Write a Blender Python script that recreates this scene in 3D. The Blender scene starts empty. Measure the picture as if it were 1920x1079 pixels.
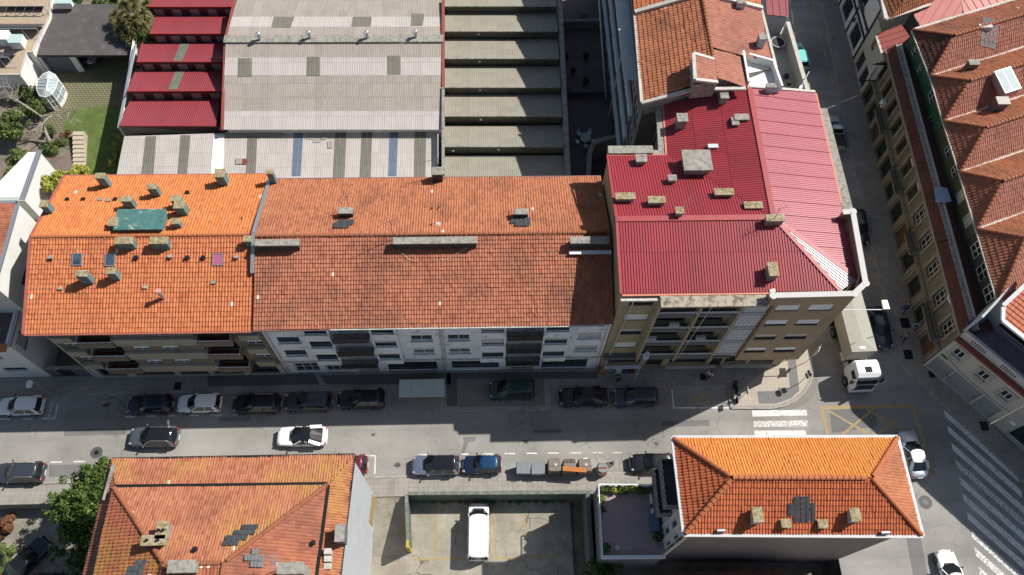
import bpy, bmesh, math, random
from mathutils import Vector, Matrix
R = random.Random(7)
rad = math.radians
sc = bpy.context.scene
COL = sc.collection
# ---------------------------------------------------------------- camera model (real place, metres; X along the street, Y across it)
CF, CX, CY, CH = 1535.0, 960.0, 539.5, 75.0
DN = Vector((920 - CX, 1305 - CY, CF)).normalized()
WZ = -DN
_y = Vector((870 - CX, -2540 - CY, CF)).normalized()
WY = (_y - WZ * _y.dot(WZ)).normalized()
WX = WY.cross(WZ)
def ray(px, py):
    d = Vector(((px - CX) / CF, (py - CY) / CF, 1.0))
    return Vector((d.dot(WX), d.dot(WY), d.dot(WZ)))
def P(px, py, h=0.0):
    d = ray(px, py); k = (h - CH) / d.z
    return Vector((d.x * k, d.y * k, h))
def XY(px, py, h=0.0):
    p = P(px, py, h); return (p.x, p.y)
def onY(px, py, Y):
    d = ray(px, py); k = Y / d.y
    return Vector((d.x * k, Y, CH + d.z * k))
# ---------------------------------------------------------------- mesh builder
class MB:
    def __init__(s): s.v = []; s.f = []; s.uv = {}
    def add(s, vs, fs):
        n = len(s.v); s.v += [tuple(v) for v in vs]; s.f += [tuple(i + n for i in f) for f in fs]; return s
    def poly(s, pts): return s.add(pts, [tuple(range(len(pts)))])
    def box(s, x0, x1, y0, y1, z0, z1, M=None):
        vs = [Vector((x, y, z)) for z in (z0, z1) for y in (y0, y1) for x in (x0, x1)]
        if M: vs = [M @ v for v in vs]
        return s.add(vs, [(0, 2, 3, 1), (4, 5, 7, 6), (0, 1, 5, 4), (2, 6, 7, 3), (0, 4, 6, 2), (1, 3, 7, 5)])
    def prism(s, pts, z0, z1):
        n = len(pts)
        vs = [(p[0], p[1], z0) for p in pts] + [(p[0], p[1], z1) for p in pts]
        return s.add(vs, [tuple(range(n))[::-1], tuple(range(n, 2 * n))] + [(i, (i + 1) % n, n + (i + 1) % n, n + i) for i in range(n)])
    def slab(s, pts3, t):
        n = len(pts3)
        vs = [Vector(p) - Vector((0, 0, t)) for p in pts3] + [Vector(p) for p in pts3]
        return s.add(vs, [tuple(range(n))[::-1], tuple(range(n, 2 * n))] + [(i, (i + 1) % n, n + (i + 1) % n, n + i) for i in range(n)])
    def bar(s, a, b, w, h, up=Vector((0, 0, 1))):
        a = Vector(a); b = Vector(b); d = (b - a)
        if d.length < 1e-6: return s
        d.normalize(); sd = d.cross(up)
        if sd.length < 1e-4: sd = Vector((1, 0, 0))
        sd.normalize(); u = sd.cross(d)
        vs = [p + sd * (w / 2) * i + u * (h / 2) * j for p in (a, b) for i, j in ((-1, -1), (1, -1), (1, 1), (-1, 1))]
        return s.add(vs, [(3, 2, 1, 0), (4, 5, 6, 7), (0, 1, 5, 4), (1, 2, 6, 5), (2, 3, 7, 6), (3, 0, 4, 7)])
    def tube(s, path, r, n=8, r2=None):
        path = [Vector(p) for p in path]; rs = r if isinstance(r, (list, tuple)) else [r + ((r2 if r2 is not None else r) - r) * i / max(1, len(path) - 1) for i in range(len(path))]
        vs = []; fs = []
        for i, p in enumerate(path):
            d = (path[min(i + 1, len(path) - 1)] - path[max(i - 1, 0)]).normalized()
            a = d.cross(Vector((0, 0, 1))) if abs(d.z) < .95 else d.cross(Vector((0, 1, 0)))
            a.normalize(); b = d.cross(a)
            for k in range(n):
                t = 2 * math.pi * k / n; vs.append(p + a * math.cos(t) * rs[i] + b * math.sin(t) * rs[i])
        for i in range(len(path) - 1):
            for k in range(n):
                fs.append((i * n + k, i * n + (k + 1) % n, (i + 1) * n + (k + 1) % n, (i + 1) * n + k))
        fs.append(tuple(range(n))[::-1]); fs.append(tuple(range((len(path) - 1) * n, len(path) * n)))
        return s.add(vs, fs)
    def cyl(s, c, r, h, n=16, axis='z', r2=None):
        c = Vector(c); d = {'z': Vector((0, 0, 1)), 'x': Vector((1, 0, 0)), 'y': Vector((0, 1, 0))}[axis]
        return s.tube([c, c + d * h], r, n, r2)
    def ball(s, c, r, sx=1, sy=1, sz=1, nu=12, nv=7):
        c = Vector(c); vs = [c + Vector((0, 0, -r * sz))]; fs = []
        for j in range(1, nv):
            t = -math.pi / 2 + math.pi * j / nv
            for i in range(nu):
                a = 2 * math.pi * i / nu
                vs.append(c + Vector((r * sx * math.cos(t) * math.cos(a), r * sy * math.cos(t) * math.sin(a), r * sz * math.sin(t))))
        vs.append(c + Vector((0, 0, r * sz))); top = len(vs) - 1
        for i in range(nu):
            fs.append((0, 1 + (i + 1) % nu, 1 + i)); fs.append((top, 1 + (nv - 2) * nu + i, 1 + (nv - 2) * nu + (i + 1) % nu))
            for j in range(nv - 2):
                a = 1 + j * nu + i; b = 1 + j * nu + (i + 1) % nu; fs.append((a, b, b + nu, a + nu))
        return s.add(vs, fs)
    def build(s, name, mat, parent=None, smooth=False, origin=None, fix=True, subsurf=0, bevel=0, uv=None):
        org = wpos(parent) if parent is not None else (Vector(origin) if origin is not None else Vector((0, 0, 0)))
        me = bpy.data.meshes.new(name)
        me.from_pydata([tuple(Vector(v) - org) for v in s.v], [], s.f)
        if fix:
            bm = bmesh.new(); bm.from_mesh(me); bmesh.ops.recalc_face_normals(bm, faces=bm.faces); bm.to_mesh(me); bm.free()
        me.update(); return obj(name, me, mat, parent, smooth, org if parent is None else None, subsurf, bevel)
def wpos(o):
    v = Vector((0, 0, 0))
    while o is not None:
        v = v + o.location; o = o.parent
    return v
def obj(name, me, mat, parent=None, smooth=False, loc=None, subsurf=0, bevel=0):
    o = bpy.data.objects.new(name, me); COL.objects.link(o)
    if mat is not None: me.materials.append(mat)
    if smooth: me.polygons.foreach_set('use_smooth', [True] * len(me.polygons))
    if parent is not None: o.parent = parent
    if loc is not None: o.location = loc
    if bevel:
        m = o.modifiers.new('bevel', 'BEVEL'); m.width = bevel; m.segments = 2; m.limit_method = 'ANGLE'
    if subsurf:
        m = o.modifiers.new('sub', 'SUBSURF'); m.levels = subsurf; m.render_levels = subsurf
    return o
def thing(name, label, cat, loc=(0, 0, 0), rotz=0, group=None):
    o = bpy.data.objects.new(name, None); COL.objects.link(o); o.empty_display_size = .5
    o.location = Vector(loc) if len(loc) == 3 else Vector((loc[0], loc[1], 0)); o.rotation_euler = (0, 0, rotz)
    return tag(o, label, cat, group)
def tag(o, label=None, cat=None, group=None, kind=None):
    if label: o['label'] = label
    if cat: o['category'] = cat
    if group: o['group'] = group
    if kind: o['kind'] = kind
    return o
def struct(name, mb, mat, **k): return tag(mb.build(name, mat, **k), kind='structure')
def copy_tree(o, parent=None):
    c = o.copy(); COL.objects.link(c); c.parent = parent
    for ch in list(o.children): copy_tree(ch, c)
    return c
# ---------------------------------------------------------------- materials
def lin(c):
    return tuple((x / 12.92 if x <= .04045 else ((x + .055) / 1.055) ** 2.4) for x in c)
class T:
    def __init__(s, name):
        s.m = bpy.data.materials.new(name); s.m.use_nodes = True; s.t = s.m.node_tree; s.n = s.t.nodes
        s.b = s.n['Principled BSDF']
    def N(s, typ, ins={}, **kw):
        n = s.n.new('ShaderNode' + typ)
        for k, v in kw.items(): setattr(n, k, v)
        for k, v in ins.items():
            if isinstance(v, bpy.types.NodeSocket): s.t.links.new(v, n.inputs[k])
            else: n.inputs[k].default_value = v
        return n
    def L(s, a, b): s.t.links.new(a, b)
    def noise(s, vec, scale, detail=5, rough=.6):
        return s.N('TexNoise', {'Vector': vec, 'Scale': scale, 'Detail': detail, 'Roughness': rough}).outputs['Fac']
    def ramp(s, fac, lo, hi):
        return s.N('MapRange', {'Value': fac, 'From Min': lo, 'From Max': hi}).outputs['Result']
    def mix(s, fac, a, b, blend='MIX'):
        n = s.n.new('ShaderNodeMix'); n.data_type = 'RGBA'; n.blend_type = blend
        for i, v in ((0, fac), (6, a), (7, b)):
            if isinstance(v, bpy.types.NodeSocket): s.L(v, n.inputs[i])
            elif i == 0: n.inputs[0].default_value = v
            else: n.inputs[i].default_value = tuple(v)[:3] + (1,)
        return n.outputs[2]
    def math(s, op, a, b=0.0):
        return s.N('Math', {0: a, 1: b}, operation=op).outputs[0]
    def obj(s): return s.N('TexCoord').outputs['Object']
    def out(s, col=None, rough=None, bump=None, bs=.3, bd=.02, **k):
        if col is not None:
            if isinstance(col, bpy.types.NodeSocket): s.L(col, s.b.inputs['Base Color'])
            else: s.b.inputs['Base Color'].default_value = tuple(col)[:3] + (1,)
        if rough is not None:
            if isinstance(rough, bpy.types.NodeSocket): s.L(rough, s.b.inputs['Roughness'])
            else: s.b.inputs['Roughness'].default_value = rough
        if bump is not None:
            n = s.N('Bump', {'Height': bump, 'Strength': bs, 'Distance': bd}); s.L(n.outputs[0], s.b.inputs['Normal'])
        for kk, v in k.items(): s.b.inputs[kk.replace('_', ' ')].default_value = v
        return s.m
def sc3(c, k): return tuple(max(0, x * k) for x in c)
def plain(name, col, rough=.6, metal=0.0, var=.12, scale=1.2, dirt=None, bump=0, bscale=25, coat=0):
    t = T(name); v = t.obj()
    n1 = t.noise(v, scale, 6, .65)
    c = t.mix(t.ramp(n1, .3, .7), sc3(col, 1 - var), sc3(col, 1 + var))
    if dirt:
        dc, ds, lo, hi = dirt
        c = t.mix(t.ramp(t.noise(v, ds, 8, .7), lo, hi), c, dc)
    k = {}
    if bump: k = dict(bump=t.noise(v, bscale, 4), bs=bump)
    m = t.out(c, rough, Metallic=metal, **k)
    if coat: t.b.inputs['Coat Weight'].default_value = coat; t.b.inputs['Coat Roughness'].default_value = .05
    return m
def flat(name, col, rough=.5, metal=0.0, coat=0, **k):
    t = T(name); m = t.out(col, rough, Metallic=metal, **k)
    if coat: t.b.inputs['Coat Weight'].default_value = coat; t.b.inputs['Coat Roughness'].default_value = .04
    return m
def tile_mat(name, cols, dark, lo=.5, hi=.75, scale=.35, lichen=None, pale=.9975, rough=.85):
    t = T(name); uv = t.N('UVMap').outputs[0]; sp = t.N('SeparateXYZ', {0: uv})
    fl = t.N('CombineXYZ', {0: t.math('FLOOR', sp.outputs[0]), 1: t.math('FLOOR', sp.outputs[1])}).outputs[0]
    wn = t.N('TexWhiteNoise', {'Vector': fl}, noise_dimensions='3D')
    r = wn.outputs['Value']
    c = t.mix(t.ramp(r, 0, .5), cols[0], cols[1]); c = t.mix(t.ramp(r, .55, 1), c, cols[2])
    v = t.obj()
    d = t.math('MULTIPLY', t.ramp(t.noise(v, scale, 8, .7), lo, hi), .85)
    c = t.mix(d, c, dark)
    streak = t.noise(t.N('Mapping', {'Vector': uv, 'Scale': (.9, .06, 1)}).outputs[0], 1.0, 4)
    c = t.mix(t.math('MULTIPLY', t.ramp(streak, .5, .8), .3), c, dark)
    fine = t.noise(v, 9, 5, .7); c = t.mix(t.math('MULTIPLY', t.ramp(fine, .58, .75), .25), c, dark)
    if lichen:
        lc, ls, l0, l1 = lichen
        m = t.math('MULTIPLY', t.ramp(t.noise(v, ls, 3), l0, l1), t.ramp(t.noise(v, 5, 6, .8), .42, .6))
        c = t.mix(m, c, lc)
    c = t.mix(t.math('GREATER_THAN', wn.outputs['Value'], pale), c, (.62, .5, .42))
    return t.out(c, rough)
def slab_mat(name, c1, c2, mortar, scale=1.0, bw=.6, bh=.6, ms=.02, stain=(.1, .09, .08), off=.5, rough=.85, lo=.5, hi=.8, rot=0):
    t = T(name); v = t.N('Mapping', {'Vector': t.obj(), 'Rotation': (0, 0, rot)}).outputs[0]
    b = t.N('TexBrick', {'Vector': v, 'Color1': c1 + (1,), 'Color2': c2 + (1,), 'Mortar': mortar + (1,), 'Scale': scale, 'Mortar Size': ms, 'Brick Width': bw, 'Row Height': bh}, offset=off)
    c = t.mix(t.math('MULTIPLY', t.ramp(t.noise(v, .6, 8, .7), lo, hi), .6), b.outputs['Color'], stain)
    c = t.mix(t.math('MULTIPLY', t.ramp(t.noise(v, 4, 6, .7), .5, .8), .35), c, stain)
    return t.out(c, rough, bump=b.outputs['Fac'], bs=-.2)
def asphalt_mat(name, base, patch=.35, crack=.75, var=.27):
    t = T(name); v = t.obj()
    n = t.noise(v, .16, 8, .6); c = t.mix(t.ramp(n, .32, .68), sc3(base, 1 - var), sc3(base, 1 + var))
    # wheel wear along the street
    w = t.N('TexNoise', {'Vector': t.N('Mapping', {'Vector': v, 'Scale': (.02, .55, 1)}).outputs[0], 'Scale': 1.0, 'Detail': 3}).outputs['Fac']
    c = t.mix(t.math('MULTIPLY', t.ramp(w, .45, .7), .45), c, sc3(base, .55))
    # repair patches
    vo = t.N('TexVoronoi', {'Vector': t.N('Mapping', {'Vector': v, 'Scale': (.09, .22, 1)}).outputs[0], 'Scale': 1.0}, distance='CHEBYCHEV')
    pm = t.math('GREATER_THAN', t.N('SeparateXYZ', {0: vo.outputs['Color']}).outputs[0], .8)
    c = t.mix(t.math('MULTIPLY', pm, patch), c, sc3(base, .6))
    # cracks
    vv = t.N('Mapping', {'Vector': t.N('VectorMath', {0: v, 1: t.N('TexNoise', {'Vector': v, 'Scale': .8, 'Detail': 5}).outputs['Color']}, operation='ADD').outputs[0]}).outputs[0]
    ve = t.N('TexVoronoi', {'Vector': vv, 'Scale': .45}, feature='DISTANCE_TO_EDGE')
    cm = t.math('MULTIPLY', t.math('LESS_THAN', ve.outputs['Distance'], .009), t.ramp(t.noise(v, .25, 3), .5, .58))
    c = t.mix(t.math('MULTIPLY', cm, crack), c, sc3(base, .3))
    g = t.noise(v, 30, 3, .8); c = t.mix(t.math('MULTIPLY', t.ramp(g, .4, .75), .3), c, sc3(base, 1.45))
    sp = t.noise(v, 2.3, 8, .8); c = t.mix(t.math('MULTIPLY', t.ramp(sp, .62, .8), .5), c, sc3(base, .5))
    return t.out(c, .9, bump=g, bs=.25)
def paint_mat(name, col, under, lo=.52, hi=.6, scale=3.5):
    t = T(name); v = t.obj(); n = t.noise(v, scale, 8, .75)
    c = t.mix(t.ramp(t.noise(v, .9, 3), .3, .7), col, sc3(col, .8))
    return t.out(t.mix(t.math('MULTIPLY', t.ramp(n, lo, hi), .9), c, under), .8)
def leaf_mat(name, a, b, c=None):
    t = T(name); r = t.N('NewGeometry').outputs['Random Per Island']
    col = t.mix(t.ramp(r, 0, .7), a, b)
    if c: col = t.mix(t.ramp(r, .75, 1), col, c)
    m = t.out(col, .6); t.b.inputs['Specular IOR Level'].default_value = .25
    t.b.inputs['Transmission Weight'].default_value = 0
    return m
def glass_mat(name, col=(.02, .025, .03), rough=.06):
    t = T(name); v = t.obj()
    return t.out(t.mix(t.ramp(t.noise(v, .7, 2), .35, .65), sc3(col, .6), sc3(col, 1.5)), rough, Specular_IOR_Level=.7)
def corr_mat(name, col, rough=.4, dirt=(.12, .1, .09), lo=.58, hi=.8, var=.1, metal=0.0, sheet=None):
    t = T(name); v = t.obj(); uv = t.N('UVMap').outputs[0]; sp = t.N('SeparateXYZ', {0: uv})
    fl = t.N('CombineXYZ', {0: t.math('FLOOR', t.math('DIVIDE', sp.outputs[0], sheet or 6.0)), 1: t.math('FLOOR', sp.outputs[1])}).outputs[0]
    r = t.N('TexWhiteNoise', {'Vector': fl}).outputs['Value']
    c = t.mix(r, sc3(col, 1 - var), sc3(col, 1 + var))
    c = t.mix(t.math('MULTIPLY', t.ramp(t.noise(v, .5, 8, .75), lo, hi), .6), c, dirt)
    st = t.noise(t.N('Mapping', {'Vector': uv, 'Scale': (.35, .25, 1)}).outputs[0], 2.0, 5)
    c = t.mix(t.math('MULTIPLY', t.ramp(st, .48, .78), .5), c, dirt)
    return t.out(c, rough, Metallic=metal)
# ---------------------------------------------------------------- roofs: real tile / sheet relief clipped to a planar polygon
PROF = {
 'tile': [(0, .1), (.22, .8), (.45, 1.0), (.68, .75), (.86, .1)],
 'corr': [(0, 0), (.3, 1), (.6, 1), (.85, 0)],
 'flatseam': [(0, 1), (.12, 1), (.16, 0), (.96, 0)],
}
def roof_sheet(name, polys, mat, parent, kind='tile', tw=.25, tl=.38, amp=.05, step=.035, sag=.02, seed=1, every=0, jit=.009):
    rr = random.Random(seed); me = bpy.data.meshes.new(name); bmall = bmesh.new(); uvall = bmall.loops.layers.uv.new('UVMap')
    org = wpos(parent); prof = PROF[kind]
    for poly in polys:
        pts = [Vector(p) for p in poly]; c = sum(pts, Vector()) / len(pts)
        nr = Vector((0, 0, 0))
        for i in range(len(pts)):
            a, b = pts[i], pts[(i + 1) % len(pts)]; nr += (a - c).cross(b - c)
        nr.normalize()
        if nr.z < 0: nr = -nr
        up = Vector((0, 0, 1)); vdir = up - nr * up.dot(nr)
        if vdir.length < 1e-3: vdir = Vector((0, 1, 0))
        vdir.normalize(); udir = vdir.cross(nr).normalized()
        us = [(p - c).dot(udir) for p in pts]; vs = [(p - c).dot(vdir) for p in pts]
        u0, u1, v0, v1 = min(us), max(us), min(vs), max(vs)
        nu = int((u1 - u0) / tw) + 2; nv = int((v1 - v0) / tl) + 2
        V = []; F = []; UV = []
        ulist = [(i + q, h) for i in range(nu) for q, h in prof]
        W = len(ulist); ph = rr.random() * 9
        if kind != 'tile': jit = 0
        for j in range(nv):
            J = [rr.gauss(0, jit) + (rr.uniform(.01, .04) if jit and rr.random() < .012 else 0) for _ in range(nu + 2)]; jv = rr.gauss(0, jit * 1.2); Jv = [jv + rr.gauss(0, jit * .8) for _ in range(nu + 2)]
            for e in (0, 1):
                for (q, h) in ulist:
                    qi = int(q); uu = u0 + q * tw; vv = v0 + (j + e) * tl + (Jv[qi] if e == 0 else 0)
                    z = amp * h + (step if e == 0 else 0.0) + J[qi] + (amp * 1.6 if every and qi % every == 0 and h > .5 else 0) + sag * (math.sin(uu * .9 + ph) * .5 + math.sin(vv * 1.7 + uu * .31 + ph * 2) * .5)
                    V.append(c + udir * uu + vdir * vv + nr * z); UV.append((q, j + e * .98 + .01))
        for j in range(nv * 2 - 1):
            for i in range(W - 1):
                a = j * W + i; F.append((a, a + 1, a + W + 1, a + W))
        bm = bmesh.new(); bv = [bm.verts.new(v) for v in V]; ul = bm.loops.layers.uv.new('UVMap')
        for f in F:
            bf = bm.faces.new([bv[i] for i in f])
            for l, i in zip(bf.loops, f): l[ul].uv = UV[i]
        cc = c
        for i in range(len(pts)):
            a, b = pts[i], pts[(i + 1) % len(pts)]; en = (b - a).cross(nr)
            if en.length < 1e-6: continue
            en.normalize()
            if (cc - a).dot(en) > 0: en = -en
            bmesh.ops.bisect_plane(bm, geom=bm.verts[:] + bm.edges[:] + bm.faces[:], plane_co=a, plane_no=en, clear_outer=True)
        tmp = bpy.data.meshes.new('tmp'); bm.to_mesh(tmp); bm.free(); bmall.from_mesh(tmp); bpy.data.meshes.remove(tmp)
    for v in bmall.verts: v.co -= org
    bmall.to_mesh(me); bmall.free(); me.update()
    return obj(name, me, mat, parent)
def ridge_tiles(paths, mat, parent, r=.13, tl=.42, name='ridge_tiles'):
    mb = MB()
    for a, b in paths:
        a = Vector(a); b = Vector(b); d = b - a; n = max(1, int(d.length / tl)); d.normalize()
        sd = d.cross(Vector((0, 0, 1))).normalized(); up = sd.cross(d)
        for i in range(n):
            p = a + d * tl * i; q = p + d * tl * 1.06
            rr = [r * 1.12, r * .92]; vs = []
            for k, pp in enumerate((p, q)):
                for t in range(6):
                    an = math.pi * t / 5; vs.append(pp + sd * math.cos(an) * rr[k] * 1.15 + up * (math.sin(an) * rr[k] + .02 * (1 - k)))
            mb.add(vs, [(t, t + 1, t + 7, t + 6) for t in range(5)] + [(0, 1, 2, 3, 4, 5)])
    return mb.build(name, mat, parent, fix=False)
# ---------------------------------------------------------------- walls with real openings, windows
class Fr:
    def __init__(s, O, U, up=None):
        s.O = Vector(O) if len(O) == 3 else Vector((O[0], O[1], 0)); s.U = Vector((U[0], U[1], 0)).normalized(); s.N = Vector((s.U.y, -s.U.x, 0))
    def p(s, u, z, d=0.0): return s.O + s.U * u + s.N * d + Vector((0, 0, z))
    def hit(s, px, py, d=0.0):
        rd = ray(px, py); o = s.O + s.N * d; C = Vector((0, 0, CH)); k = (o - C).dot(s.N) / rd.dot(s.N)
        q = C + rd * k; return ((q - s.O).dot(s.U), q.z - s.O.z)
    def box(s, mb, u0, u1, z0, z1, d0, d1):
        vs = [s.p(u, z, d) for z in (z0, z1) for d in (d1, d0) for u in (u0, u1)]
        mb.add(vs, [(0, 2, 3, 1), (4, 5, 7, 6), (0, 1, 5, 4), (2, 6, 7, 3), (0, 4, 6, 2), (1, 3, 7, 5)])
def wall_face(mb, F, L, z0, z1, ops=(), depth=.2):
    ops = [(max(.02, a), min(L - .02, b), max(z0 + .01, c), min(z1 - .01, d)) for a, b, c, d in ops]
    us = sorted({0, L} | {o[0] for o in ops} | {o[1] for o in ops}); zs = sorted({z0, z1} | {o[2] for o in ops} | {o[3] for o in ops})
    for i in range(len(us) - 1):
        for j in range(len(zs) - 1):
            um, zm = (us[i] + us[i + 1]) / 2, (zs[j] + zs[j + 1]) / 2
            if any(o[0] < um < o[1] and o[2] < zm < o[3] for o in ops): continue
            mb.poly([F.p(us[i], zs[j]), F.p(us[i + 1], zs[j]), F.p(us[i + 1], zs[j + 1]), F.p(us[i], zs[j + 1])])
    for a, b, c, d in ops:
        mb.poly([F.p(a, c), F.p(a, d), F.p(a, d, -depth), F.p(a, c, -depth)]); mb.poly([F.p(b, d), F.p(b, c), F.p(b, c, -depth), F.p(b, d, -depth)])
        mb.poly([F.p(a, d), F.p(b, d), F.p(b, d, -depth), F.p(a, d, -depth)]); mb.poly([F.p(b, c), F.p(a, c), F.p(a, c, -depth), F.p(b, c, -depth)])
def walls(parent, pts, z0, z1, mat, ops={}, name='wall', depth=.2, tops=None, skip=(), cap=True):
    """CCW footprint; ops[i] are openings of edge i; returns frames"""
    mb = MB(); Fs = []
    n = len(pts)
    for i in range(n):
        a, b = Vector(pts[i][:2]), Vector(pts[(i + 1) % n][:2]); F = Fr((a.x, a.y, 0), (b - a)); Fs.append(F)
        if i in skip: continue
        wall_face(mb, F, (b - a).length, z0, z1, ops.get(i, ()), depth)
    if cap: mb.poly([(p[0], p[1], z1 - .02) for p in pts])
    w = mb.build(name, mat, parent, fix=False)
    return w, Fs
def win(parent, F, op, fm, gm, nx=2, ny=1, d=-.12, fw=.06, shutter=0, sm=None, name='window', sill=None, seed=0):
    u0, u1, z0, z1 = op; mb = MB(); t = .06
    F.box(mb, u0, u1, z0, z0 + fw, d - t, d); F.box(mb, u0, u1, z1 - fw, z1, d - t, d)
    F.box(mb, u0, u0 + fw, z0 + fw, z1 - fw, d - t, d); F.box(mb, u1 - fw, u1, z0 + fw, z1 - fw, d - t, d)
    for i in range(1, nx):
        u = u0 + (u1 - u0) * i / nx; F.box(mb, u - fw / 2, u + fw / 2, z0 + fw, z1 - fw, d - t, d - .004)
    for j in range(1, ny):
        z = z0 + (z1 - z0) * j / ny; F.box(mb, u0 + fw, u1 - fw, z - fw / 2, z + fw / 2, d - t, d - .008)
    w = mb.build(name, fm, parent)
    g = MB(); F.box(g, u0 + .01, u1 - .01, z0 + .01, z1 - .01, d - t - .03, d - t + .015); g.build('pane', gm, w)
    if shutter:
        s = MB(); zt = z1 - (z1 - z0) * shutter; n = max(2, int((z1 - zt) / .09)); h = (z1 - .01 - zt) / n
        for k in range(n): F.box(s, u0 + .03, u1 - .03, zt + h * k, zt + h * (k + .93), d + .003, d + .035)
        s.build('shutter', sm, w)
    if sill is not None:
        s = MB(); F.box(s, u0 - .08, u1 + .08, z0 - .09, z0 - .012, -.1, .09); s.build('sill', sill, w)
    return w
def door(parent, F, op, mat, fm=None, d=-.14, name='door', panels=2):
    u0, u1, z0, z1 = op; mb = MB(); F.box(mb, u0 + .01, u1 - .01, z0 + .01, z1 - .01, d - .06, d)
    for k in range(panels):
        a = u0 + (u1 - u0) * (k + .12) / panels; b = u0 + (u1 - u0) * (k + .88) / panels
        F.box(mb, a, b, z0 + .2, z1 - .2, d + .002, d + .02)
    o = mb.build(name, mat, parent)
    if fm:
        f = MB(); F.box(f, u1 - .18, u1 - .12, z0 + .95, z0 + 1.15, d + .024, d + .07); f.build('handle', fm, o)
    return o
def chimney(parent, c, sx, sy, z0, z1, m, capm, cap=.12, capo=.1, rot=0, pots=0, potm=None):
    M = Matrix.Translation(Vector((c[0], c[1], 0))) @ Matrix.Rotation(rot, 4, 'Z')
    mb = MB(); mb.box(-sx / 2, sx / 2, -sy / 2, sy / 2, z0, z1, M); o = mb.build('chimney', m, parent)
    k = MB(); k.box(-sx / 2 - capo, sx / 2 + capo, -sy / 2 - capo, sy / 2 + capo, z1 + .003, z1 + cap, M)
    k.build('chimney_cap', capm, o, bevel=.02)
    if pots:
        q = MB()
        for i in range(pots):
            q.cyl(M @ Vector((sx * (.5 * (i + .5) * 2 / pots - .5), 0, z1 + cap + .003)), .09, .22, 10)
        q.build('chimney_pot', potm, o)
    return o
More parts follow.
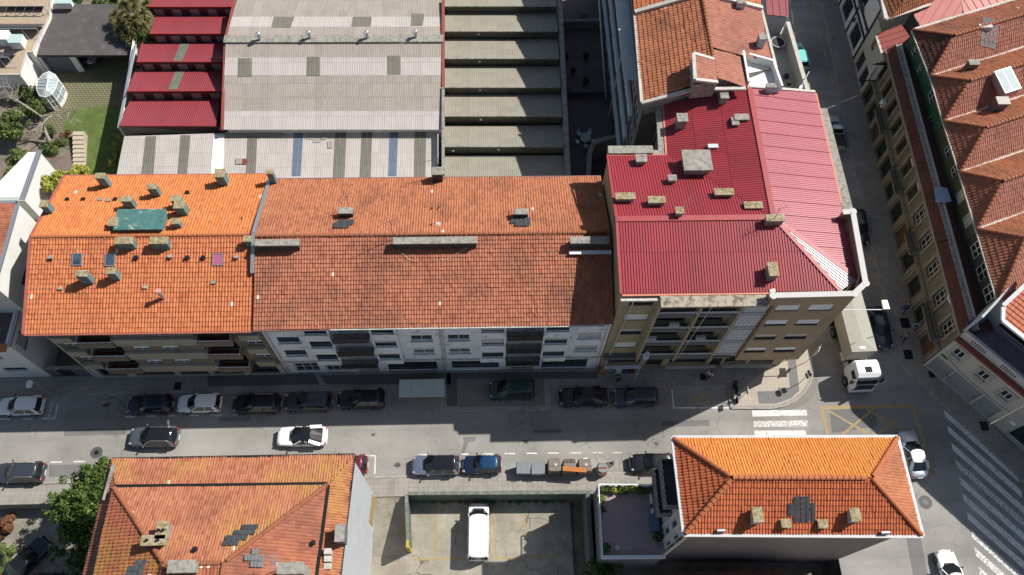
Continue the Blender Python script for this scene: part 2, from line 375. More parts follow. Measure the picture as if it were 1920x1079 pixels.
# ================================================================ materials of this place
C_ = dict
M = C_(
 asphalt=asphalt_mat('asphalt', (.262, .252, .233)),
 asphalt_dark=asphalt_mat('asphalt_side', (.16, .158, .155)),
 pave=slab_mat('pavement_concrete', (.325, .3, .265), (.29, .27, .24), (.2, .185, .16), 1.0, .45, .45, .015, (.14, .12, .1), 0, lo=.45, hi=.75),
 pave_corner=slab_mat('pavement_beige', (.42, .37, .30), (.40, .355, .29), (.3, .265, .22), 1.0, .4, .4, .012, (.25, .22, .18), 0),
 pave_grey=slab_mat('pavement_grey_band', (.175, .172, .168), (.165, .162, .16), (.12, .12, .12), 1.0, .4, .4, .01, (.12, .115, .11), 0),
 pave_dark=slab_mat('pavement_dark_setts', (.115, .112, .108), (.135, .13, .125), (.07, .07, .068), 1.0, .2, .1, .015, (.07, .07, .07)),
 setts=slab_mat('cube_setts', (.34, .31, .27), (.25, .23, .2), (.12, .11, .09), 1.0, .12, .12, .02, (.14, .12, .1)),
 kerb=plain('granite_kerb', (.33, .31, .28), .85, var=.2, scale=3, dirt=((.15, .14, .12), 2, .5, .75)),
 lot=None,
 ground=plain('bare_ground', (.2, .17, .13), .95, var=.3, scale=.6, dirt=((.1, .085, .06), .5, .45, .7), bump=.3),
 white_line=paint_mat('white_road_paint', (.72, .71, .68), (.2, .195, .185), .54, .62),
 worn_line=paint_mat('worn_white_paint', (.72, .71, .68), (.2, .195, .185), .49, .55, 5.5),
 yellow_line=paint_mat('yellow_road_paint', (.52, .36, .09), (.19, .18, .165), .5, .62),
 yellow_old=paint_mat('faded_yellow_paint', (.46, .31, .09), (.24, .2, .15), .4, .6),
 concrete=plain('aged_concrete', (.3, .285, .25), .9, var=.25, scale=2, dirt=((.13, .12, .09), 3, .48, .68), bump=.3),
 lichen=plain('lichened_concrete', (.36, .32, .22), .9, var=.25, scale=3, dirt=((.2, .14, .045), 4, .42, .62), bump=.4),
 conc_pale=plain('pale_concrete', (.5, .48, .43), .9, var=.15, scale=2, dirt=((.22, .2, .17), 3, .55, .75)),
 green_side=plain('weathered_teal_paint', (.11, .2, .2), .75, var=.3, scale=3, dirt=((.25, .27, .22), 5, .55, .7)),
 teal_hatch=plain('flaking_teal_hatch', (.06, .16, .15), .7, var=.25, scale=1.5, dirt=((.42, .42, .34), 1.6, .56, .66)),
 dark_metal=flat('dark_metal', (.03, .032, .035), .45, .6),
 zinc=flat('zinc_metal', (.45, .47, .5), .45, .7),
 white_metal=flat('white_metal', (.75, .75, .74), .4),
 white_pl=plain('white_render', (.72, .71, .69), .85, var=.05, scale=1, dirt=((.45, .44, .42), .9, .55, .85)),
 white_dirty=plain('stained_white_render', (.78, .795, .81), .85, var=.08, scale=1, dirt=((.2, .2, .2), 1.3, .56, .7)),
 tan=plain('tan_render', (.37, .305, .185), .85, var=.1, scale=.7, dirt=((.2, .15, .09), .9, .52, .8)),
 brown=plain('brown_render', (.36, .265, .165), .85, var=.08, scale=.7, dirt=((.2, .14, .09), .8, .55, .8)),
 beige=plain('beige_render', (.37, .335, .255), .85, var=.1, scale=.8, dirt=((.26, .2, .12), 1, .5, .8)),
 beige_dark=plain('ochre_brown_render', (.2, .16, .105), .85, var=.12, scale=.8),
 oxblood=plain('oxblood_tile', (.16, .035, .02), .6, var=.15, scale=2),
 grey_pl=plain('grey_blue_render', (.40, .42, .44), .85, var=.06, scale=.6, dirt=((.3, .31, .31), .8, .55, .8)),
 grey_dk=plain('dark_grey_render', (.12, .125, .13), .85, var=.12, scale=.8),
 stone=plain('granite_trim', (.245, .22, .175), .85, var=.2, scale=3, dirt=((.18, .15, .1), 2, .5, .75)),
 stone_pale=plain('pale_granite_trim', (.42, .40, .36), .85, var=.15, scale=3, dirt=((.24, .22, .19), 2, .5, .75)),
 green_wall=plain('olive_green_render', (.07, .085, .05), .85, var=.2, scale=.8),
 green_panel=plain('bottle_green_render', (.03, .1, .055), .8, var=.2, scale=.8),
 green_metal=plain('green_painted_wall', (.08, .12, .09), .7, var=.25, scale=2, dirt=((.2, .21, .17), 3, .55, .75)),
 glass=glass_mat('window_glass'), glass_blue=glass_mat('blue_glass', (.05, .08, .11), .08), sky_glass=plain('pale_skylight', (.27, .34, .35), .55, var=.1),
 car_glass=flat('car_glass', (.012, .016, .02), .04, Specular_IOR_Level=.8),
 frame_dk=flat('dark_frame', (.02, .02, .022), .4), frame_wh=flat('white_frame', (.7, .7, .68), .45),
 shutter=plain('roller_shutter', (.78, .79, .8), .6, var=.06), shutter_gr=plain('grey_shutter', (.52, .5, .46), .6, var=.06),
 wood=plain('brown_wood', (.13, .06, .035), .7, var=.25, scale=4),
 rubber=flat('rubber', (.015, .015, .016), .8), rim=flat('alloy', (.42, .43, .44), .3, .9), black_pl=flat('black_plastic', (.018, .018, .02), .5),
 head=flat('headlamp', (.3, .31, .32), .08, Specular_IOR_Level=.8), tail=flat('tail_lamp', (.35, .012, .012), .15), plate=flat('number_plate', (.7, .7, .66), .5),
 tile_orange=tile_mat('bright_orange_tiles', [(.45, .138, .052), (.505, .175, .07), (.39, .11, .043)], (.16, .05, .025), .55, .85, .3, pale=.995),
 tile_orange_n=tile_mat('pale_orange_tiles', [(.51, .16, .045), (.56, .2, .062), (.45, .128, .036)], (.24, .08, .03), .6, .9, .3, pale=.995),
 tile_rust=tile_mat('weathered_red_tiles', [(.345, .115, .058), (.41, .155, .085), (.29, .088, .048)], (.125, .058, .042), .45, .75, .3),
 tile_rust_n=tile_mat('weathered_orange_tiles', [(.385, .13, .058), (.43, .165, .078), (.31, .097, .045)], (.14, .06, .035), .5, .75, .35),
 tile_mix=tile_mat('patchy_orange_tiles', [(.36, .122, .06), (.425, .175, .09), (.29, .09, .047)], (.17, .06, .035), .5, .8, .4, ((.42, .25, .05), .25, .52, .66)),
 tile_lichen=tile_mat('lichened_red_tiles', [(.31, .09, .046), (.36, .115, .056), (.255, .07, .037)], (.12, .05, .035), .5, .75, .4, ((.38, .24, .04), .22, .46, .62), .985),
 tile_new=tile_mat('lit_orange_tiles', [(.58, .205, .04), (.62, .235, .05), (.53, .17, .033)], (.33, .1, .03), .62, .95, .3, pale=2),  # sunward slope of the corner house: sunlight partly put into the colour
 tile_red=tile_mat('shaded_red_tiles', [(.42, .10, .035), (.46, .125, .045), (.36, .08, .03)], (.18, .055, .03), .55, .85, .3, pale=2),  # other slopes of that roof: shade and ageing mixed into the colour
 tile_pink=tile_mat('faded_pink_tiles', [(.35, .135, .09), (.39, .165, .115), (.30, .105, .07)], (.17, .07, .05), .5, .8, .3),
 tile_dark=tile_mat('old_shaded_tiles', [(.15, .05, .033), (.19, .065, .042), (.11, .04, .028)], (.06, .035, .028), .42, .7, .4),  # old tiles, darkened further for roofs lying in shade
 ridge=plain('ridge_terracotta', (.42, .13, .05), .85, var=.25, scale=2, dirt=((.16, .06, .035), 2, .5, .75)),
 ridge_rust=plain('ridge_weathered', (.33, .11, .05), .85, var=.25, scale=2, dirt=((.12, .06, .04), 2, .45, .7)),
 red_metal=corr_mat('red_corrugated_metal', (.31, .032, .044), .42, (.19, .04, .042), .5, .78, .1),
 red_metal_gloss=corr_mat('sheen_tinted_red_metal', (.37, .085, .11), .33, (.26, .07, .08), .6, .9, .07),  # base pinkened to stand in for the sheen on the east slope
 red_shed=corr_mat('dull_red_metal', (.24, .038, .048), .45, (.17, .035, .04), .6, .9, .08),
 bare_sheet=corr_mat('bare_metal_sheet', (.40, .37, .37), .5, (.4, .38, .37), .6, .9, .05, .5),
 red_trim=plain('red_metal_flashing', (.33, .045, .05), .5, var=.1, scale=1),
 salmon_gutter=plain('salmon_gutter', (.56, .2, .13), .6, var=.12, scale=1),
 fibre=corr_mat('fibre_cement_sheets', (.335, .295, .26), .9, (.2, .18, .15), .5, .8, .09, sheet=5.0),
 fibre_pale=corr_mat('pale_fibre_cement', (.45, .412, .39), .9, (.3, .27, .24), .55, .85, .07, sheet=5.0),
 fibre_olive=corr_mat('olive_fibre_cement', (.285, .262, .21), .9, (.22, .2, .15), .5, .8, .08, sheet=5.0),
 dark_sheet=corr_mat('dirty_rooflight_sheet', (.15, .14, .115), .8, (.3, .28, .25), .6, .75, .2),
 blue_sheet=corr_mat('blue_rooflight_sheet', (.12, .16, .22), .4, (.2, .22, .25), .55, .8, .2),
 white_sheet=corr_mat('white_sheet', (.78, .78, .77), .6, (.6, .6, .58), .6, .9, .03),
 felt=plain('bitumen_felt', (.085, .078, .075), .9, var=.18, scale=.5, dirt=((.16, .15, .145), .7, .55, .75)),
 gravel=plain('roof_gravel', (.4, .32, .23), .95, var=.3, scale=8, dirt=((.2, .15, .1), 9, .5, .7), bump=.6),
 grass=plain('lawn_grass', (.085, .135, .024), .9, var=.4, scale=.9, dirt=((.1, .09, .035), 1.2, .45, .7), bump=.6),
 cobble=slab_mat('cobble_yard', (.24, .205, .14), (.2, .17, .115), (.07, .085, .03), 1.0, .42, .3, .06, (.09, .1, .04), .5),
 leaf=leaf_mat('broad_leaves', (.018, .042, .008), (.07, .115, .02), (.17, .21, .05)),
 leaf_dark=leaf_mat('dark_leaves', (.02, .05, .012), (.05, .095, .02), (.09, .14, .03)),
 leaf_yellow=leaf_mat('yellow_leaves', (.16, .19, .025), (.32, .32, .05), (.42, .4, .09)),
 leaf_mid=leaf_mat('mid_leaves', (.05, .09, .02), (.12, .16, .045), (.17, .2, .07)),
 leaf_palm=leaf_mat('strap_leaves', (.07, .09, .025), (.17, .15, .06), (.26, .2, .09)),
 leaf_red=leaf_mat('russet_leaves', (.12, .05, .025), (.2, .08, .04), (.08, .1, .03)),
 bark=plain('bark', (.22, .18, .14), .9, var=.3, scale=6, bump=.5), bark_pale=plain('pale_bark', (.42, .37, .31), .9, var=.25, scale=6, bump=.4),
 skin=flat('skin', (.48, .29, .2), .55), hair=flat('dark_hair', (.03, .02, .015), .6), cloth_black=plain('black_cloth', (.016, .016, .018), .85), cloth_navy=plain('navy_cloth', (.02, .03, .09), .85), cloth_white=plain('white_cloth', (.65, .65, .66), .85), cloth_blue=plain('blue_cloth', (.04, .06, .19), .85), cloth_grey=plain('grey_cloth', (.2, .2, .21), .85),
 terr_tile=slab_mat('pink_terrace_tiles', (.40, .29, .27), (.38, .275, .26), (.3, .22, .21), 1.0, .3, .3, .012, (.3, .21, .2), 0),
 blue_sign=flat('blue_sign', (.02, .04, .25), .4), red_sign=flat('red_sign', (.5, .02, .02), .4), lime=flat('lime_sign', (.5, .55, .08), .5), green_sign=flat('green_sign', (.02, .16, .05), .5),
 teal=flat('teal_paint', (.16, .55, .5), .35), pale_teal=plain('pale_teal_metal', (.42, .56, .54), .5, var=.06),
 solar=flat('solar_cells', (.03, .034, .045), .12, Specular_IOR_Level=.7),
 frost=flat('frosted_glass', (.42, .46, .42), .3),
 tarp=plain('olive_beige_tarpaulin', (.34, .335, .285), .75, var=.06, scale=1.5, dirt=((.27, .26, .19), 2, .5, .8)),
 crate_blue=flat('blue_plastic', (.05, .09, .22), .6), crate_red=flat('dark_red_plastic', (.13, .015, .02), .6), crate_orange=flat('terracotta_board', (.42, .17, .08), .7), card=flat('cardboard', (.4, .3, .19), .85),
 bin_grey=plain('grey_bin_plastic', (.12, .125, .135), .6, var=.1), bin_brown=plain('taupe_bin_shell', (.2, .165, .135), .7, var=.1, dirt=((.12, .1, .08), 3, .5, .7)), bin_orange=flat('orange_chute', (.42, .14, .02), .5), bin_red=flat('dull_red_flap', (.28, .06, .045), .6),
 hydrant=flat('yellow_paint', (.42, .31, .04), .7),
)
def lot_mat():
    t = T('stained_lot_concrete'); v = t.obj()
    c = t.mix(t.ramp(t.noise(v, .35, 8, .65), .35, .65), (.25, .225, .175), (.385, .355, .29))
    c = t.mix(t.math('MULTIPLY', t.ramp(t.noise(v, .22, 5, .6), .52, .7), .75), c, (.17, .155, .13))
    c = t.mix(t.math('MULTIPLY', t.ramp(t.noise(v, 2.5, 8, .8), .52, .72), .55), c, (.1, .09, .07))
    c = t.mix(t.math('MULTIPLY', t.ramp(t.noise(v, 1.1, 6, .8), .6, .72), .6), c, (.4, .38, .32))
    vv = t.N('VectorMath', {0: v, 1: t.N('TexNoise', {'Vector': v, 'Scale': .9, 'Detail': 6}).outputs['Color']}, operation='ADD').outputs[0]
    ve = t.N('TexVoronoi', {'Vector': vv, 'Scale': .42}, feature='DISTANCE_TO_EDGE')
    c = t.mix(t.math('MULTIPLY', t.math('MULTIPLY', t.math('LESS_THAN', ve.outputs['Distance'], .011), t.ramp(t.noise(v, .3, 3), .47, .55)), .75), c, (.055, .055, .04))
    return t.out(c, .92, bump=t.noise(v, 6, 6, .8), bs=.3)
M['lot'] = lot_mat()
# ================================================================ light, sky, camera
sunv = Vector((.85, .38, 1.0)).normalized()
elev = math.asin(sunv.z)
w = bpy.data.worlds.new('World'); sc.world = w; w.use_nodes = True
nt = w.node_tree; bg = nt.nodes['Background']; sky = nt.nodes.new('ShaderNodeTexSky'); sky.sky_type = 'NISHITA'; sky.sun_disc = False
sky.sun_elevation = elev; sky.sun_rotation = math.atan2(sunv.x, sunv.y); sky.altitude = 100; sky.air_density = 1.2; sky.dust_density = 1.5
nt.links.new(sky.outputs[0], bg.inputs[0]); bg.inputs[1].default_value = .06
sl = bpy.data.lights.new('sun', 'SUN'); sl.energy = 4.6; sl.angle = rad(.53); sl.color = (1, .955, .89)
so = bpy.data.objects.new('sun', sl); COL.objects.link(so); so.rotation_euler = sunv.to_track_quat('Z', 'Y').to_euler(); so.location = (40, 20, 90)
cd = bpy.data.cameras.new('camera'); cam = bpy.data.objects.new('camera', cd); COL.objects.link(cam); sc.camera = cam
cd.sensor_width = 36; cd.lens = CF / 1920 * 36; cd.clip_end = 2000; cd.clip_start = .5
Rm = Matrix(((WX[0], -WX[1], -WX[2]), (WY[0], -WY[1], -WY[2]), (WZ[0], -WZ[1], -WZ[2]))).to_4x4()
cam.matrix_world = Matrix.Translation((0, 0, CH)) @ Rm
vs = sc.view_settings; sc.display_settings.display_device = 'sRGB'; vs.view_transform = 'Standard'; vs.look = 'None'; vs.exposure = .4; vs.gamma = 1
sc.cycles.use_adaptive_sampling = True; sc.cycles.max_bounces = 6
try: sc.cycles.use_denoising = True
except Exception: pass
# ================================================================ ground, streets, pavements
def sheet(name, pts, z, mat): return struct(name, MB().poly([(p[0], p[1], z if len(p) < 3 else p[2]) for p in pts]), mat, fix=False)
sheet('ground', [(-700, -700), (700, -700), (700, 700), (-700, 700)], -2.2, M['ground'])
BLY = 16.35            # building line on the south side
sheet('yard_ground', [(-120, 28.2), (31.5, 28.2), (31.5, 200), (-120, 200)], -.02, M['ground'])
sheet('block_ground', [(43, 200), (43, 29), (52, 18), (160, -80), (300, -80), (300, 200)], -.02, M['ground'])
rd = MB()
rd.poly([(-140, BLY, 0), (31, BLY, 0), (31, 28.3, 0), (-140, 28.3, 0)])
rd.poly([(31, -80, 0), (160, -80, 0), (44.2, 27, 0), (44.2, 28.3, 0), (31, 28.3, 0)])
rd.poly([(31, 28.3, 0), (44.2, 28.3, 0), (45, 200, 0), (31, 200, 0)])
rd.poly([(13, -80, 0), (31, -80, 0), (31, 8.5, 0), (13, 8.5, 0)])
struct('road', rd, M['asphalt'], fix=False)
struct('road_embankment', MB().poly([(-140, BLY, 0), (-140, BLY, -2.2), (31, BLY, -2.2), (31, BLY, 0)]), M['concrete'], fix=False)
def pave(name, pts, h, m): return struct(name, MB().prism(pts, -.05, h), m)
def arc(cx, cy, r, a0, a1, n=10, ry=None): return [(cx + r * math.cos(rad(a0 + (a1 - a0) * i / n)), cy + (ry or r) * math.sin(rad(a0 + (a1 - a0) * i / n))) for i in range(n + 1)]
NK = 26.62
bulb = [(23.5, 24.15), (27.2, 24.05)] + [XY(*p) for p in [(1470, 761), (1490, 751), (1507, 736), (1519, 715), (1523, 695), (1519, 660), (1513, 640)]] + [(31.6, 36), (31.4, 60), (31.4, 200)]
north = [(-140, NK), (-9.75, NK - .05), (-9.75, 24.3), (5.95, 24.3), (5.95, 26.45), (23.5, 26.4)] + bulb + [(30.2, 200), (30.2, 28.45), (-140, 28.45)]
pave('north_pavement', north, .12, M['pave'])
kE = [P(*p) for p in [(1541, 0), (1560, 105), (1576, 190), (1597, 290), (1617, 390), (1647, 507), (1667, 600), (1679, 665), (1697, 694), (1724, 718), (1768, 759), (1845, 833), (1920, 905)]]
kE = [Vector((43.2, 200, 0))] + kE + [Vector((90, -38, 0))]
pave('east_pavement', [(p.x, p.y) for p in kE] + [(94, -34), (50.6, 18.6), (48.0, 22.4), (43.4, 28.3), (44.6, 66), (45.5, 200)], .12, M['pave'])
SK = 18.25
pave('south_pavement', [(-140, BLY), (31.6, BLY), (31.6, 17.3), (30.6, 18.0), (15.5, SK - .25), (-140, SK)], .12, M['pave'])
pave('forecourt_pavement', [(13, -30), (29, -30), (29.5, 7.2), (13, 8.3)], .1, M['conc_pale'])
def kerb(name, path, w=.16, h=.135, side=1):
    mb = MB()
    for a, b in zip(path[:-1], path[1:]):
        a = Vector((a[0], a[1], h / 2)); b = Vector((b[0], b[1], h / 2)); d = (b - a).normalized(); n = int(max(1, (b - a).length / 1.0)); L = (b - a).length / n
        for i in range(n): mb.bar(a + d * (L * i + .006), a + d * (L * (i + 1) - .006), w, h + .01)
    return struct(name, mb, M['kerb'])
kerb('north_kerb', [(-60, NK - .04), (-9.8, NK - .09), (-9.8, 24.22), (6.0, 24.22), (6.0, 26.38), (23.4, 26.32), (23.42, 24.08), (27.2, 23.98)] + [(p[0] + .05, p[1] - .05) for p in bulb[2:-1]])
kerb('east_kerb', [(p.x - .06, p.y - .03) for p in kE[1:-1]])
kerb('south_kerb', [(-60, SK + .05), (15.5, SK - .2), (30.6, 18.05), (31.65, 17.3)])
# coloured bands and paving fields in the pavements
def band(name, m, polys, h=.128):
    mb = MB()
    for q in polys: mb.poly([(*XY(*p), h) for p in q])
    return struct(name, mb, m, fix=False)
bz = [((721, 757), (722, 700), (845, 697), (845, 727), (857, 727), (857, 765), (800, 766), (800, 757))]
band('dark_pavement_band', M['pave_dark'], [[(600, 705), (845, 700), (845, 722), (612, 722)], [(838, 700), (857, 700), (857, 762), (838, 763)], [(857, 700), (1120, 698), (1120, 711), (857, 712)], [(390, 704), (590, 702), (600, 722), (390, 726)]])
band('sett_field', M['setts'], [[(857, 713), (1008, 711), (1020, 711), (1022, 762), (857, 764)]])
band('grey_corner_band', M['pave_grey'], [[(1419, 735), (1458, 734), (1458, 728), (1480, 728), (1476, 672), (1491, 671), (1498, 734), (1482, 748), (1455, 758), (1422, 758)]])
band('beige_corner_paving', M['pave_corner'], [[(1376, 762), (1376, 742), (1440, 690), (1500, 668), (1512, 655), (1519, 700), (1515, 715), (1500, 738), (1480, 752), (1455, 761)]], .124)
# ---------------------------------------------------------------- painted markings
def line(mb, a, b, w=.12, z=.005):
    a = P(*a); b = P(*b); d = (b - a).normalized(); s = Vector((-d.y, d.x, 0)) * w / 2; u = Vector((0, 0, z)); mb.poly([a - s + u, b - s + u, b + s + u, a + s + u])
def marks(name, m, segs, w=.12, polys=()):
    mb = MB()
    for i, s in enumerate(segs): line(mb, s[0], s[1], s[2] if len(s) > 2 else w, .004 + .0006 * i)
    for q in polys: mb.poly([P(*p) + Vector((0, 0, .006)) for p in q])
    return struct(name, mb, m, fix=False)
marks('parking_bay_marking', M['white_line'], [((234.6, 781.5), (252, 782)), ((274.5, 780.6), (293, 780.6)), ((314.5, 779.8), (328, 779.8)), ((355, 779), (373, 779)), ((395.7, 778.5), (416, 778.5)), ((436, 778), (452, 778)),
  ((0, 786), (18.7, 786)), ((41.5, 785.8), (61, 785.8)), ((79, 785.5), (102.5, 785)), ((102.5, 785), (109, 759)), ((91, 782), (93, 776)), ((93.5, 773), (95.5, 766)), ((96, 764), (98, 755)), ((238, 774), (241, 750)),
  ((1260, 731), (1263, 766), .14), ((1265, 765), (1372, 765), .16),
  ((865, 852), (879, 852)), ((906, 851.5), (925, 851.5)), ((946, 851), (966, 851)), ((987, 850.5), (1007, 850.5)), ((1027, 850), (1048, 850)), ((785, 853), (800, 853)),
  ((52, 868), (73.5, 868)), ((95, 867), (116, 867)), ((138, 866), (160, 866)), ((181, 865), (202, 865)), ((704, 854), (702.5, 889)), ((685, 855), (702, 855)), ((12, 869), (32, 869)),
  ((1484, 18), (1487, 45), .15), ((1489, 60), (1492, 85), .15), ((1493, 93), (1496, 117), .15), ((1480, 0), (1482, 10), .15)], .13)
marks('worn_bay_marking', M['worn_line'], [((1068, 849.5), (1090, 849.5)), ((1110, 849), (1130, 849)), ((1150, 849), (1165, 849)), ((1004, 776), (1005, 776))], .13)
marks('crosswalk_marking', M['white_line'], [], polys=[[(1410, 770), (1512, 769), (1513.5, 779.5), (1411, 781.5)], [(1414, 808), (1511, 807), (1512, 817.5), (1415, 818.5)]])
marks('worn_crosswalk_marking', M['worn_line'], [], polys=[[(1413, 790), (1514, 788.5), (1514, 800), (1413.5, 801)], [(1416, 827), (1512, 826), (1513, 837), (1417, 838)]])
zl = [(858, 90), (880, 185), (903, 287), (925, 385), (948, 487), (970, 590), (995, 697), (1017, 803), (1042, 912), (1065, 1025), (1090, 1140), (1115, 1260)]
def z4p(x, y): return (1500 + x / 3.183, 740 + y / 3.183)
zs = []
for i, (x, y) in enumerate(zl):
    L = 1.0 if i < 2 else 1.05
    zs.append([z4p(x, y), z4p(x + 8, y + 42 + i), z4p(x + 446 * L, y + 42 + i + 392 * L), z4p(x + 442 * L, y + 390 * L)])
marks('zebra_crossing_marking', M['white_line'], [], polys=[zs[i] for i in (0, 1, 2, 4, 5, 6)])
marks('worn_zebra_marking', M['worn_line'], [], polys=[zs[i] for i in (3, 7, 8, 9, 10, 11)])
marks('box_junction_marking', M['yellow_old'], [((1540, 763), (1552, 815), .3), ((1543, 765), (1716, 761.5), .35), ((1712, 764), (1750, 888), .3), ((1739, 887), (1753, 887), .25), ((1556, 772), (1630, 815), .2), ((1641, 765), (1578, 816), .2), ((1625, 768), (1695, 808), .2), ((1690, 782), (1640, 818), .2)])
marks('yellow_kerb_marking', M['yellow_line'], [((1523, 0), (1542, 83), .14), ((1543, 88), (1551, 115), .14), ((1555, 130), (1569, 189), .14), ((1632, 478), (1637, 497), .14), ((1642, 515), (1647, 535), .14), ((1650, 550), (1653, 562), .14), ((1733, 725), (1768, 760), .14), ((1519, 620), (1527, 668), .12)])
def rpatch(name, m, polys):
    mb = MB()
    for i, q in enumerate(polys): mb.poly([P(*p) + Vector((0, 0, .002 + .0003 * i)) for p in q])
    return struct(name, mb, m, fix=False)
rpatch('asphalt_repair_patch', M['asphalt_dark'], [[(92, 872), (196, 871), (200, 893), (92, 895)], [(872, 820), (882, 820), (870, 852), (864, 852)], [(868, 820), (893, 819), (890, 828), (870, 829)], [(1555, 764), (1640, 762), (1645, 800), (1560, 812)], [(410, 783), (470, 782), (470, 790), (412, 791)], [(1690, 960), (1716, 958), (1740, 1079), (1712, 1079)], [(120, 806), (235, 804), (236, 815), (120, 818)], [(1240, 790), (1330, 788), (1330, 799), (1240, 801)], [(1000, 806), (1055, 806), (1055, 812), (1000, 812)]])
rpatch('corner_setts', M['setts'], [[(1450, 768), (1490, 755), (1512, 735), (1525, 700), (1536, 700), (1530, 738), (1508, 760), (1480, 770)]])
oil = plain('oil_stain', (.07, .068, .065), .7, var=.4, scale=2)
def blot(mb, px, py, r, seed):
    c = P(px, py); rr = random.Random(seed); n = 14
    mb.poly([c + Vector((r * rr.uniform(.6, 1.2) * 1.5 * math.cos(2 * math.pi * k / n), r * rr.uniform(.6, 1.2) * math.sin(2 * math.pi * k / n), .003)) for k in range(n)])
ob = MB()
for i, (px, py, r) in enumerate([(1142, 872, .3), (1148, 868, .2), (200, 760, .25), (450, 762, .2), (745, 872, .25), (1010, 744, .3), (1310, 765, .2), (150, 884, .2), (1230, 832, .2), (700, 815, .15), (985, 828, .18)]): blot(ob, px, py, r, i)
struct('oil_stains', ob, oil, fix=False)
# wheelchair symbol painted in the bay: head, trunk, wheel ring
wc = MB(); cx, cy = 1315, 747
def wp(dx, dy): return P(cx + dx, cy + dy) + Vector((0, 0, .006))
n = 20
for i in range(n):
    a0, a1 = [rad(-110 + 290 * k / n) for k in (i, i + 1)]
    wc.poly([wp(4 + r * math.cos(a), r * .95 * math.sin(a)) for a, r in ((a0, 11), (a1, 11), (a1, 9.2), (a0, 9.2))])
wc.poly([wp(-11 + 3 * math.cos(2 * math.pi * k / 12), 1 + 3 * math.sin(2 * math.pi * k / 12)) for k in range(12)])
line(wc, (1306, 748), (1317, 748), .12, .007); line(wc, (1312, 748), (1312, 742), .1, .0075); line(wc, (1316, 748), (1321, 737), .12, .0065); line(wc, (1318, 735.5), (1322, 733.5), .1, .0078)
struct('disabled_bay_symbol', wc, M['yellow_line'], fix=False)
# ---------------------------------------------------------------- sunken car park on the south side
LZ = -2.0
lot_pts = [(-11.5, BLY - .05), (7.6, BLY - .05), (7.6, -30), (-11.5, -30)]
sheet('car_park_floor', lot_pts, LZ, M['lot'])
sheet('driveway', [(-10.9, BLY, .01), (-7.2, BLY, .01), (-7.2, 11.5, LZ + .03), (-11.3, 11.5, LZ + .03)], 0, M['lot'])
sheet('yard_floor', [(-60, BLY - .05), (-26, BLY - .05), (-26, -30), (-60, -30)], LZ - .05, M['lot'])
def lotmark(name, segs, w, m):
    mb = MB()
    for a, b in segs:
        a = P(*a, LZ + .005); b = P(*b, LZ + .005); d = (b - a).normalized(); s = Vector((-d.y, d.x, 0)) * w / 2; mb.poly([a - s, b - s, b + s, a + s])
    return struct(name, mb, m, fix=False)
lotmark('car_park_marking', [((817, 946), (816, 1046)), ((927, 948), (929, 1046)), ((983, 946), (985, 1008)), ((1040, 944), (1043, 1030)), ((770, 1050), (870, 1049)), ((930, 1047), (1050, 1044))], .14, M['yellow_old'])
sheet('hedge_bed', [XY(780, 944, LZ), XY(1108, 942, LZ), XY(1108, 937, LZ), XY(780, 938, LZ)], LZ + .03, M['ground'])
# ---------------------------------------------------------------- back gardens
sheet('cobbled_yard', [XY(*p) for p in [(85, 92), (240, 92), (236, 250), (92, 250), (60, 190)]], .0, M['cobble'])
sheet('lawn', [XY(*p) for p in [(122, 226), (140, 207), (178, 200), (222, 196), (222, 330), (150, 330), (160, 245), (118, 245)]], .005, M['grass'])
sheet('courtyard_floor', [XY(*p) for p in [(1040, -30), (1160, -30), (1160, 340), (1040, 340)]], .0, plain('courtyard_paving', (.16, .125, .115), .85, var=.15, scale=.8))
sheet('lane_floor', [XY(*p) for p in [(1440, 20), (1476, 20), (1512, 175), (1460, 175)]], .01, M['conc_pale'])
sheet('garden_path', [XY(*p) for p in [(82, 298), (136, 290), (136, 345), (82, 345)]], .004, plain('garden_flagstones', (.17, .13, .11), .9))
# ================================================================ the three apartment houses on the north side
FY = 28.4
b1 = thing('apartment_building', 'tan apartment house with clean bright orange pantile roof dotted with teal-sided chimneys', 'building', (-28.5, 35, 0))
X0, X1 = -37.45, -19.25
bays = [(-31.7, -24.75)]
fl = [3.0, 6.15, 9.2]
ops = []; wins = []
for z in fl:
    ops += [(-34.5 - X0, -32.0 - X0, z + .05, z + 2.15), (-24.5 - X0, -22.0 - X0, z + .05, z + 2.15), (-36.9 - X0, -35.6 - X0, z + 1, z + 2.2), (-21.1 - X0, -19.7 - X0, z + .9, z + 2.2)]
shops = [(-36.6 - X0, -34.2 - X0, .15, 2.5), (-33.4 - X0, -29.7 - X0, .15, 2.5), (-29.2 - X0, -26.5 - X0, .15, 2.4), (-26.0 - X0, -23.2 - X0, .15, 2.5), (-22.6 - X0, -19.8 - X0, .15, 2.5)]
w, Fs = walls(b1, [(X0, FY), (X1, FY), (X1, 42.7), (X0, 42.7)], 0, 11.6, M['beige_dark'], {0: ops + shops}, depth=.35)
F = Fs[0]
for i, o in enumerate(ops):
    if i % 4 < 2: win(b1, F, o, M['frame_dk'], M['glass'], 2, 1, -.2, .06)
    else: win(b1, F, o, M['frame_wh'], M['glass'], 2, 1, -.15, .06, .5, M['shutter'])
for o in shops: win(b1, F, o, M['dark_metal'], M['glass'], 3, 1, -.2, .07, name='shop_window')
q = MB(); q.box(X0 + .5, X1 - .3, FY - .16, FY - .003, 0, .14)
for a, b in zip([X0] + [s[1] + X0 for s in shops], [s[0] + X0 for s in shops] + [X1]): q.box(a + .02, b - .02, FY - .12, FY - .004, .15, 2.6)
q.build('plinth', M['conc_pale'], b1)
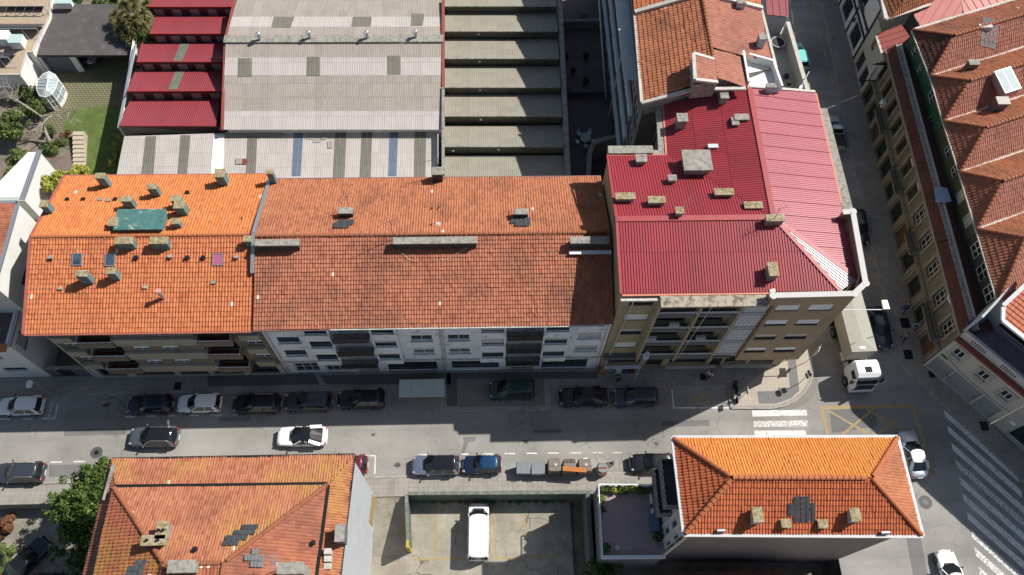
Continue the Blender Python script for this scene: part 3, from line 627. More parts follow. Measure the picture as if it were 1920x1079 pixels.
for z in fl:
    u0, u1 = bays[0]
    m = MB(); m.box(u0, u1, 27.7, FY - .004, z - .25, z + 1.12); m.build('parapet', M['beige'], b1)
    m = MB(); G = Fr((u0, 27.95, 0), (1, 0)); op = [(.9, 2.35, z + 1.15, z + 2.2), (3.4, 4.85, z + 1.15, z + 2.2)]
    wall_face(m, G, u1 - u0, z + 1.12, min(z + 2.9, 11.58), op, .15)
    m.poly([(u0, 27.95, z + 1.12), (u0, 27.95, min(z + 2.9, 11.58)), (u0, FY, min(z + 2.9, 11.58)), (u0, FY, z + 1.12)]); m.poly([(u1, 27.95, z + 1.12), (u1, 27.95, min(z + 2.9, 11.58)), (u1, FY, min(z + 2.9, 11.58)), (u1, FY, z + 1.12)])
    m.build('bay_wall', M['beige_dark'], b1, fix=False)
    for o in op: win(b1, G, o, M['frame_wh'], M['glass_blue'], 2, 1, -.1, .06, .45, M['shutter'])
    for (a, b) in ((-34.75, -31.75), (-24.7, -21.75)):
        m = MB(); m.box(a, b, 27.55, FY - .006, z - .2, z - .02); m.box(a, b, 27.55, 27.67, z - .017, z + .75); m.box(a, a + .1, 27.673, FY - .006, z - .017, z + .75); m.box(b - .1, b, 27.673, FY - .006, z - .017, z + .75)
        o = m.build('balcony', M['beige_dark'], b1)
        m = MB(); m.box(a + .12, b - .12, 27.68, FY - .01, z - .015, z + .01); m.build('balcony_floor', M['oxblood'], o)
        m = MB(); m.bar((a, 27.6, z + .95), (b, 27.6, z + .95), .06, .06); m.bar((a + .04, 27.64, z + .95), (a + .04, FY, z + .95), .05, .05); m.bar((b - .04, 27.64, z + .95), (b - .04, FY, z + .95), .05, .05)
        for k in range(5): m.bar((a + .05 + (b - a - .1) * k / 4, 27.6, z + .74), (a + .05 + (b - a - .1) * k / 4, 27.6, z + .94), .04, .04)
        m.build('railing', M['white_metal'], o)
    for (a, b) in ((X0 + .5, -35.3), (-21.2, X1 - .3)):
        m = MB(); m.box(a, b, 28.05, FY - .006, z - .2, z + .85); m.build('window_box_panel', M['beige'], b1)
m = MB(); m.tube([(X0 + .25, 28.25, 11.3), (X0 + .25, 28.25, .1)], .07); m.build('downpipe', M['conc_pale'], b1)
EZ, RZ1 = 11.9, 14.3
xl, xr = P(45, 627, EZ).x, P(471, 622, EZ).x
Yr, Yb = 35.55, 43.3
rS = [(xl, 27.7, EZ), (xr, 27.7, EZ), (xr, Yr, RZ1), (xl, Yr, RZ1)]; rN = [(xl, Yr, RZ1), (xr, Yr, RZ1), (xr, Yb, EZ), (xl, Yb, EZ)]
rf = roof_sheet('roof', [rS], M['tile_orange'], b1, 'tile', .25, .42, .075, .045, .015, 3)
roof_sheet('roof', [rN], M['tile_orange_n'], b1, 'tile', .25, .42, .075, .045, .015, 4)
ridge_tiles([((xl, Yr, RZ1 + .06), (xr, Yr, RZ1 + .06))], M['ridge'], b1)
q = MB(); q.bar((xl, 27.62, EZ - .02), (xr, 27.62, EZ - .02), .16, .14); q.bar((xl, Yb + .08, EZ - .02), (xr, Yb + .08, EZ - .02), .16, .14)
q.bar((xl - .06, 27.7, EZ + .02), (xl - .06, Yr, RZ1 + .06), .2, .22); q.bar((xl - .06, Yr, RZ1 + .06), (xl - .06, Yb, EZ + .02), .2, .22)
q.build('gutter', plain('red_brown_gutter', (.36, .11, .08), .6), b1)
q = MB()
for x in (xl + .15, xr - .12):   # gable triangles under the roof
    q.slab([(x, 27.9, 11.5), (x + .2, 27.9, 11.5), (x + .2, Yr, 11.5), (x, Yr, 11.5)], .05)
    q.add([(x, 28, 11.5), (x, Yb - .2, 11.5), (x, Yr, RZ1 - .1)], [(0, 1, 2)])
q.build('gable', M['beige_dark'], b1, fix=False)
def rz1(Y): return EZ + (RZ1 - EZ) * (1 - abs(Y - Yr) / (Yr - 27.7))
# chimneys: pixel at the top of the stack, height above the roof, plan size
def roofchim(par, rz, lst, side, capm):
    for px, py, up, sx, sy in lst:
        z = 14.5
        for _ in range(8):
            p = P(px, py, z); z = rz(p.y) + up
        chimney(par, (p.x, p.y), sx, sy, rz(p.y) - .3, z, side, capm, .12, .05)
roofchim(b1, rz1, [(188, 331, 1.5, .75, .5), (285, 351, 1.3, .75, .5), (412, 326, 1.5, .8, .8), (237, 374, 1.2, .85, .5), (330, 373, 1.2, .8, .55), (336, 385, 1.3, .8, .7), (213, 417, .7, .7, .75), (329, 416, .8, .7, .5),
  (233, 452, .9, 1.4, .6), (298, 452, .9, 1.4, .6), (464, 449, .8, .6, .5), (153, 514, 1.4, .9, .5), (208, 509, 1.2, .7, .5), (83, 383, 1.2, .6, .6), (506, 323, 1.6, .55, .45)], M['green_side'], M['lichen'])
o = MB(); z = rz1(P(300, 548, 14).y); p = P(295, 545, z + 1.5); o.tube([(p.x + .02, p.y, z - .2), (p.x, p.y, z + 1.35)], .17, 12); o = o.build('vent_pipe', M['zinc'], b1, smooth=False)
q = MB(); q.cyl((p.x, p.y, z + 1.353), .24, .14, 14, r2=.2); q.build('cowl', plain('pink_cowl', (.5, .28, .23), .6), o)
c = P(262, 411, 14.7); q = MB(); q.box(c.x - 1.95, c.x + 1.95, c.y - .95, c.y + .9, 13.2, 14.6); hb = q.build('roof_hatch', M['green_side'], b1)
q = MB(); q.box(c.x - 2.05, c.x + 2.05, c.y - 1.05, c.y + 1.0, 14.603, 14.72); q.build('hatch_lid', M['teal_hatch'], hb, bevel=.02)
def tilt(par, px, py, sx, sy, rz, Yr, slope_s, fm, gm, name, up=.1):
    z = rz(P(px, py, 13).y); p = P(px, py, z + up); s = slope_s if p.y < Yr else -slope_s
    Mx = Matrix.Translation((p.x, p.y, rz(p.y) + up)) @ Matrix.Rotation(math.atan(s), 4, 'X')
    mb = MB(); mb.box(-sx / 2, sx / 2, -sy / 2, -sy / 2 + .08, -.12, .08, Mx); mb.box(-sx / 2, sx / 2, sy / 2 - .08, sy / 2, -.12, .08, Mx); mb.box(-sx / 2, -sx / 2 + .08, -sy / 2 + .08, sy / 2 - .08, -.12, .08, Mx); mb.box(sx / 2 - .08, sx / 2, -sy / 2 + .08, sy / 2 - .08, -.12, .08, Mx)
    o = mb.build(name, fm, par); g = MB(); g.box(-sx / 2 + .07, sx / 2 - .07, -sy / 2 + .07, sy / 2 - .07, -.1, .04, Mx); g.build('pane', gm, o); return o
s1 = (RZ1 - EZ) / (Yr - 27.7)
tilt(b1, 143, 485, .85, 1.05, rz1, Yr, s1, M['zinc'], M['glass_blue'], 'skylight'); tilt(b1, 205, 486, .85, 1.05, rz1, Yr, s1, M['zinc'], M['glass_blue'], 'skylight')
tilt(b1, 407, 485, .85, 1.05, rz1, Yr, s1, M['zinc'], flat('pink_skylight', (.42, .12, .22), .2), 'skylight')
for px, py in [(95, 483), (113, 541), (255, 483), (319, 481), (351, 483), (381, 483), (443, 482), (400, 530), (272, 539), (126, 374), (156, 374), (188, 374), (203, 376), (216, 374), (115, 431), (179, 431), (362, 411), (392, 412), (422, 411), (453, 411), (351, 361)]:
    z = rz1(P(px, py, 13).y); p = P(px, py, z + .1); mb = MB()
    mb.add([(p.x - .2, p.y - .14, p.z + .09), (p.x + .2, p.y - .14, p.z + .09), (p.x + .16, p.y + .16, p.z + .02 + s1 * .16), (p.x - .16, p.y + .16, p.z + .02 + s1 * .16), (p.x - .2, p.y - .14, p.z - .1), (p.x + .2, p.y - .14, p.z - .1)], [(0, 1, 2, 3), (0, 4, 5, 1), (0, 3, 4), (1, 5, 2)])
    mb.build('vent_tile', M['concrete'] if px % 3 else M['dark_metal'], b1)
# ---------------------------------------------------------------- B2
b2 = thing('apartment_building', 'stained white apartment house with long weathered rust-red tiled roof between orange and red roofs', 'building', (-4.2, 35, 0))
X0, X1 = -19.2, 10.85
xo = lambda *l: [(a - X0, b - X0, c, d) for a, b, c, d in l]
ops = []
for z in (4.5, 7.5, 10.4):
    h = 1.35
    ops += xo((-18.3, -16.35, z, z + h), (-6.65, -4.75, z, z + h), (-3.4, -1.45, z, z + h), (8.15, 10.25, z, z + h), (-12.7, -10.6, z - .7, z + h), (2.2, 4.6, z - .7, z + h))
shops = xo((-18.2, -15.9, .1, 2.6), (-15.3, -13.4, .1, 2.5), (-9.4, -4.7, .1, 2.5), (-3.3, 1.2, .3, 2.5), (5.3, 9.7, .1, 2.5)); doors = xo((-12.3, -10.3, .1, 2.3), (2.4, 4.5, .1, 2.3))
w, Fs = walls(b2, [(X0, FY), (X1, FY), (X1, 42.3), (X0, 42.3)], 0, 11.8, M['white_dirty'], {0: ops + shops + doors}, depth=.3)
F = Fs[0]
for i, o in enumerate(ops):
    k = i % 6
    if k < 4: win(b2, F, o, M['frame_dk'] if k == 0 else M['frame_wh'], M['glass'], 2, 1, -.16, .06, 0 if k == 0 else R.choice([.25, .5, .55, .7, .9]), M['shutter_gr'], sill=M['conc_pale'])
    else: win(b2, F, o, M['frame_dk'], M['glass'], 3, 1, -.22, .06)
for o in shops: win(b2, F, o, M['frame_wh'] if o[0] < 4 else M['dark_metal'], M['glass'], 3, 2 if o[0] < 4 else 1, -.2, .07, name='shop_window')
for o in doors: door(b2, F, o, M['wood'], M['zinc'])
for (a, b) in ((-15.6, -13.35), (-9.95, -7.7), (-.55, 1.75), (5.0, 7.35)):
    m = MB(); G = Fr((a, 27.95, 0), (1, 0)); op = [(.17, b - a - .17, z, z + 1.4) for z in (4.4, 7.45, 10.35)]
    wall_face(m, G, b - a, 3.2, 11.78, op, .2); m.poly([(a, 27.95, 3.2), (a, 27.95, 11.78), (a, FY, 11.78), (a, FY, 3.2)]); m.poly([(b, 27.95, 3.2), (b, 27.95, 11.78), (b, FY, 11.78), (b, FY, 3.2)]); m.poly([(a, 27.95, 3.2), (b, 27.95, 3.2), (b, FY, 3.2), (a, FY, 3.2)])
    m.build('bay_window_wall', M['white_dirty'], b2, fix=False)
    for o in op: win(b2, G, o, M['frame_dk'], M['glass'], 2, 1, -.12, .07, 0 if a < -14 else R.choice([.3, .45, .55, .8]), M['shutter_gr'], sill=M['conc_pale'])
for a, b in ((-13.25, -10.05), (1.8, 4.95)):
    for z in (3.35, 6.4, 9.4):
        m = MB(); m.box(a, b, 27.45, FY - .004, z - .16, z); o = m.build('balcony', M['concrete'], b2)
        m = MB(); n = 22
        for k in range(n + 1): m.bar((a + .05 + (b - a - .1) * k / n, 27.5, z), (a + .05 + (b - a - .1) * k / n, 27.5, z + .95), .025, .025, Vector((0, 1, 0)))
        m.bar((a, 27.5, z + .97), (b, 27.5, z + .97), .05, .05); m.box(a + .02, b - .02, 27.52, 27.54, z + .06, z + .9)
        for x in (a + .03, b - .03): m.bar((x, 27.53, z + .97), (x, FY - .3, z + .97), .04, .04); m.bar((x, 27.53, z + .5), (x, FY - .3, z + .5), .03, .03)
        m.build('railing', M['black_pl'], o)
m = MB(); m.tube([(-4.05, 28.3, 11.5), (-4.05, 28.3, .12)], .06); m.tube([(-3.8, 28.3, 11.5), (-3.8, 28.3, .12)], .05); m.tube([(X0 + .3, 28.3, 11.5), (X0 + .3, 28.3, .12)], .06); m.tube([(10.55, 28.3, 11.5), (10.55, 28.3, .12)], .06); m.build('downpipe', M['conc_pale'], b2)
m = MB(); m.box(X0, X1, 28.26, FY - .003, 3.02, 3.22); m.build('string_course', M['conc_pale'], b2)
EZ2, RZ2, Yr2, Yb2 = 12.0, 14.55, 35.25, 42.7
xl2, xr2 = xr + .14, 10.8
roof_sheet('roof', [[(xl2, 27.75, EZ2), (xr2, 27.75, EZ2), (xr2, Yr2, RZ2), (xl2, Yr2, RZ2)]], M['tile_rust'], b2, 'tile', .23, .37, .05, .06, .035, 5)
roof_sheet('roof', [[(xl2, Yr2, RZ2), (xr2, Yr2, RZ2), (xr2, Yb2, EZ2), (xl2, Yb2, EZ2)]], M['tile_rust_n'], b2, 'tile', .23, .37, .05, .04, .035, 6)
ridge_tiles([((xl2, Yr2, RZ2 + .05), (xr2, Yr2, RZ2 + .05))], M['ridge_rust'], b2)
def rz2(Y): return EZ2 + (RZ2 - EZ2) * (1 - abs(Y - Yr2) / (Yr2 - 27.75))
q = MB(); q.bar((xl2, 27.68, EZ2 - .04), (-13, 27.68, EZ2 - .04), .14, .12); q.bar((xl2, Yb2 + .08, EZ2 - .04), (xr2, Yb2 + .08, EZ2 - .04), .14, .12); q.build('gutter', plain('brown_gutter', (.2, .1, .08), .6), b2)
q = MB(); q.bar((-13, 27.68, EZ2 - .04), (9.2, 27.68, EZ2 - .04), .14, .12); q.build('gutter', M['conc_pale'], b2)
q = MB(); q.bar((xr + .02, 32.2, rz2(32.2) + .18), (xr + .02, Yr2 + .2, RZ2 + .2), .3, .14); q.bar((xr + .02, Yr2 + .2, RZ2 + .2), (xr + .02, Yb2, EZ2 + .2), .3, .14); q.build('party_wall_flashing', M['zinc'], b2)
q = MB()
for x in (X0 + .1, X1 - .1): q.add([(x, 27.9, 11.7), (x, Yb2 - .2, 11.7), (x, Yr2, RZ2 - .1)], [(0, 1, 2)])
q.build('gable', M['white_dirty'], b2, fix=False)
dkchim = plain('sooty_render', (.055, .05, .045), .9, var=.2)
def long_chim(px0, px1, py, up, wd):
    z = 15
    for _ in range(8):
        a = P(px0, py, z); z = rz2(a.y) + up
    b = P(px1, py, z); chimney(b2, ((a.x + b.x) / 2, a.y), b.x - a.x, wd, rz2(a.y) - .4, z, dkchim, M['concrete'], .14, .06)
long_chim(480, 560, 457, .75, .5); long_chim(738, 893, 453, .8, .55); long_chim(1070, 1141, 452, .8, .55)
roofchim(b2, rz2, [(648, 396, .75, 1.2, .55), (977, 398, .75, 1.2, .5), (820, 322, 1.3, .9, .75)], dkchim, M['concrete'])
def dark_tiles(par, rz, Yr, s, px, py, nx, ny, tw, tl, m, cut=()):
    z = rz(P(px, py, 13).y); p = P(px, py, z); sg = 1 if p.y < Yr else -1; mb = MB()
    for i in range(nx):
        for j in range(ny):
            if (i, j) in cut: continue
            x = p.x + (i - nx / 2) * tw; y = p.y + (j - ny / 2) * tl
            for k in range(3):
                x0 = x + tw * k / 3; z0 = rz(y) + .22; z1 = rz(y + tl) + .22; hh = .035 if k == 1 else 0; e = .03 * (sg > 0); e2 = .03 * (sg < 0)
                mb.poly([(x0, y, z0 + e + hh), (x0 + tw / 3 - .004, y, z0 + e + hh), (x0 + tw / 3 - .004, y + tl - .02, z1 + e2 + hh), (x0, y + tl - .02, z1 + e2 + hh)])
    return mb.build('glass_tiles', m, par, fix=False)
gt = plain('grimy_glass_tiles', (.06, .07, .075), .35, var=.35, scale=3)
dark_tiles(b2, rz2, Yr2, .34, 646, 424, 5, 3, .34, .34, gt, [(0, 2), (4, 0)]); dark_tiles(b2, rz2, Yr2, .34, 976, 420, 5, 3, .34, .36, gt, [(0, 0)])
p = P(1105, 464, 15.0); q = MB(); q.bar((P(1067, 464, rz2(33.6) + .3).x, 33.5, rz2(33.5) + .3), (10.75, 33.5, rz2(33.5) + .3), .35, .05); q.build('white_flashing', M['white_metal'], b2)
def antenna(par, px, py, rz, h, n=5, rot=.4):
    z = rz(P(px, py, 14).y); p = P(px, py, z); mb = MB(); mb.tube([(p.x, p.y, z - .1), (p.x, p.y, z + h)], .025, 6)
    d = Vector((math.cos(rot), math.sin(rot), 0)); s = Vector((-d.y, d.x, 0)); t = Vector((p.x, p.y, z + h - .15)); mb.bar(t - d * .7, t + d * .7, .03, .03)
    for k in range(n):
        c = t + d * (-.6 + 1.2 * k / (n - 1)); mb.bar(c - s * (.28 + .05 * k), c + s * (.28 + .05 * k), .018, .018)
    return mb.build('antenna', plain('antenna_metal', (.1, .1, .1), .5) if not bpy.data.materials.get('antenna_metal') else bpy.data.materials['antenna_metal'], par)
antenna(b2, 738, 448, rz2, 3.0); antenna(b2, 655, 392, rz2, 2.0, rot=.9); antenna(b2, 812, 328, rz2, 2.4, rot=.2); antenna(b2, 985, 395, rz2, 2.2, rot=1.2)
for px, py in [(810, 394), (823, 393), (809, 425)]:
    z = rz2(P(px, py, 13).y); p = P(px, py, z); q = MB(); q.tube([(p.x, p.y, z - .1), (p.x, p.y, z + .45)], .06, 8); q.build('vent_pipe', M['dark_metal'], b2)
z = rz2(P(822, 424, 13).y); p = P(822, 424, z); q = MB(); q.box(p.x - .2, p.x + .2, p.y - .2, p.y + .2, z - .1, z + .3); q.build('vent_box', M['conc_pale'], b2)
# loose cables on the roof
q = MB()
for pts in ([(748, 470), (757, 478), (768, 488), (775, 489)], [(880, 462), (860, 474), (838, 486), (828, 488), (826, 484)]):
    q.tube([(lambda z: P(a, b, z))(rz2(P(a, b, 14).y) + .14) for a, b in pts], .02, 5)
q.build('roof_cable', M['conc_pale'], b2)
# ---------------------------------------------------------------- B3
b3 = thing('apartment_building', 'tan and brown corner apartment house with crimson corrugated metal roof and white corner parapet', 'building', (21, 37, 0))
XL = 10.95
X2 = 30.4
E3 = [P(1609, 524, 16.1), P(1528, 176, 15.9)]
foot = [(XL, FY), (28.8, FY), (E3[0].x - .35, 29.6), (E3[1].x - .35, E3[1].y - .2), (P(1250, 197, 16).x, E3[1].y - 1.2), (P(1250, 290, 16).x, 42.2), (XL, 42.2)]
zf = [4.3, 7.35, 10.4, 13.4]
ops = []; kinds = []
for i, z in enumerate(zf):
    ops.append((11.75 - XL, 13.75 - XL, z + .9, z + 2.2)); kinds.append('sh' if i % 2 == 0 else 'w')
    ops.append((14.5 - XL, 17.1 - XL, z + .05, z + 2.2)); kinds.append('b')
    ops.append((17.8 - XL, 20.4 - XL, z + .05, z + 2.2)); kinds.append('b')
shops = [(11.7 - XL, 14.8 - XL, .9, 2.8), (15.4 - XL, 17.0 - XL, .1, 2.6), (17.6 - XL, 21.3 - XL, .6, 2.6), (23.0 - XL, 25.2 - XL, .6, 2.7), (25.5 - XL, 27.9 - XL, .6, 2.7)]
dr = (21.7 - XL, 22.8 - XL, .1, 2.5)
Le = (Vector(foot[2]) - Vector(foot[3])).length
eops = [(a, a + 1.6, z + .9, z + 2.2) for z in zf for a in (2, 6, 10, 14, 18)]
w, Fs = walls(b3, foot, 0, 15.9, M['tan'], {0: ops + shops + [dr], 2: eops}, depth=.5)
F = Fs[0]
for o, k in zip(ops, kinds):
    if k == 'b': win(b3, F, o, M['frame_dk'], M['glass'], 3, 1, -.4, .07)
    else: win(b3, F, o, M['frame_dk'], M['glass'], 2, 1, -.1, .07, .92 if k == 'sh' else .5, M['shutter'] if k == 'sh' else M['shutter_gr'])
for o in eops: win(b3, Fs[2], o, M['frame_dk'], M['glass'], 2, 1, -.1, .06, .6, M['shutter'])
for o in shops: win(b3, F, o, M['dark_metal'], M['glass'], 2, 1, -.3, .08, name='shop_window')
door(b3, F, dr, M['black_pl'], M['zinc'])
m = MB(); m.box(11.5, 15.0, 28.2, FY - .003, 2.85, 3.0); m.build('shop_sign', M['lime'], b3)
m = MB(); m.box(11.4, 15.0, 28.0, 28.35, .75, .83); m.build('shop_sill', M['white_metal'], b3)
m = MB(); m.box(17.4, 22.4, 28.05, 28.35, .45, .55); m.box(23.0, 28.0, 28.05, 28.35, .45, .55); m.build('shop_sill', M['conc_pale'], b3)
m = MB(); m.box(11.0, 22.9, 27.9, FY - .005, 3.4, 3.9); m.build('shop_fascia', M['grey_dk'], b3)
# projecting right part
xa, xb = 23.45, 29.45
m = MB(); G = Fr((xa, 27.7, 0), (1, 0)); rops = []
for z in zf: rops += [(.25, 2.2, z + .9, z + 2.15), (2.95, 4.95, z + .9, z + 2.15)]
wall_face(m, G, xb - xa, 3.35, 16.9, rops, .2)
cE = (E3[0].x - .05, 29.9)
m.poly([(xb, 27.7, 3.35), (cE[0], cE[1], 3.35), (cE[0], cE[1], 16.9), (xb, 27.7, 16.9)]); m.poly([(xa, 27.7, 3.35), (xa, 27.7, 16.9), (xa, FY, 16.9), (xa, FY, 3.35)])
m.poly([(xa, 27.7, 3.35), (xb, 27.7, 3.35), (cE[0], cE[1], 3.35), (xa, FY + 1, 3.35)])
m.build('oriel_wall', M['brown'], b3, fix=False)
for i, o in enumerate(rops): win(b3, G, o, M['frame_dk'], M['glass'], 2, 1, -.1, .06, [.6, .6, .45, .45, .75, .75, .9, .9][i], M['shutter'] if i not in (2, 3) else M['shutter_gr'])
# balconies and lattice screens
for z in zf:
    for a, b in ((14.15, 17.4), (17.6, 20.8)):
        m = MB(); m.box(a, b, 27.75, FY - .004, z - .2, z); m.box(a, b, 27.75, 27.83, z + .003, z + .35); o = m.build('balcony', M['grey_dk'], b3)
        m = MB(); n = 16
        for k in range(n + 1): m.bar((a + .05 + (b - a - .1) * k / n, 27.72, z + .62), (a + .05 + (b - a - .1) * k / n, 27.72, z + .95), .06, .06, Vector((0, 1, 0)))
        m.bar((a - .05, 27.72, z + .97), (b + .05, 27.72, z + .97), .06, .05); m.bar((a, 27.75, z + .97), (a, FY, z + .97), .05, .05)
        m.build('railing', M['white_metal'], o)
    m = MB(); u0, u1 = 21.0, 23.25; y = 28.0
    nx, ny = 9, 6
    for k in range(nx + 1): x = u0 + (u1 - u0) * k / nx; m.box(x - .04, x + .04, y, y + .1, z + .3, z + 2.5)
    for k in range(ny + 1): zz = z + .3 + 2.2 * k / ny; m.box(u0 - .05, u1 + .05, y - .012, y + .11, zz - .045, zz + .045)
    o = m.build('lattice_screen', M['white_metal'], b3)
    m = MB(); m.box(u0, u1, 28.2, FY - .008, z + .28, z + 2.55); m.build('screen_back', M['glass'], o)
    m = MB(); m.box(u0 - .1, u1 + .1, 27.92, FY - .005, z - .1, z + .22); m.build('screen_sill', M['grey_pl'], o)
for x in (14.05, 17.5, 20.9): m = MB(); m.box(x - .1, x + .1, 27.62, FY - .003, 3.6, 15.85); m.build('pilaster', M['tan'], b3)
m = MB(); m.box(14.0, 22.6, 27.35, FY - .006, 16.0, 16.2); m.build('canopy', plain('mossy_canopy_slab', (.36, .32, .25), .9, var=.2, scale=2, dirt=((.12, .1, .06), 1.6, .48, .62)), b3)
m = MB(); m.bar((XL - .1, 28.2, 15.9), (14.0, 28.2, 15.9), .3, .16); m.build('gutter', M['conc_pale'], b3)
m = MB(); m.tube([(12.0, 28.25, 15.8), (11.4, 28.25, .2)], .06); m.build('downpipe', M['conc_pale'], b3)
m = MB(); m.tube([(18.0, 27.5, 16.2), (18.1, 27.45, 17.3)], .02, 5); m.tube([(18.05, 27.3, 16.25), (17.6, 27.35, 5.0)], .02, 5); m.build('roof_cable', M['white_metal'], b3)
for x, z in ((19.2, 7.4), (14.75, 7.4), (16.2, 10.45)):
    m = MB(); m.box(x - .42, x + .42, 28.05, 28.36, z + .02, z + .62); o = m.build('air_conditioner', M['white_metal'], b3, bevel=.02); m = MB(); m.cyl((x - .1, 28.03, z + .32), .22, .02, 14, 'y'); m.build('fan_grille', M['conc_pale'], o)
# red roof
J = P(1450, 408, 17.35); Rr = P(1405, 165, 17.35); V = P(1250, 291, 16.0); Wt = P(1244, 197, 16.0)
eS = 28.55; Yrm = J.y
A = (XL - .1, eS, 16.25); B = P(1575, 549, 16.25); Cc = P(1609, 524, 16.15); D = P(1528, 175, 15.95); G0 = (XL - .1, Yrm, 17.3)
H0 = (XL, V.y, 16.0)
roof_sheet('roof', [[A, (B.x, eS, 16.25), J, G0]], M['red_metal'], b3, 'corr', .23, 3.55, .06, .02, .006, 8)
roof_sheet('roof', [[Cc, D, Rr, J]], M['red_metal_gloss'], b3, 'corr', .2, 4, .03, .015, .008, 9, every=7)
roof_sheet('roof', [[G0, J, V, H0]], M['red_metal'], b3, 'corr', .23, 9, .06, .006, .006, 10)
roof_sheet('roof', [[J, Rr, Wt, V]], M['red_metal'], b3, 'corr', .23, 2.6, .055, .02, .006, 11)
roof_sheet('roof', [[(B.x, eS, 16.25), Cc, J]], M['bare_sheet'], b3, 'corr', .23, 12, .06, .006, .006, 12)
m = MB()
for a, b, wd in ((G0, J, .5), (J, Rr, .45), (J, (B.x, eS, 16.3), .35), (J, Cc, .4), (A, G0, .16), ((XL - .1, V.y, 16.05), G0, .16)):
    a = Vector(a) + Vector((0, 0, .07)); b = Vector(b) + Vector((0, 0, .07)); m.bar(a, b, wd, .05)
m.build('ridge_flashing', M['red_trim'], b3)
m = MB(); m.bar((XL, eS - .1, 16.18), (23.6, eS - .1, 16.18), .16, .14); m.bar(D + Vector((.1, 0, -.05)), E3[0] + (D - E3[0]) * .38 + Vector((.1, 0, -.05)), .16, .14); m.bar(H0, V, .16, .14); m.bar(Wt - Vector((.05, 0, 0)), V - Vector((.05, 0, 0)), .16, .14)
m.build('gutter', M['salmon_gutter'], b3)
m = MB(); m.bar(D + Vector((0, .12, .05)), Rr + Vector((0, .12, .05)), .25, .16); m.build('verge_flashing', M['conc_pale'], b3)
m = MB(); m.bar(V, J, .3, .02); m.build('valley_gutter', M['dark_metal'], b3)
pp = [P(*p, 17.2) for p in [(1581, 397), (1600, 396), (1624, 531), (1603, 551), (1450, 554.5), (1448, 545)]]
m = MB()
for a, b in zip(pp[:-1], pp[1:]):
    d = (b - a).normalized(); m.slab([a + Vector((d.y, -d.x, 0)) * .26 - d * .05, b + Vector((d.y, -d.x, 0)) * .26 + d * .2, b - Vector((d.y, -d.x, 0)) * .2 + d * .1, a - Vector((d.y, -d.x, 0)) * .2 - d * .05], .12)
for a in pp[1:-1]: m.cyl(a - Vector((0, 0, .118)), .3, .122, 10)
m.build('parapet_coping', plain('white_coping', (.52, .505, .48), .8, var=.1, scale=2, dirt=((.4, .38, .35), 2, .55, .8)), b3, fix=True)
m = MB()
for a, b in zip(pp[:-1], pp[1:]): m.bar((a.x, a.y, 16.3), (b.x, b.y, 16.3), .22, 1.55)
m.build('parapet', M['brown'], b3)
c0 = P(1545, 200, 15.6); c1 = P(1605, 440, 15.6)
m = MB(); e0 = D + Vector((.2, 0, -.3)); e1 = E3[0] + (D - E3[0]) * .34 + Vector((.2, 0, -.3)); m.slab([e1, e1 + Vector((.95, 0, 0)), e0 + Vector((.75, -1.5, 0)), e0 + Vector((0, -1.5, 0))], .25); m.build('cornice', M['concrete'], b3)
m = MB()
m.bar(H0 + Vector((0, .45, -.1)) if isinstance(H0, Vector) else Vector(H0) + Vector((0, .45, -.1)), V + Vector((-1.2, .45, -.1)), .8, .7); m.build('parapet', M['concrete'], b3)
m = MB(); m.bar(V + Vector((-1.3, .3, -.1)), V + Vector((-.2, .3, -.1)), .4, .3); m.bar(Wt + Vector((-.45, 0, -.15)), V + Vector((-.45, 0, -.15)), .5, .3); m.build('parapet', M['concrete'], b3)
def rz3(x, y):
    zs = 16.25 + (17.33 - 16.25) * (y - eS) / (Yrm - eS); zn = 16.0 + (17.33 - 16.0) * (V.y - y) / (V.y - Yrm)
    return min(zs, zn) if x < V.x + 3 and y < V.y or y < Yrm else 16.75
for px, py, up, sx, sy in [(1202, 298, .55, .8, .65), (1260, 335, .45, .6, .45), (1172, 369, .5, 1.5, .5), (1231, 376, .5, 1.3, .5), (1357, 361, .55, 1.5, .5), (1412, 386, .55, 1.4, .5), (1274, 396, .6, .55, .5), (1453, 410, .7, 1.4, .5), (1449, 506, .9, .65, 1.1), (1279, 222, .6, .8, .75), (1390, 221, .6, 1.15, .5), (1378, 229, .5, .5, .65), (1357, 176, 1.0, .6, 1.1)]:
    z = 17
    for _ in range(6):
        p = P(px, py, z); z = rz3(p.x, p.y) + up
    chimney(b3, (p.x, p.y), sx, sy, z - up - .6, z, M['concrete'], M['lichen'] if py > 340 else M['concrete'], .14, .09)
p = P(1308, 299, 17.6); m = MB(); m.box(p.x - 1.05, p.x + 1.05, p.y - .85, p.y + .9, 16.0, 17.3); o = m.build('roof_access_hut', M['concrete'], b3); m = MB(); m.box(p.x - 1.25, p.x + 1.25, p.y - 1.05, p.y + 1.1, 17.303, 17.48); m.build('hut_lid', plain('stained_slab', (.33, .31, .28), .9, var=.2, scale=1, dirt=((.2, .18, .16), 2, .45, .6)), o, bevel=.02)
p = P(1337, 275, 16.9); m = MB(); m.box(p.x - .45, p.x + .45, p.y - .15, p.y + .25, 16.4, 16.95); m.build('skylight', M['zinc'], b3)
antenna(b3, 1449, 415, lambda y: 17.6, 2.0); antenna(b3, 1284, 392, lambda y: 17.2, 1.3, 4, 1.0)
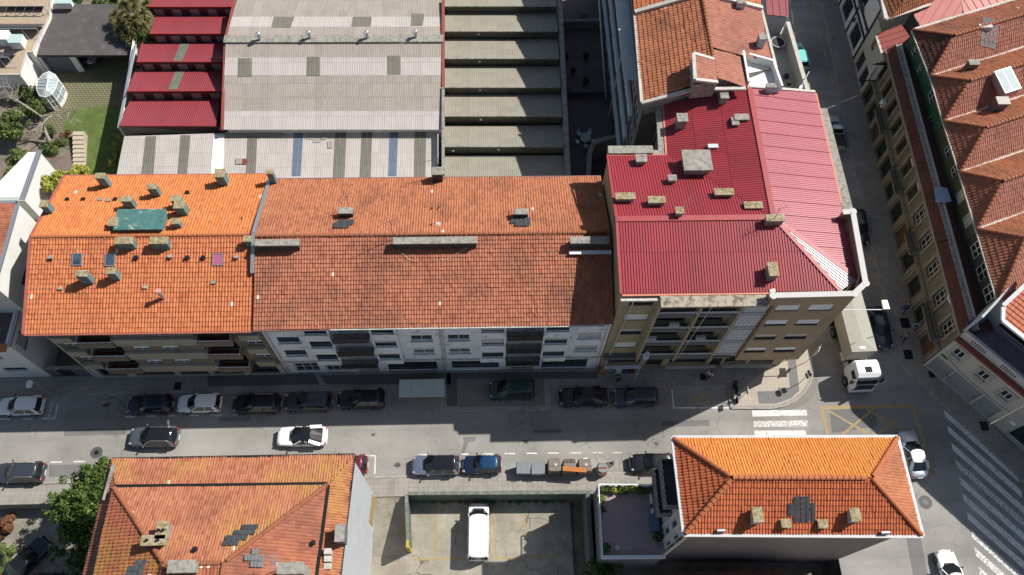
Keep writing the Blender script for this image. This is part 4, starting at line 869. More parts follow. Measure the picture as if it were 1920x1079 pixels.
# light well with a white shed roof beside the red roof
p0, p1, p2, p3 = P(1212, 208, 12.5), P(1234, 202, 12.5), P(1238, 240, 12.2), P(1217, 242, 12.2)
sh = thing('lean_to', 'small white sheet-roofed lean-to in the light well left of the red roof', 'lean-to', ((p0.x + p2.x) / 2, (p0.y + p2.y) / 2, 0))
roof_sheet('roof', [[p3, p2, p1, p0]], M['white_sheet'], sh, 'flatseam', .9, 4, .03, .01, 0, 3)
m = MB(); m.prism([(p3.x + .1, p3.y + .1), (p2.x - .1, p2.y + .1), (p1.x - .1, p1.y - .1), (p0.x + .1, p0.y - .1)], 0, 12.0); m.build('wall', M['grey_pl'], sh)
G = Fr((p3.x + .1, p3.y + .1, 0), (1, 0)); win(sh, G, (.2, p2.x - p3.x - .4, 10.2, 11.8), M['frame_wh'], M['glass'], 2, 1, .09, .06)
# ================================================================ south side: corner house, its terrace, car park walls, big roof
def cen(pts): return (sum(p[0] for p in pts) / len(pts), sum(p[1] for p in pts) / len(pts), 0)
def onpl(px, py, zf, up=0.0, z=10.0):
    for _ in range(10):
        p = P(px, py, z); z = zf(p.x, p.y) + up
    return Vector((p.x, p.y, z))
def rectp(x0, x1, y0, y1): return [(x0, y0), (x1, y0), (x1, y1), (x0, y1)]
EB = 15.0
q0, q1, q2, q3 = P(1264, 823, EB), P(1681, 822, EB), P(1727, 1003, EB), P(1285, 1000, EB)
ra, rb = P(1373, 896, 16.9), P(1634, 897, 16.9)
br = thing('corner_house', 'tall corner house with clean hipped roof, lit orange on its street slope, shaded red behind', 'building', cen([q0, q1, q2, q3]))
fp = [(q3.x + .45, q3.y + .45), (q2.x - .45, q2.y + .45), (q1.x - .45, q1.y - .45), (q0.x + .45, q0.y - .45)]
Lw = (Vector(fp[0]) - Vector(fp[3])).length
wo = []
for z in (6.0, 9.0, 12.0): wo += [(.9, 3.4, z, z + 2.2), (4.6, 5.1, z, z + 1.6), (5.7, 6.2, z, z + 1.6)]
so = [(a, a + 1.4, z, z + 1.4) for z in (3, 6, 9, 12) for a in (1.5, 5, 8.5, 12, 14.8)]
eo = [(a, a + 1.3, z, z + 1.5) for z in (1, 4, 7, 10, 12.6) for a in (1, 3.2, 5.2)]
w, Fs = walls(br, fp, LZ - .1, EB - .05, M['grey_pl'], {3: wo, 0: [], 1: eo, 2: so}, depth=.3)
for i, o in enumerate(wo): win(br, Fs[3], o, M['frame_dk'], M['glass'], 2 if i % 3 == 0 else 1, 1, -.2, .06)
for o in eo: win(br, Fs[1], o, M['frame_wh'], M['glass'], 2, 1, -.15, .06, .4, M['shutter'])
for o in so: win(br, Fs[2], o, M['frame_wh'], M['glass'], 2, 1, -.15, .06, .3, M['shutter'])
FW = Fs[3]
m = MB(); F0 = Fs[0]; F0.box(m, .1, 16.3, LZ, EB - .4, .002, .03); m.build('dark_wall_sheet', plain('dark_brown_sheet', (.14, .115, .11), .7, var=.15, scale=.5), br)  # dark brown sheet laid over the whole south wall
for k, z in enumerate((8.75, 11.75)):
    m = MB(); FW.box(m, .4, 4.1, z - .25, z - .05, .004, 1.15); FW.box(m, .4, 4.1, z - .047, z + .7, 1.03, 1.13); FW.box(m, .4, .5, z - .047, z + .7, .004, 1.02); FW.box(m, 4.0, 4.1, z - .047, z + .7, .004, 1.02); o = m.build('balcony', M['grey_dk'], br)
    m = MB()
    path = [FW.p(.45 + .24 * j, z + .78 + (.06 if j % 2 else 0), 1.08 + (.06 if j % 2 else -.06)) for j in range(16)]; m.tube(path, .045, 6); m.tube([FW.p(4.05, z + .8, .1 + j * .19 + 0) + Vector((0, .05 * (j % 2), 0)) for j in range(6)], .045, 6)
    m.build('railing', M['stone_pale'], o)
for u in (4.35, 5.4, 6.5): m = MB(); FW.box(m, u - .08, u + .08, LZ, EB - .3, .003, .12); m.build('pilaster', M['conc_pale'], br)
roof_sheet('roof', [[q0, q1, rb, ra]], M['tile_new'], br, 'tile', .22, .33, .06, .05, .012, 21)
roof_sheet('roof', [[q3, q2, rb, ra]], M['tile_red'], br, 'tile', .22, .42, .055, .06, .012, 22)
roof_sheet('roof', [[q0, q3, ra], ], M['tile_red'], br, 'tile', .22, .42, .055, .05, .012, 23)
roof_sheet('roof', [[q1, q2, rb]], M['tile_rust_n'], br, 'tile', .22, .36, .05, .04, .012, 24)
up6 = Vector((0, 0, .07)); ridge_tiles([(ra + up6, rb + up6), (q0 + up6, ra + up6), (q3 + up6, ra + up6), (q1 + up6, rb + up6), (q2 + up6, rb + up6)], M['ridge'], br, .15)
m = MB(); ex = [q0 + Vector((-.12, .12, -.05)), q1 + Vector((.12, .12, -.05)), q2 + Vector((.12, -.12, -.05)), q3 + Vector((-.12, -.12, -.05))]
for i in range(4): m.bar(ex[i], ex[(i + 1) % 4], .26, .18)
m.build('gutter', plain('pale_gutter', (.5, .5, .49), .6, var=.08), br)
def rzb(x, y): return EB + (ra.z - EB) * max(0, min((y - q3.y) / (ra.y - q3.y), (q0.y - y) / (q0.y - ra.y)))
for px, py, up, sx, sy in [(1420, 966, .9, .75, 1.15), (1473, 982, .45, .7, .6), (1542, 983, .45, .7, .6), (1603, 966, .9, .75, 1.0)]:
    p = onpl(px, py, rzb, up); chimney(br, (p.x, p.y), sx * .8, sy * .8, p.z - up - .5, p.z, M['grey_pl'], M['lichen'], .13, .08)
for px, py in [(1352, 995), (1660, 999)]:
    p = onpl(px, py, rzb, .3); m = MB(); m.tube([p + Vector((-.3, 0, 0)), p + Vector((.3, 0, 0))], .12, 10); m.tube([p, p - Vector((0, 0, .6))], .07, 8); m.build('vent_pipe', M['zinc'], br)
s_b = (ra.z - EB) / (ra.y - q3.y)
dark_tiles(br, lambda y: rzb(20, y), ra.y, s_b, 1504, 955, 5, 4, .4, .42, plain('slate_grey_tiles', (.045, .047, .05), .6, var=.25), [(0, 3), (4, 3), (0, 0)])
# annex with terrace
TZ = 4.6
t0, t1, t2, t3 = P(1127, 1046, TZ), P(1246, 1045, TZ), P(1240, 914, TZ), P(1120, 913, TZ)
an = thing('terrace_annex', 'low flat annex with pink tiled terrace and white railing beside the corner house', 'annex', cen([t0, t1, t2, t3]))
tp = [(t0.x, t0.y), (fp[0][0] + .0, t1.y), (fp[3][0] - .02, t2.y), (t3.x, t3.y)]
walls(an, tp, LZ - .05, TZ - .01, M['grey_dk'], cap=False)
m = MB(); m.poly([(p[0], p[1], TZ) for p in tp]); m.build('terrace_floor', M['terr_tile'], an, fix=False)
m = MB(); m.bar((tp[0][0], tp[0][1] - .05, TZ + .5), (tp[1][0], tp[1][1] - .05, TZ + .5), .3, .1); m.build('coping', M['white_pl'], an)
m = MB(); m.bar((tp[0][0] + .1, tp[0][1] + .0, TZ + .22), (tp[1][0] - .1, tp[1][1], TZ + .22), .16, .44); m.bar((tp[0][0] + .02, tp[0][1], TZ + .15), (tp[3][0] + .02, tp[3][1], TZ + .15), .16, .3); m.bar((tp[3][0], tp[3][1], TZ + .15), (tp[2][0], tp[2][1], TZ + .15), .16, .3); m.build('parapet', M['grey_pl'], an)
m = MB()
for a, b in ((tp[0], tp[3]), (tp[3], tp[2])):
    a = Vector((*a, TZ + .95)); b = Vector((*b, TZ + .95)); m.bar(a, b, .09, .06); n = int((b - a).length / .35)
    for k in range(n + 1): c = a + (b - a) * k / n; m.bar(c, c - Vector((0, 0, .66)), .035, .035)
m.build('railing', M['white_metal'], an)
# ---------------------------------------------------------------- car park walls
def wallthing(name, label, a, b, z0, z1, wd, m, cm, cat='wall', extra=None):
    a = Vector((a[0], a[1], 0)); b = Vector((b[0], b[1], 0)); t = thing(name, label, cat, ((a.x + b.x) / 2, (a.y + b.y) / 2, z0))
    q = MB(); q.bar(a + Vector((0, 0, (z0 + z1) / 2)), b + Vector((0, 0, (z0 + z1) / 2)), wd, z1 - z0); q.build('wall_body', m, t)
    q = MB(); q.bar(a + Vector((0, 0, z1 + .043)), b + Vector((0, 0, z1 + .043)), wd + .08, .08); q.build('coping', cm, t)
    return t
gcop = plain('mossy_green_coping', (.14, .155, .13), .85, var=.3, scale=2, dirt=((.24, .24, .19), 2, .5, .7))
wallthing('car_park_wall', 'long green wall between the pavement and the sunken car park', XY(764, 925.5, .85), XY(1114, 923, .85), LZ - .1, .8, .24, M['green_metal'], gcop)
t = wallthing('car_park_wall', 'green side wall of the car park with a yellow painted end, along the driveway', XY(762, 929, .85), XY(765, 1020, .85), LZ - .1, .8, .22, M['green_metal'], gcop)
e = P(764.5, 1026, .5); q = MB(); q.box(e.x - .125, e.x + .125, e.y - .1, e.y + .55, LZ, .9); q.build('painted_end', M['hydrant'], t)
wallthing('car_park_wall', 'dark wall between the car park and the terrace annex', (tp[3][0] - .5, 16.1), (tp[0][0] - .45, tp[0][1] - 1), LZ - .1, 1.6, .3, M['grey_dk'], M['grey_dk'])
# ---------------------------------------------------------------- BL: the big patchy roof
EL = 13.0
c0, c1 = P(209, 861, EL), P(665, 853, EL)
dE = (P(638, 1079, EL) - c1).normalized(); dW = (P(157, 1079, EL) - c0).normalized()
c2, c3 = c1 + dE * 26, c0 + dW * 26
bl = thing('apartment_building', 'blue-grey house with a large patchy orange hipped roof at the near left', 'building', cen([c0, c1, c2, c3]))
ins = .35
wp_ = [(c3.x + ins, c3.y), (c2.x - ins * .2, c2.y), (c1.x - ins * .2, c1.y - ins), (c0.x + ins, c0.y - ins)]
no = [(a, a + 1.3, z, z + 1.5) for z in (1, 4, 7, 10) for a in (1.5, 4.5, 7.5, 10.5, 13.5, 16)]
w, Fs = walls(bl, wp_, LZ - .1, EL - .05, M['grey_pl'], {2: no}, depth=.2)
for o in no: win(bl, Fs[2], o, M['frame_wh'], M['glass'], 2, 1, -.12, .06, .4, M['shutter'])
FE = Fs[1]
u1_, z1_ = FE.hit(702, 960); m = MB(); FE.box(m, (Vector(wp_[2]) - Vector(wp_[1])).length - 2.6, (Vector(wp_[2]) - Vector(wp_[1])).length - .2, -.2, 2.0, .003, .05); m.build('meter_panel', plain('rusty_meter_panel', (.3, .22, .1), .8, var=.3, scale=4), bl)
IZ = 13.75
i0, i1 = P(217, 917, IZ), P(614, 912, IZ); i2 = i1 + dE * 22; i3 = i0 + dW * 22
band_ = [[c0, c1, i1, i0], [c1, c2, i2, i1], [c0, c3, i3, i0]]
for k, q in enumerate(band_): roof_sheet('roof', [q], M['tile_mix'] if k < 2 else M['tile_rust'], bl, 'tile', .2, .4, .05, .05, .03, 31 + k)
jz = 16.2
U = Vector((0, 0, .32)); i0u, i1u, i2u, i3u = i0 + U, i1 + U, i2 + U, i3 + U
R1, R2 = P(308, 1058, jz), P(420, 1056, jz)
R3 = R2 + (P(500, 1110, jz) - R2).normalized() * 9
roof_sheet('roof', [[i0u, i1u, R2, R1]], M['tile_mix'], bl, 'tile', .2, .4, .05, .05, .035, 35)
roof_sheet('roof', [[i0u, R1, R1 + dW * 16 + Vector((.9, 0, 0)), i3u]], M['tile_lichen'], bl, 'tile', .24, .42, .05, .06, .035, 36)
roof_sheet('roof', [[i1u, i2u, R2 + dE * 16, R2]], M['tile_rust'], bl, 'tile', .24, .46, .04, .06, .035, 37)
roof_sheet('roof', [[R1, R2, R2 + dE * 16, R1 + dW * 16 + Vector((.9, 0, 0))]], M['tile_lichen'], bl, 'tile', .24, .46, .04, .06, .03, 38)
ridge_tiles([(i0u + up6, R1 + up6), (i1u + up6, R2 + up6), (R1 + up6, R2 + up6), (R2 + up6, R2 + dE * 12 + up6), (R1 + up6, R1 + dW * 12 + up6)], M['ridge_rust'], bl, .14)
m = MB()
for a, b, o_ in ((i0, i1, Vector((0, .14, 0))), (i1, i2, Vector((.14, 0, 0))), (i0, i3, Vector((-.14, 0, 0)))): m.bar(a + Vector((0, 0, .28)) + o_, b + Vector((0, 0, .28)) + o_, .2, .14)
m.build('upper_gutter', M['dark_metal'], bl)
m = MB()
for a, b in ((c0, c1), (c1, c2), (c0, c3)): m.bar(a + Vector((0, 0, .0)), b + Vector((0, 0, .0)), .18, .16)
m.build('gutter', M['dark_metal'], bl)
m = MB(); m.slab([P(209, 872, 13.6), P(214, 872, 13.6), P(196, 938, 13.6), P(191, 938, 13.6)][::-1], .5); m.build('roof_wall', M['concrete'], bl)
nI = (i1u - i0u).cross(R2 - i0u).normalized()
def rzl(x, y): return i0u.z - (nI.x * (x - i0u.x) + nI.y * (y - i0u.y)) / nI.z
for px, py, sx, sy, up in [(304, 995, .75, 1.3, .7), (288, 1014, 1.7, .7, .7), (341, 1063, 1.9, .85, 1.0), (545, 1066, 1.8, .8, .8)]:
    p = P(px, py, 16.3 if py < 1030 else 17.1); chimney(bl, (p.x, p.y), sx * .88, sy * .8, 14.2, p.z, M['concrete'], M['lichen'] if py < 1030 else M['concrete'], .15, .08, pots=2 if py < 1030 else 0, potm=M['dark_metal'])
p = P(637, 1000, 14.6); chimney(bl, (p.x, p.y), .6, 1.15, 13.0, 14.6, M['grey_dk'], M['concrete'], .12, .05)
def tile_patch(px, py, nx, ny, tw, tl, cut, zf, rotd=0):
    mb = MB(); p = onpl(px, py, zf, .1)
    for i in range(nx):
        for j in range(ny):
            if (i, j) in cut: continue
            x = p.x + (i - nx / 2) * tw + rotd * j * tw; y = p.y + (j - ny / 2) * tl
            for k in range(2): 
                pts = [(x + tw * k / 2, y), (x + tw * (k + 1) / 2 - .015, y), (x + tw * (k + 1) / 2 - .015, y + tl - .03), (x + tw * k / 2, y + tl - .03)]
                mb.poly([(a, b, zf(a, b) + .2 + (.03 if k else 0)) for a, b in pts])
    return mb.build('glass_tiles', gt, bl, fix=False)
tile_patch(448, 1003, 5, 4, .38, .38, [(0, 3), (1, 3), (0, 2), (4, 0), (3, 0), (4, 1)], rzl, .25)
nE = (i1u - R2).cross(i2u - R2).normalized()
def rze(x, y): return R2.z - (nE.x * (x - R2.x) + nE.y * (y - R2.y)) / nE.z
tile_patch(478, 1046, 3, 3, .42, .42, [(0, 2), (2, 2), (0, 0)], rze); tile_patch(256, 1066, 3, 3, .4, .4, [(0, 2)], lambda x, y: rzl(x, y) - .2)
for px, py, zf in [(587, 1018, rze), (365, 1030, rzl)]:
    p = onpl(px, py, zf, .35); m = MB(); m.tube([p - Vector((0, 0, .6)), p], .13, 10); m.tube([p + Vector((0, 0, .003)), p + Vector((.0, 0, .14))], .2, 10, .1); m.build('vent_pipe', M['dark_metal'], bl)
p = onpl(531, 1066, rze, 0); m = MB(); m.tube([p, p + Vector((0, 0, 3.2))], .03, 6)
for k in range(9): m.bar(p + Vector((-.45, .12 * k - .5, 2.9)), p + Vector((.45, .12 * k - .5, 2.9)), .02, .02)
m.bar(p + Vector((0, -.6, 2.9)), p + Vector((0, .6, 2.9)), .03, .03); m.build('antenna', M['zinc'], bl)
p = P(615, 1048, 13.6); m = MB()
for k in range(3): m.box(p.x - .25, p.x + .25, p.y - .7 + k * .48, p.y - .3 + k * .48, 13.2, 13.62 + .2 * k)
m.build('vent_tile', M['conc_pale'], bl)
# low roof at the very bottom, behind the corner house
c = P(1400, 1072, 1.5); lr = thing('outhouse', 'low outhouse with a red tiled roof darkened for shade behind the corner house', 'outhouse', (c.x, c.y - 2, LZ))
roof_sheet('roof', [[P(1262, 1072, 1.2), P(1470, 1072, 1.2), P(1480, 1140, 2.2), P(1262, 1140, 2.2)]], M['tile_dark'], lr, 'tile', .22, .4, .05, .05, .01, 41)  # dark tiles put this roof's shade into its colour
m = MB(); a, b = P(1262, 1072, 1.1), P(1468, 1074, 1.1); m.prism([(a.x, a.y - 4), (b.x, b.y - 4), (b.x, b.y - .1), (a.x, a.y - .1)], LZ, 1.05); m.build('wall', M['grey_dk'], lr)
# ================================================================ west neighbours
wh = thing('white_house', 'white rendered house with dark recessed windows and a rust tiled roof at the left edge', 'building', (-48, 34, 0))
XW = -41.25
eo = [(2.0, 4.6, 7.2, 9.0), (5.6, 8.0, 7.0, 8.9)]
ww, Fs = walls(wh, [(-60, 31.9), (XW, 31.9), (XW, 40.1), (-60, 40.1)], 0, 12.3, M['white_pl'], {1: eo}, depth=.35)
for o in eo: win(wh, Fs[1], o, M['frame_dk'], M['glass_blue'], 1, 1, -.25, .05)
roof_sheet('roof', [[(XW - .1, 31.7, 12.5), (XW - .1, 40.0, 12.5), (-52, 40.0, 14.4), (-52, 31.7, 14.4)]], M['tile_rust'], wh, 'tile', .22, .36, .045, .04, .02, 51)
m = MB(); m.bar((XW, 31.7, 12.5), (XW, 40.2, 12.5), .35, .16); m.bar((-60, 40.2, 12.5), (XW, 40.2, 12.5), .3, .16); m.build('gutter', M['zinc'], wh)
fo = [(14.3, 16.4, 4.7, 6.2), (15.0, 17.2, 1.6, 2.6), (10.8, 13.0, 4.7, 6.2), (11, 13, 1.6, 2.6)]; e2 = [(.6, 1.9, 5.0, 7.0)]
w2, F2 = walls(wh, [(-60, 28.42), (XW - .35, 28.42), (XW - .35, 31.88), (-60, 31.88)], 0, 7.6, M['white_pl'], {0: fo, 1: e2}, name='front_wall', depth=.3)
for o in fo: win(wh, F2[0], o, M['frame_dk'], M['glass'], 1, 1, -.2, .06)
win(wh, F2[1], e2[0], M['frame_dk'], M['frost'], 1, 1, -.15, .09)
m = MB(); m.box(-60, XW - .9, 28.6, 31.7, 7.59, 7.66); m.build('flat_roof', M['felt'], wh)
m = MB(); m.bar((-60, 28.3, 7.62), (XW - .6, 28.3, 7.62), .75, .14); m.build('tile_canopy', M['tile_rust_n'], wh)
m = MB(); m.bar((XW - .45, 28.4, 7.64), (XW - .45, 31.88, 7.64), .3, .16); m.build('coping', M['zinc'], wh)
a, b = P(93, 707), P(140, 697)
t = wallthing('passage_wall', 'low grey wall closing the passage between white house and orange roofed house', (XW - .2, 28.6), (-37.6, 28.6), 0, 1.9, .25, M['grey_dk'], M['concrete'])
q = MB(); q.box(-40.4, -39.2, 28.44, 28.47, .2, 1.7); q.build('gate', M['dark_metal'], t)
# white garden block with planted roof edge
g0, g1 = P(106, 322), P(76, 380)
gA = Vector((-45.1, 52.2, 0))
gd = thing('garden_outbuilding', 'low garden outbuilding with a sunlit blank white wall and grey coping', 'outbuilding', (-47, 48, 0))
gp = [(-50.5, 43.5), (-46.0, 43.5), (-45.05, 52.2), (-50.0, 52.2)]
p0, p1 = P(74, 284, 4.2), P(42, 372, 4.2)
gp = [(p1.x - 4, p1.y), (p1.x, p1.y), (p0.x, p0.y), (p0.x - 1.2, p0.y)]
walls(gd, gp, 0, 4.1, M['white_pl'])
m = MB(); m.bar((p1.x, p1.y - .2, 4.2), (p0.x, p0.y + .1, 4.2), .45, .2); m.build('coping', M['zinc'], gd)
m = MB(); m.bar((p1.x - 6, p1.y - .1, 4.15), (p1.x + .2, p1.y - .1, 4.15), .5, .2); m.build('glass_canopy', M['frost'], gd)
# gravel roofed house with white end wall
gz = 3.6
gp = [P(37, 140, gz), P(50, 98, gz), P(70, 98, gz), P(93, 30, gz), P(99, -40, gz)]
gh = thing('flat_roofed_house', 'flat gravel roofed house with solar frames and pale roof units in the far left corner', 'building', (-55, 68, 0))
ft = [(-75, gp[0].y), (gp[0].x, gp[0].y), (gp[1].x, gp[1].y), (gp[1].x + .6, gp[1].y + .02), (gp[3].x, gp[3].y), (gp[4].x, gp[4].y), (-75, gp[4].y)]
walls(gh, ft, 0, gz - .1, M['white_pl'])
m = MB(); m.poly([(p[0], p[1], gz - .05) for p in ft]); m.build('gravel_roof', M['gravel'], gh, fix=False)
m = MB()
for a, b in zip(ft[:-1], ft[1:]): m.bar((*a, gz), (*b, gz), .14, .12)
m.build('coping', M['conc_pale'], gh)
def solar(px0, px1, py0, py1, n, label, flip=1):
    a, b = P(px0, py1, gz + .35), P(px1, py1, gz + .35); c, d = P(px0 + 4, py0, gz + 1.15), P(px1 + 4, py0, gz + 1.15)
    t = thing('solar_panel_row', label, 'solar panels', ((a.x + b.x) / 2, (a.y + c.y) / 2, gz))
    for i in range(n):
        f = lambda u, v: (a + (b - a) * u) * (1 - v) + (c + (d - c) * u) * v
        u0, u1 = i / n + .002, (i + 1) / n - .002
        m = MB(); m.slab([f(u0, 0), f(u1, 0), f(u1, 1), f(u0, 1)], .04); o = m.build('solar_panel', M['zinc'], t)
        up = Vector((0, 0, .006)); m = MB(); m.poly([f(u0 + .003, .03) + up, f(u1 - .003, .03) + up, f(u1 - .003, .97) + up, f(u0 + .003, .97) + up]); m.build('cell_sheet', M['solar'], o, fix=False)
    m = MB()
    for i in range(n + 1):
        lo = a + (b - a) * i / n; hi = c + (d - c) * i / n
        m.bar(Vector((hi.x, hi.y, gz)), hi - Vector((0, 0, .05)), .05, .05); m.bar(Vector((lo.x, lo.y, gz)), lo - Vector((0, 0, .05)), .05, .05); m.bar(Vector((hi.x, hi.y, gz + .1)), lo - Vector((0, 0, .08)), .04, .04)
    m.build('frame', M['zinc'], t)
solar(-24, 78, 12, 24, 6, 'row of dark solar panels facing the camera, at the back of the gravel roof')
def solar_back(px0, px1, py, label):
    a, b = P(px0, py, gz + 1.1), P(px1, py, gz + 1.1); t = thing('solar_panel_row', label, 'solar panels', ((a.x + b.x) / 2, a.y, gz))
    c, d = a + Vector((.2, 1.5, -.8)), b + Vector((.2, 1.5, -.8)); m = MB(); m.slab([a, b, d, c], .05); m.build('solar_panel', M['solar'], t)
    m = MB(); m.tube([a, b], .06, 8)
    for k in range(4):
        h = a + (b - a) * k / 3; m.bar(h, Vector((h.x - .3, h.y + .5, gz)), .05, .05); m.bar(h, Vector((h.x + .5, h.y - .5, gz)), .05, .05)
    m.build('frame', M['zinc'], t)
solar_back(-20, 68, 54, 'row of solar panels seen from behind with a pipe rail, beside the pale teal unit'); solar_back(-40, 15, 108, 'short row of solar panels near the front of the gravel roof')
def unit(px, py, sx, sy, h, label, m1, name='air_conditioner'):
    p = P(px, py, gz + h); t = thing(name, label, 'air conditioner', (p.x, p.y, gz))
    m = MB(); m.box(p.x - sx / 2, p.x + sx / 2, p.y - sy / 2, p.y + sy / 2, gz, gz + h); m.build('casing', M['white_metal'], t, bevel=.02)
    m = MB(); m.box(p.x - sx / 2 - .03, p.x + sx / 2 + .03, p.y - sy / 2 - .03, p.y + sy / 2 + .03, gz + h + .003, gz + h + .05); m.build('lid', m1, t)
    m = MB(); m.cyl((p.x, p.y - sy / 2 - .06, gz + h * .5), min(sx, h) * .32, .055, 16, 'y'); m.build('fan_grille', M['white_metal'], t)
unit(29, 73, 1.35, 1.2, 1.0, 'pale teal topped square unit on the gravel roof', M['pale_teal']); unit(5, 66, 1.1, 1.3, 1.1, 'white boxy unit with dark shaded side at the left edge of the gravel roof', M['white_metal'])
p = P(118, 5, 3.2); unit(118, 4, 1.9, .5, .6, 'long pale teal duct box behind the dark garage roof', M['pale_teal'], 'duct_box')
# garage
z = 3.1
k0, k1, k2, k3 = P(70, 104, z), P(250, 104, z), P(240, 8, z), P(95, 8, z)
gg = thing('garage', 'open fronted garage with a flat dark bitumen roof beside the cobbled yard', 'garage', cen([k0, k1, k2, k3]))
m = MB(); m.slab([k0, k1, k2, k3], .22); m.build('roof', M['felt'], gg)
m = MB(); m.bar(k0 + Vector((0, -.06, -.08)), k1 + Vector((0, -.06, -.08)), .1, .26); m.build('fascia', M['dark_metal'], gg)
m = MB()
for a, b in ((k1, k2), (k2, k3), (k3, k0)): m.bar(Vector((a.x, a.y, 1.4)), Vector((b.x, b.y, 1.4)), .2, 2.9)
m.build('wall', M['white_pl'], gg)
a = k0 + Vector((.1, .4, 0)); m = MB(); m.box(a.x, a.x + 2.9, a.y, a.y + .06, 0, 2.6); m.build('garage_door', plain('slate_grey_door', (.1, .12, .15), .6, var=.1), gg)
m = MB(); m.box(a.x + 3.0, a.x + 3.7, a.y - .05, a.y + .2, 0, 2.85); m.build('pier', M['white_pl'], gg)
# ================================================================ the factory roofs
def patch(par, name, m, quad, zf, up=.06, kind=None, seed=0, tw=.18):
    pts = [onpl(px, py, zf, up, 6) for px, py in quad]
    if kind: return roof_sheet(name, [pts], m, par, kind, tw, 1.6, .016, .012, .006, seed)
    return MB().poly(pts).build(name, m, par, fix=False)
rs = thing('factory_shed', 'factory shed with four dull red sawtooth roofs at the upper left', 'factory', (-32, 62, 0))
def zz3(x, y): return 880
teeth = [((925, 95), (1385, 95), (1345, 198), (890, 198)), ((840, 262), (1335, 255), (1328, 365), (815, 365)), ((805, 425), (1330, 420), (1325, 538), (757, 540)), ((775, 597), (1312, 590), (1285, 745), (712, 745)), ((905, -70), (1440, -70), (1410, 38), (878, 38))]
s3 = lambda q: [(a / 3.173, b / 3.173) for a, b in q]
for k, t4 in enumerate(teeth):
    (a, b, c, d) = s3(t4); A_, B_, C2, D_ = P(*a, 4.3), P(*b, 4.3), P(*c, 5.5), P(*d, 5.5)
    roof_sheet('roof', [[D_, C2, B_, A_]], M['red_shed'], rs, 'corr', .22, 8, .04, .01, .005, 60 + k)
    m = MB(); m.poly([D_ + Vector((0, -.02, -.05)), C2 + Vector((0, -.02, -.05)), C2 + Vector((0, .1, -1.9)), D_ + Vector((0, .1, -1.9))]); m.build('tooth_wall', plain('dark_red_cladding', (.09, .03, .03), .7), rs, fix=False)
    m = MB(); m.bar(D_ + Vector((0, -.08, 0)), C2 + Vector((0, -.08, 0)), .14, .14); m.build('gutter', M['red_trim'], rs)
    if k != 3:
        n = 5
        for i in range(n):
            u = (i + .25) / n; p = D_ + (C2 - D_) * u; m = MB(); m.box(p.x, p.x + 1.0, p.y - .06, p.y - .0, 4.15, 5.05); m.build('window', plain('milky_panel', (.3, .2, .19), .5) if i == 0 and k == 0 else bpy.data.materials['milky_panel'], rs)
    else:
        m = MB(); m.box(D_.x, C2.x, D_.y - .01, D_.y + .03, 3.9, 5.3); m.build('window_band', M['dark_sheet'], rs)
for qd, kk in (((1075, 258), (1130, 258), (1082, 362), (1030, 362)), 1), (((1045, 422), (1100, 422), (1055, 533), (998, 533)), 2):
    (a, b, c, d) = s3(teeth[kk]); A_, D_ = P(*a, 4.3), P(*d, 5.5)
    zf = lambda x, y: 4.3 + 1.2 * (A_.y - y) / (A_.y - D_.y); patch(rs, 'rooflight', plain('greenish_rooflight', (.14, .15, .12), .5, var=.2), [(px / 3.173, py / 3.173) for px, py in qd], zf, .07)
m = MB(); pa, pb = P(254, 88, 4.4), P(224, 240, 4.6); m.slab([pb + Vector((-.25, 0, 0)), pb + Vector((.25, 0, .4)), pa + Vector((.25, 0, .4)), pa + Vector((-.25, 0, 0))], .1)
m.build('verge_sheet', M['white_metal'], rs)
m = MB()
for a, b in ((P(224, 240, 4), P(254, 60, 4)),): m.bar(Vector((a.x, a.y, 2)), Vector((b.x, b.y, 2)), .2, 4.2)
a, b = P(226, 238, 5), P(408, 238, 5); m.bar((a.x, a.y + .3, 2.2), (b.x, b.y + .3, 2.2), .2, 4.4); m.build('wall', M['white_pl'], rs)
# big fibre cement shed
fs = thing('warehouse', 'large pale fibre-cement roofed warehouse with four cowl vents on its ridge', 'warehouse', (-15, 58, 0))
ZR, ZE = 7.6, 5.8
yr_, ye_ = P(625, 78, ZR).y, P(625, 242, ZE).y
def zfc(x, y): return ZE + (ZR - ZE) * (y - ye_) / (yr_ - ye_)
yn_ = P(625, -30, 6.2).y
def zfn(x, y): return ZR + (6.2 - ZR) * (y - yr_) / (yn_ - yr_)
def strip(y0, y1, m, seed, xl0=None):
    L = lambda y: 423 - (y - 78) * .035 if y > 78 else 423 + (78 - y) * .27
    return patch(fs, 'roof', m, [(L(y1), y1), (829, y1), (829, y0), (L(y0), y0)], zfc if y1 > 80 else zfn, 0, 'corr', seed, .19)
fp2 = [(P(423, 240, 5.8).x + .1, ye_ + .2), (P(829, 240, 5.8).x, ye_ + .2), (P(829, -25, 6.2).x, yn_), (P(445, -25, 6.2).x, yn_)]
walls(fs, fp2, 0, 5.7, M['conc_pale'], cap=False)
for i, (a, b, m) in enumerate([(82, 107.5, 'fibre'), (107.5, 141.5, 'fibre_pale'), (141.5, 180.5, 'fibre'), (180.5, 208, 'fibre'), (208, 243, 'fibre_pale')]): strip(a, b + .6, M[m], 70 + i)
for i, (a, b, m) in enumerate([(-30, 32, 'fibre'), (32, 51, 'fibre_pale'), (51, 70, 'fibre')]): strip(a, b, M[m], 80 + i)
m = MB(); a, b = P(420, 74, ZR + .1), P(831, 73, ZR + .1); m.bar(a, b, 1.0, .16); m.build('ridge_cap', M['concrete'], fs)
for qd in [((446.6, 109.5), (472.5, 109.3), (472.5, 144), (446, 144.3)), ((575.5, 107), (600, 107), (600, 142.5), (575, 142.5)), ((726, 105), (751, 105), (751, 140), (726.5, 140))]: patch(fs, 'rooflight', M['dark_sheet'], qd[::-1], zfc, .03, 'corr', 90)
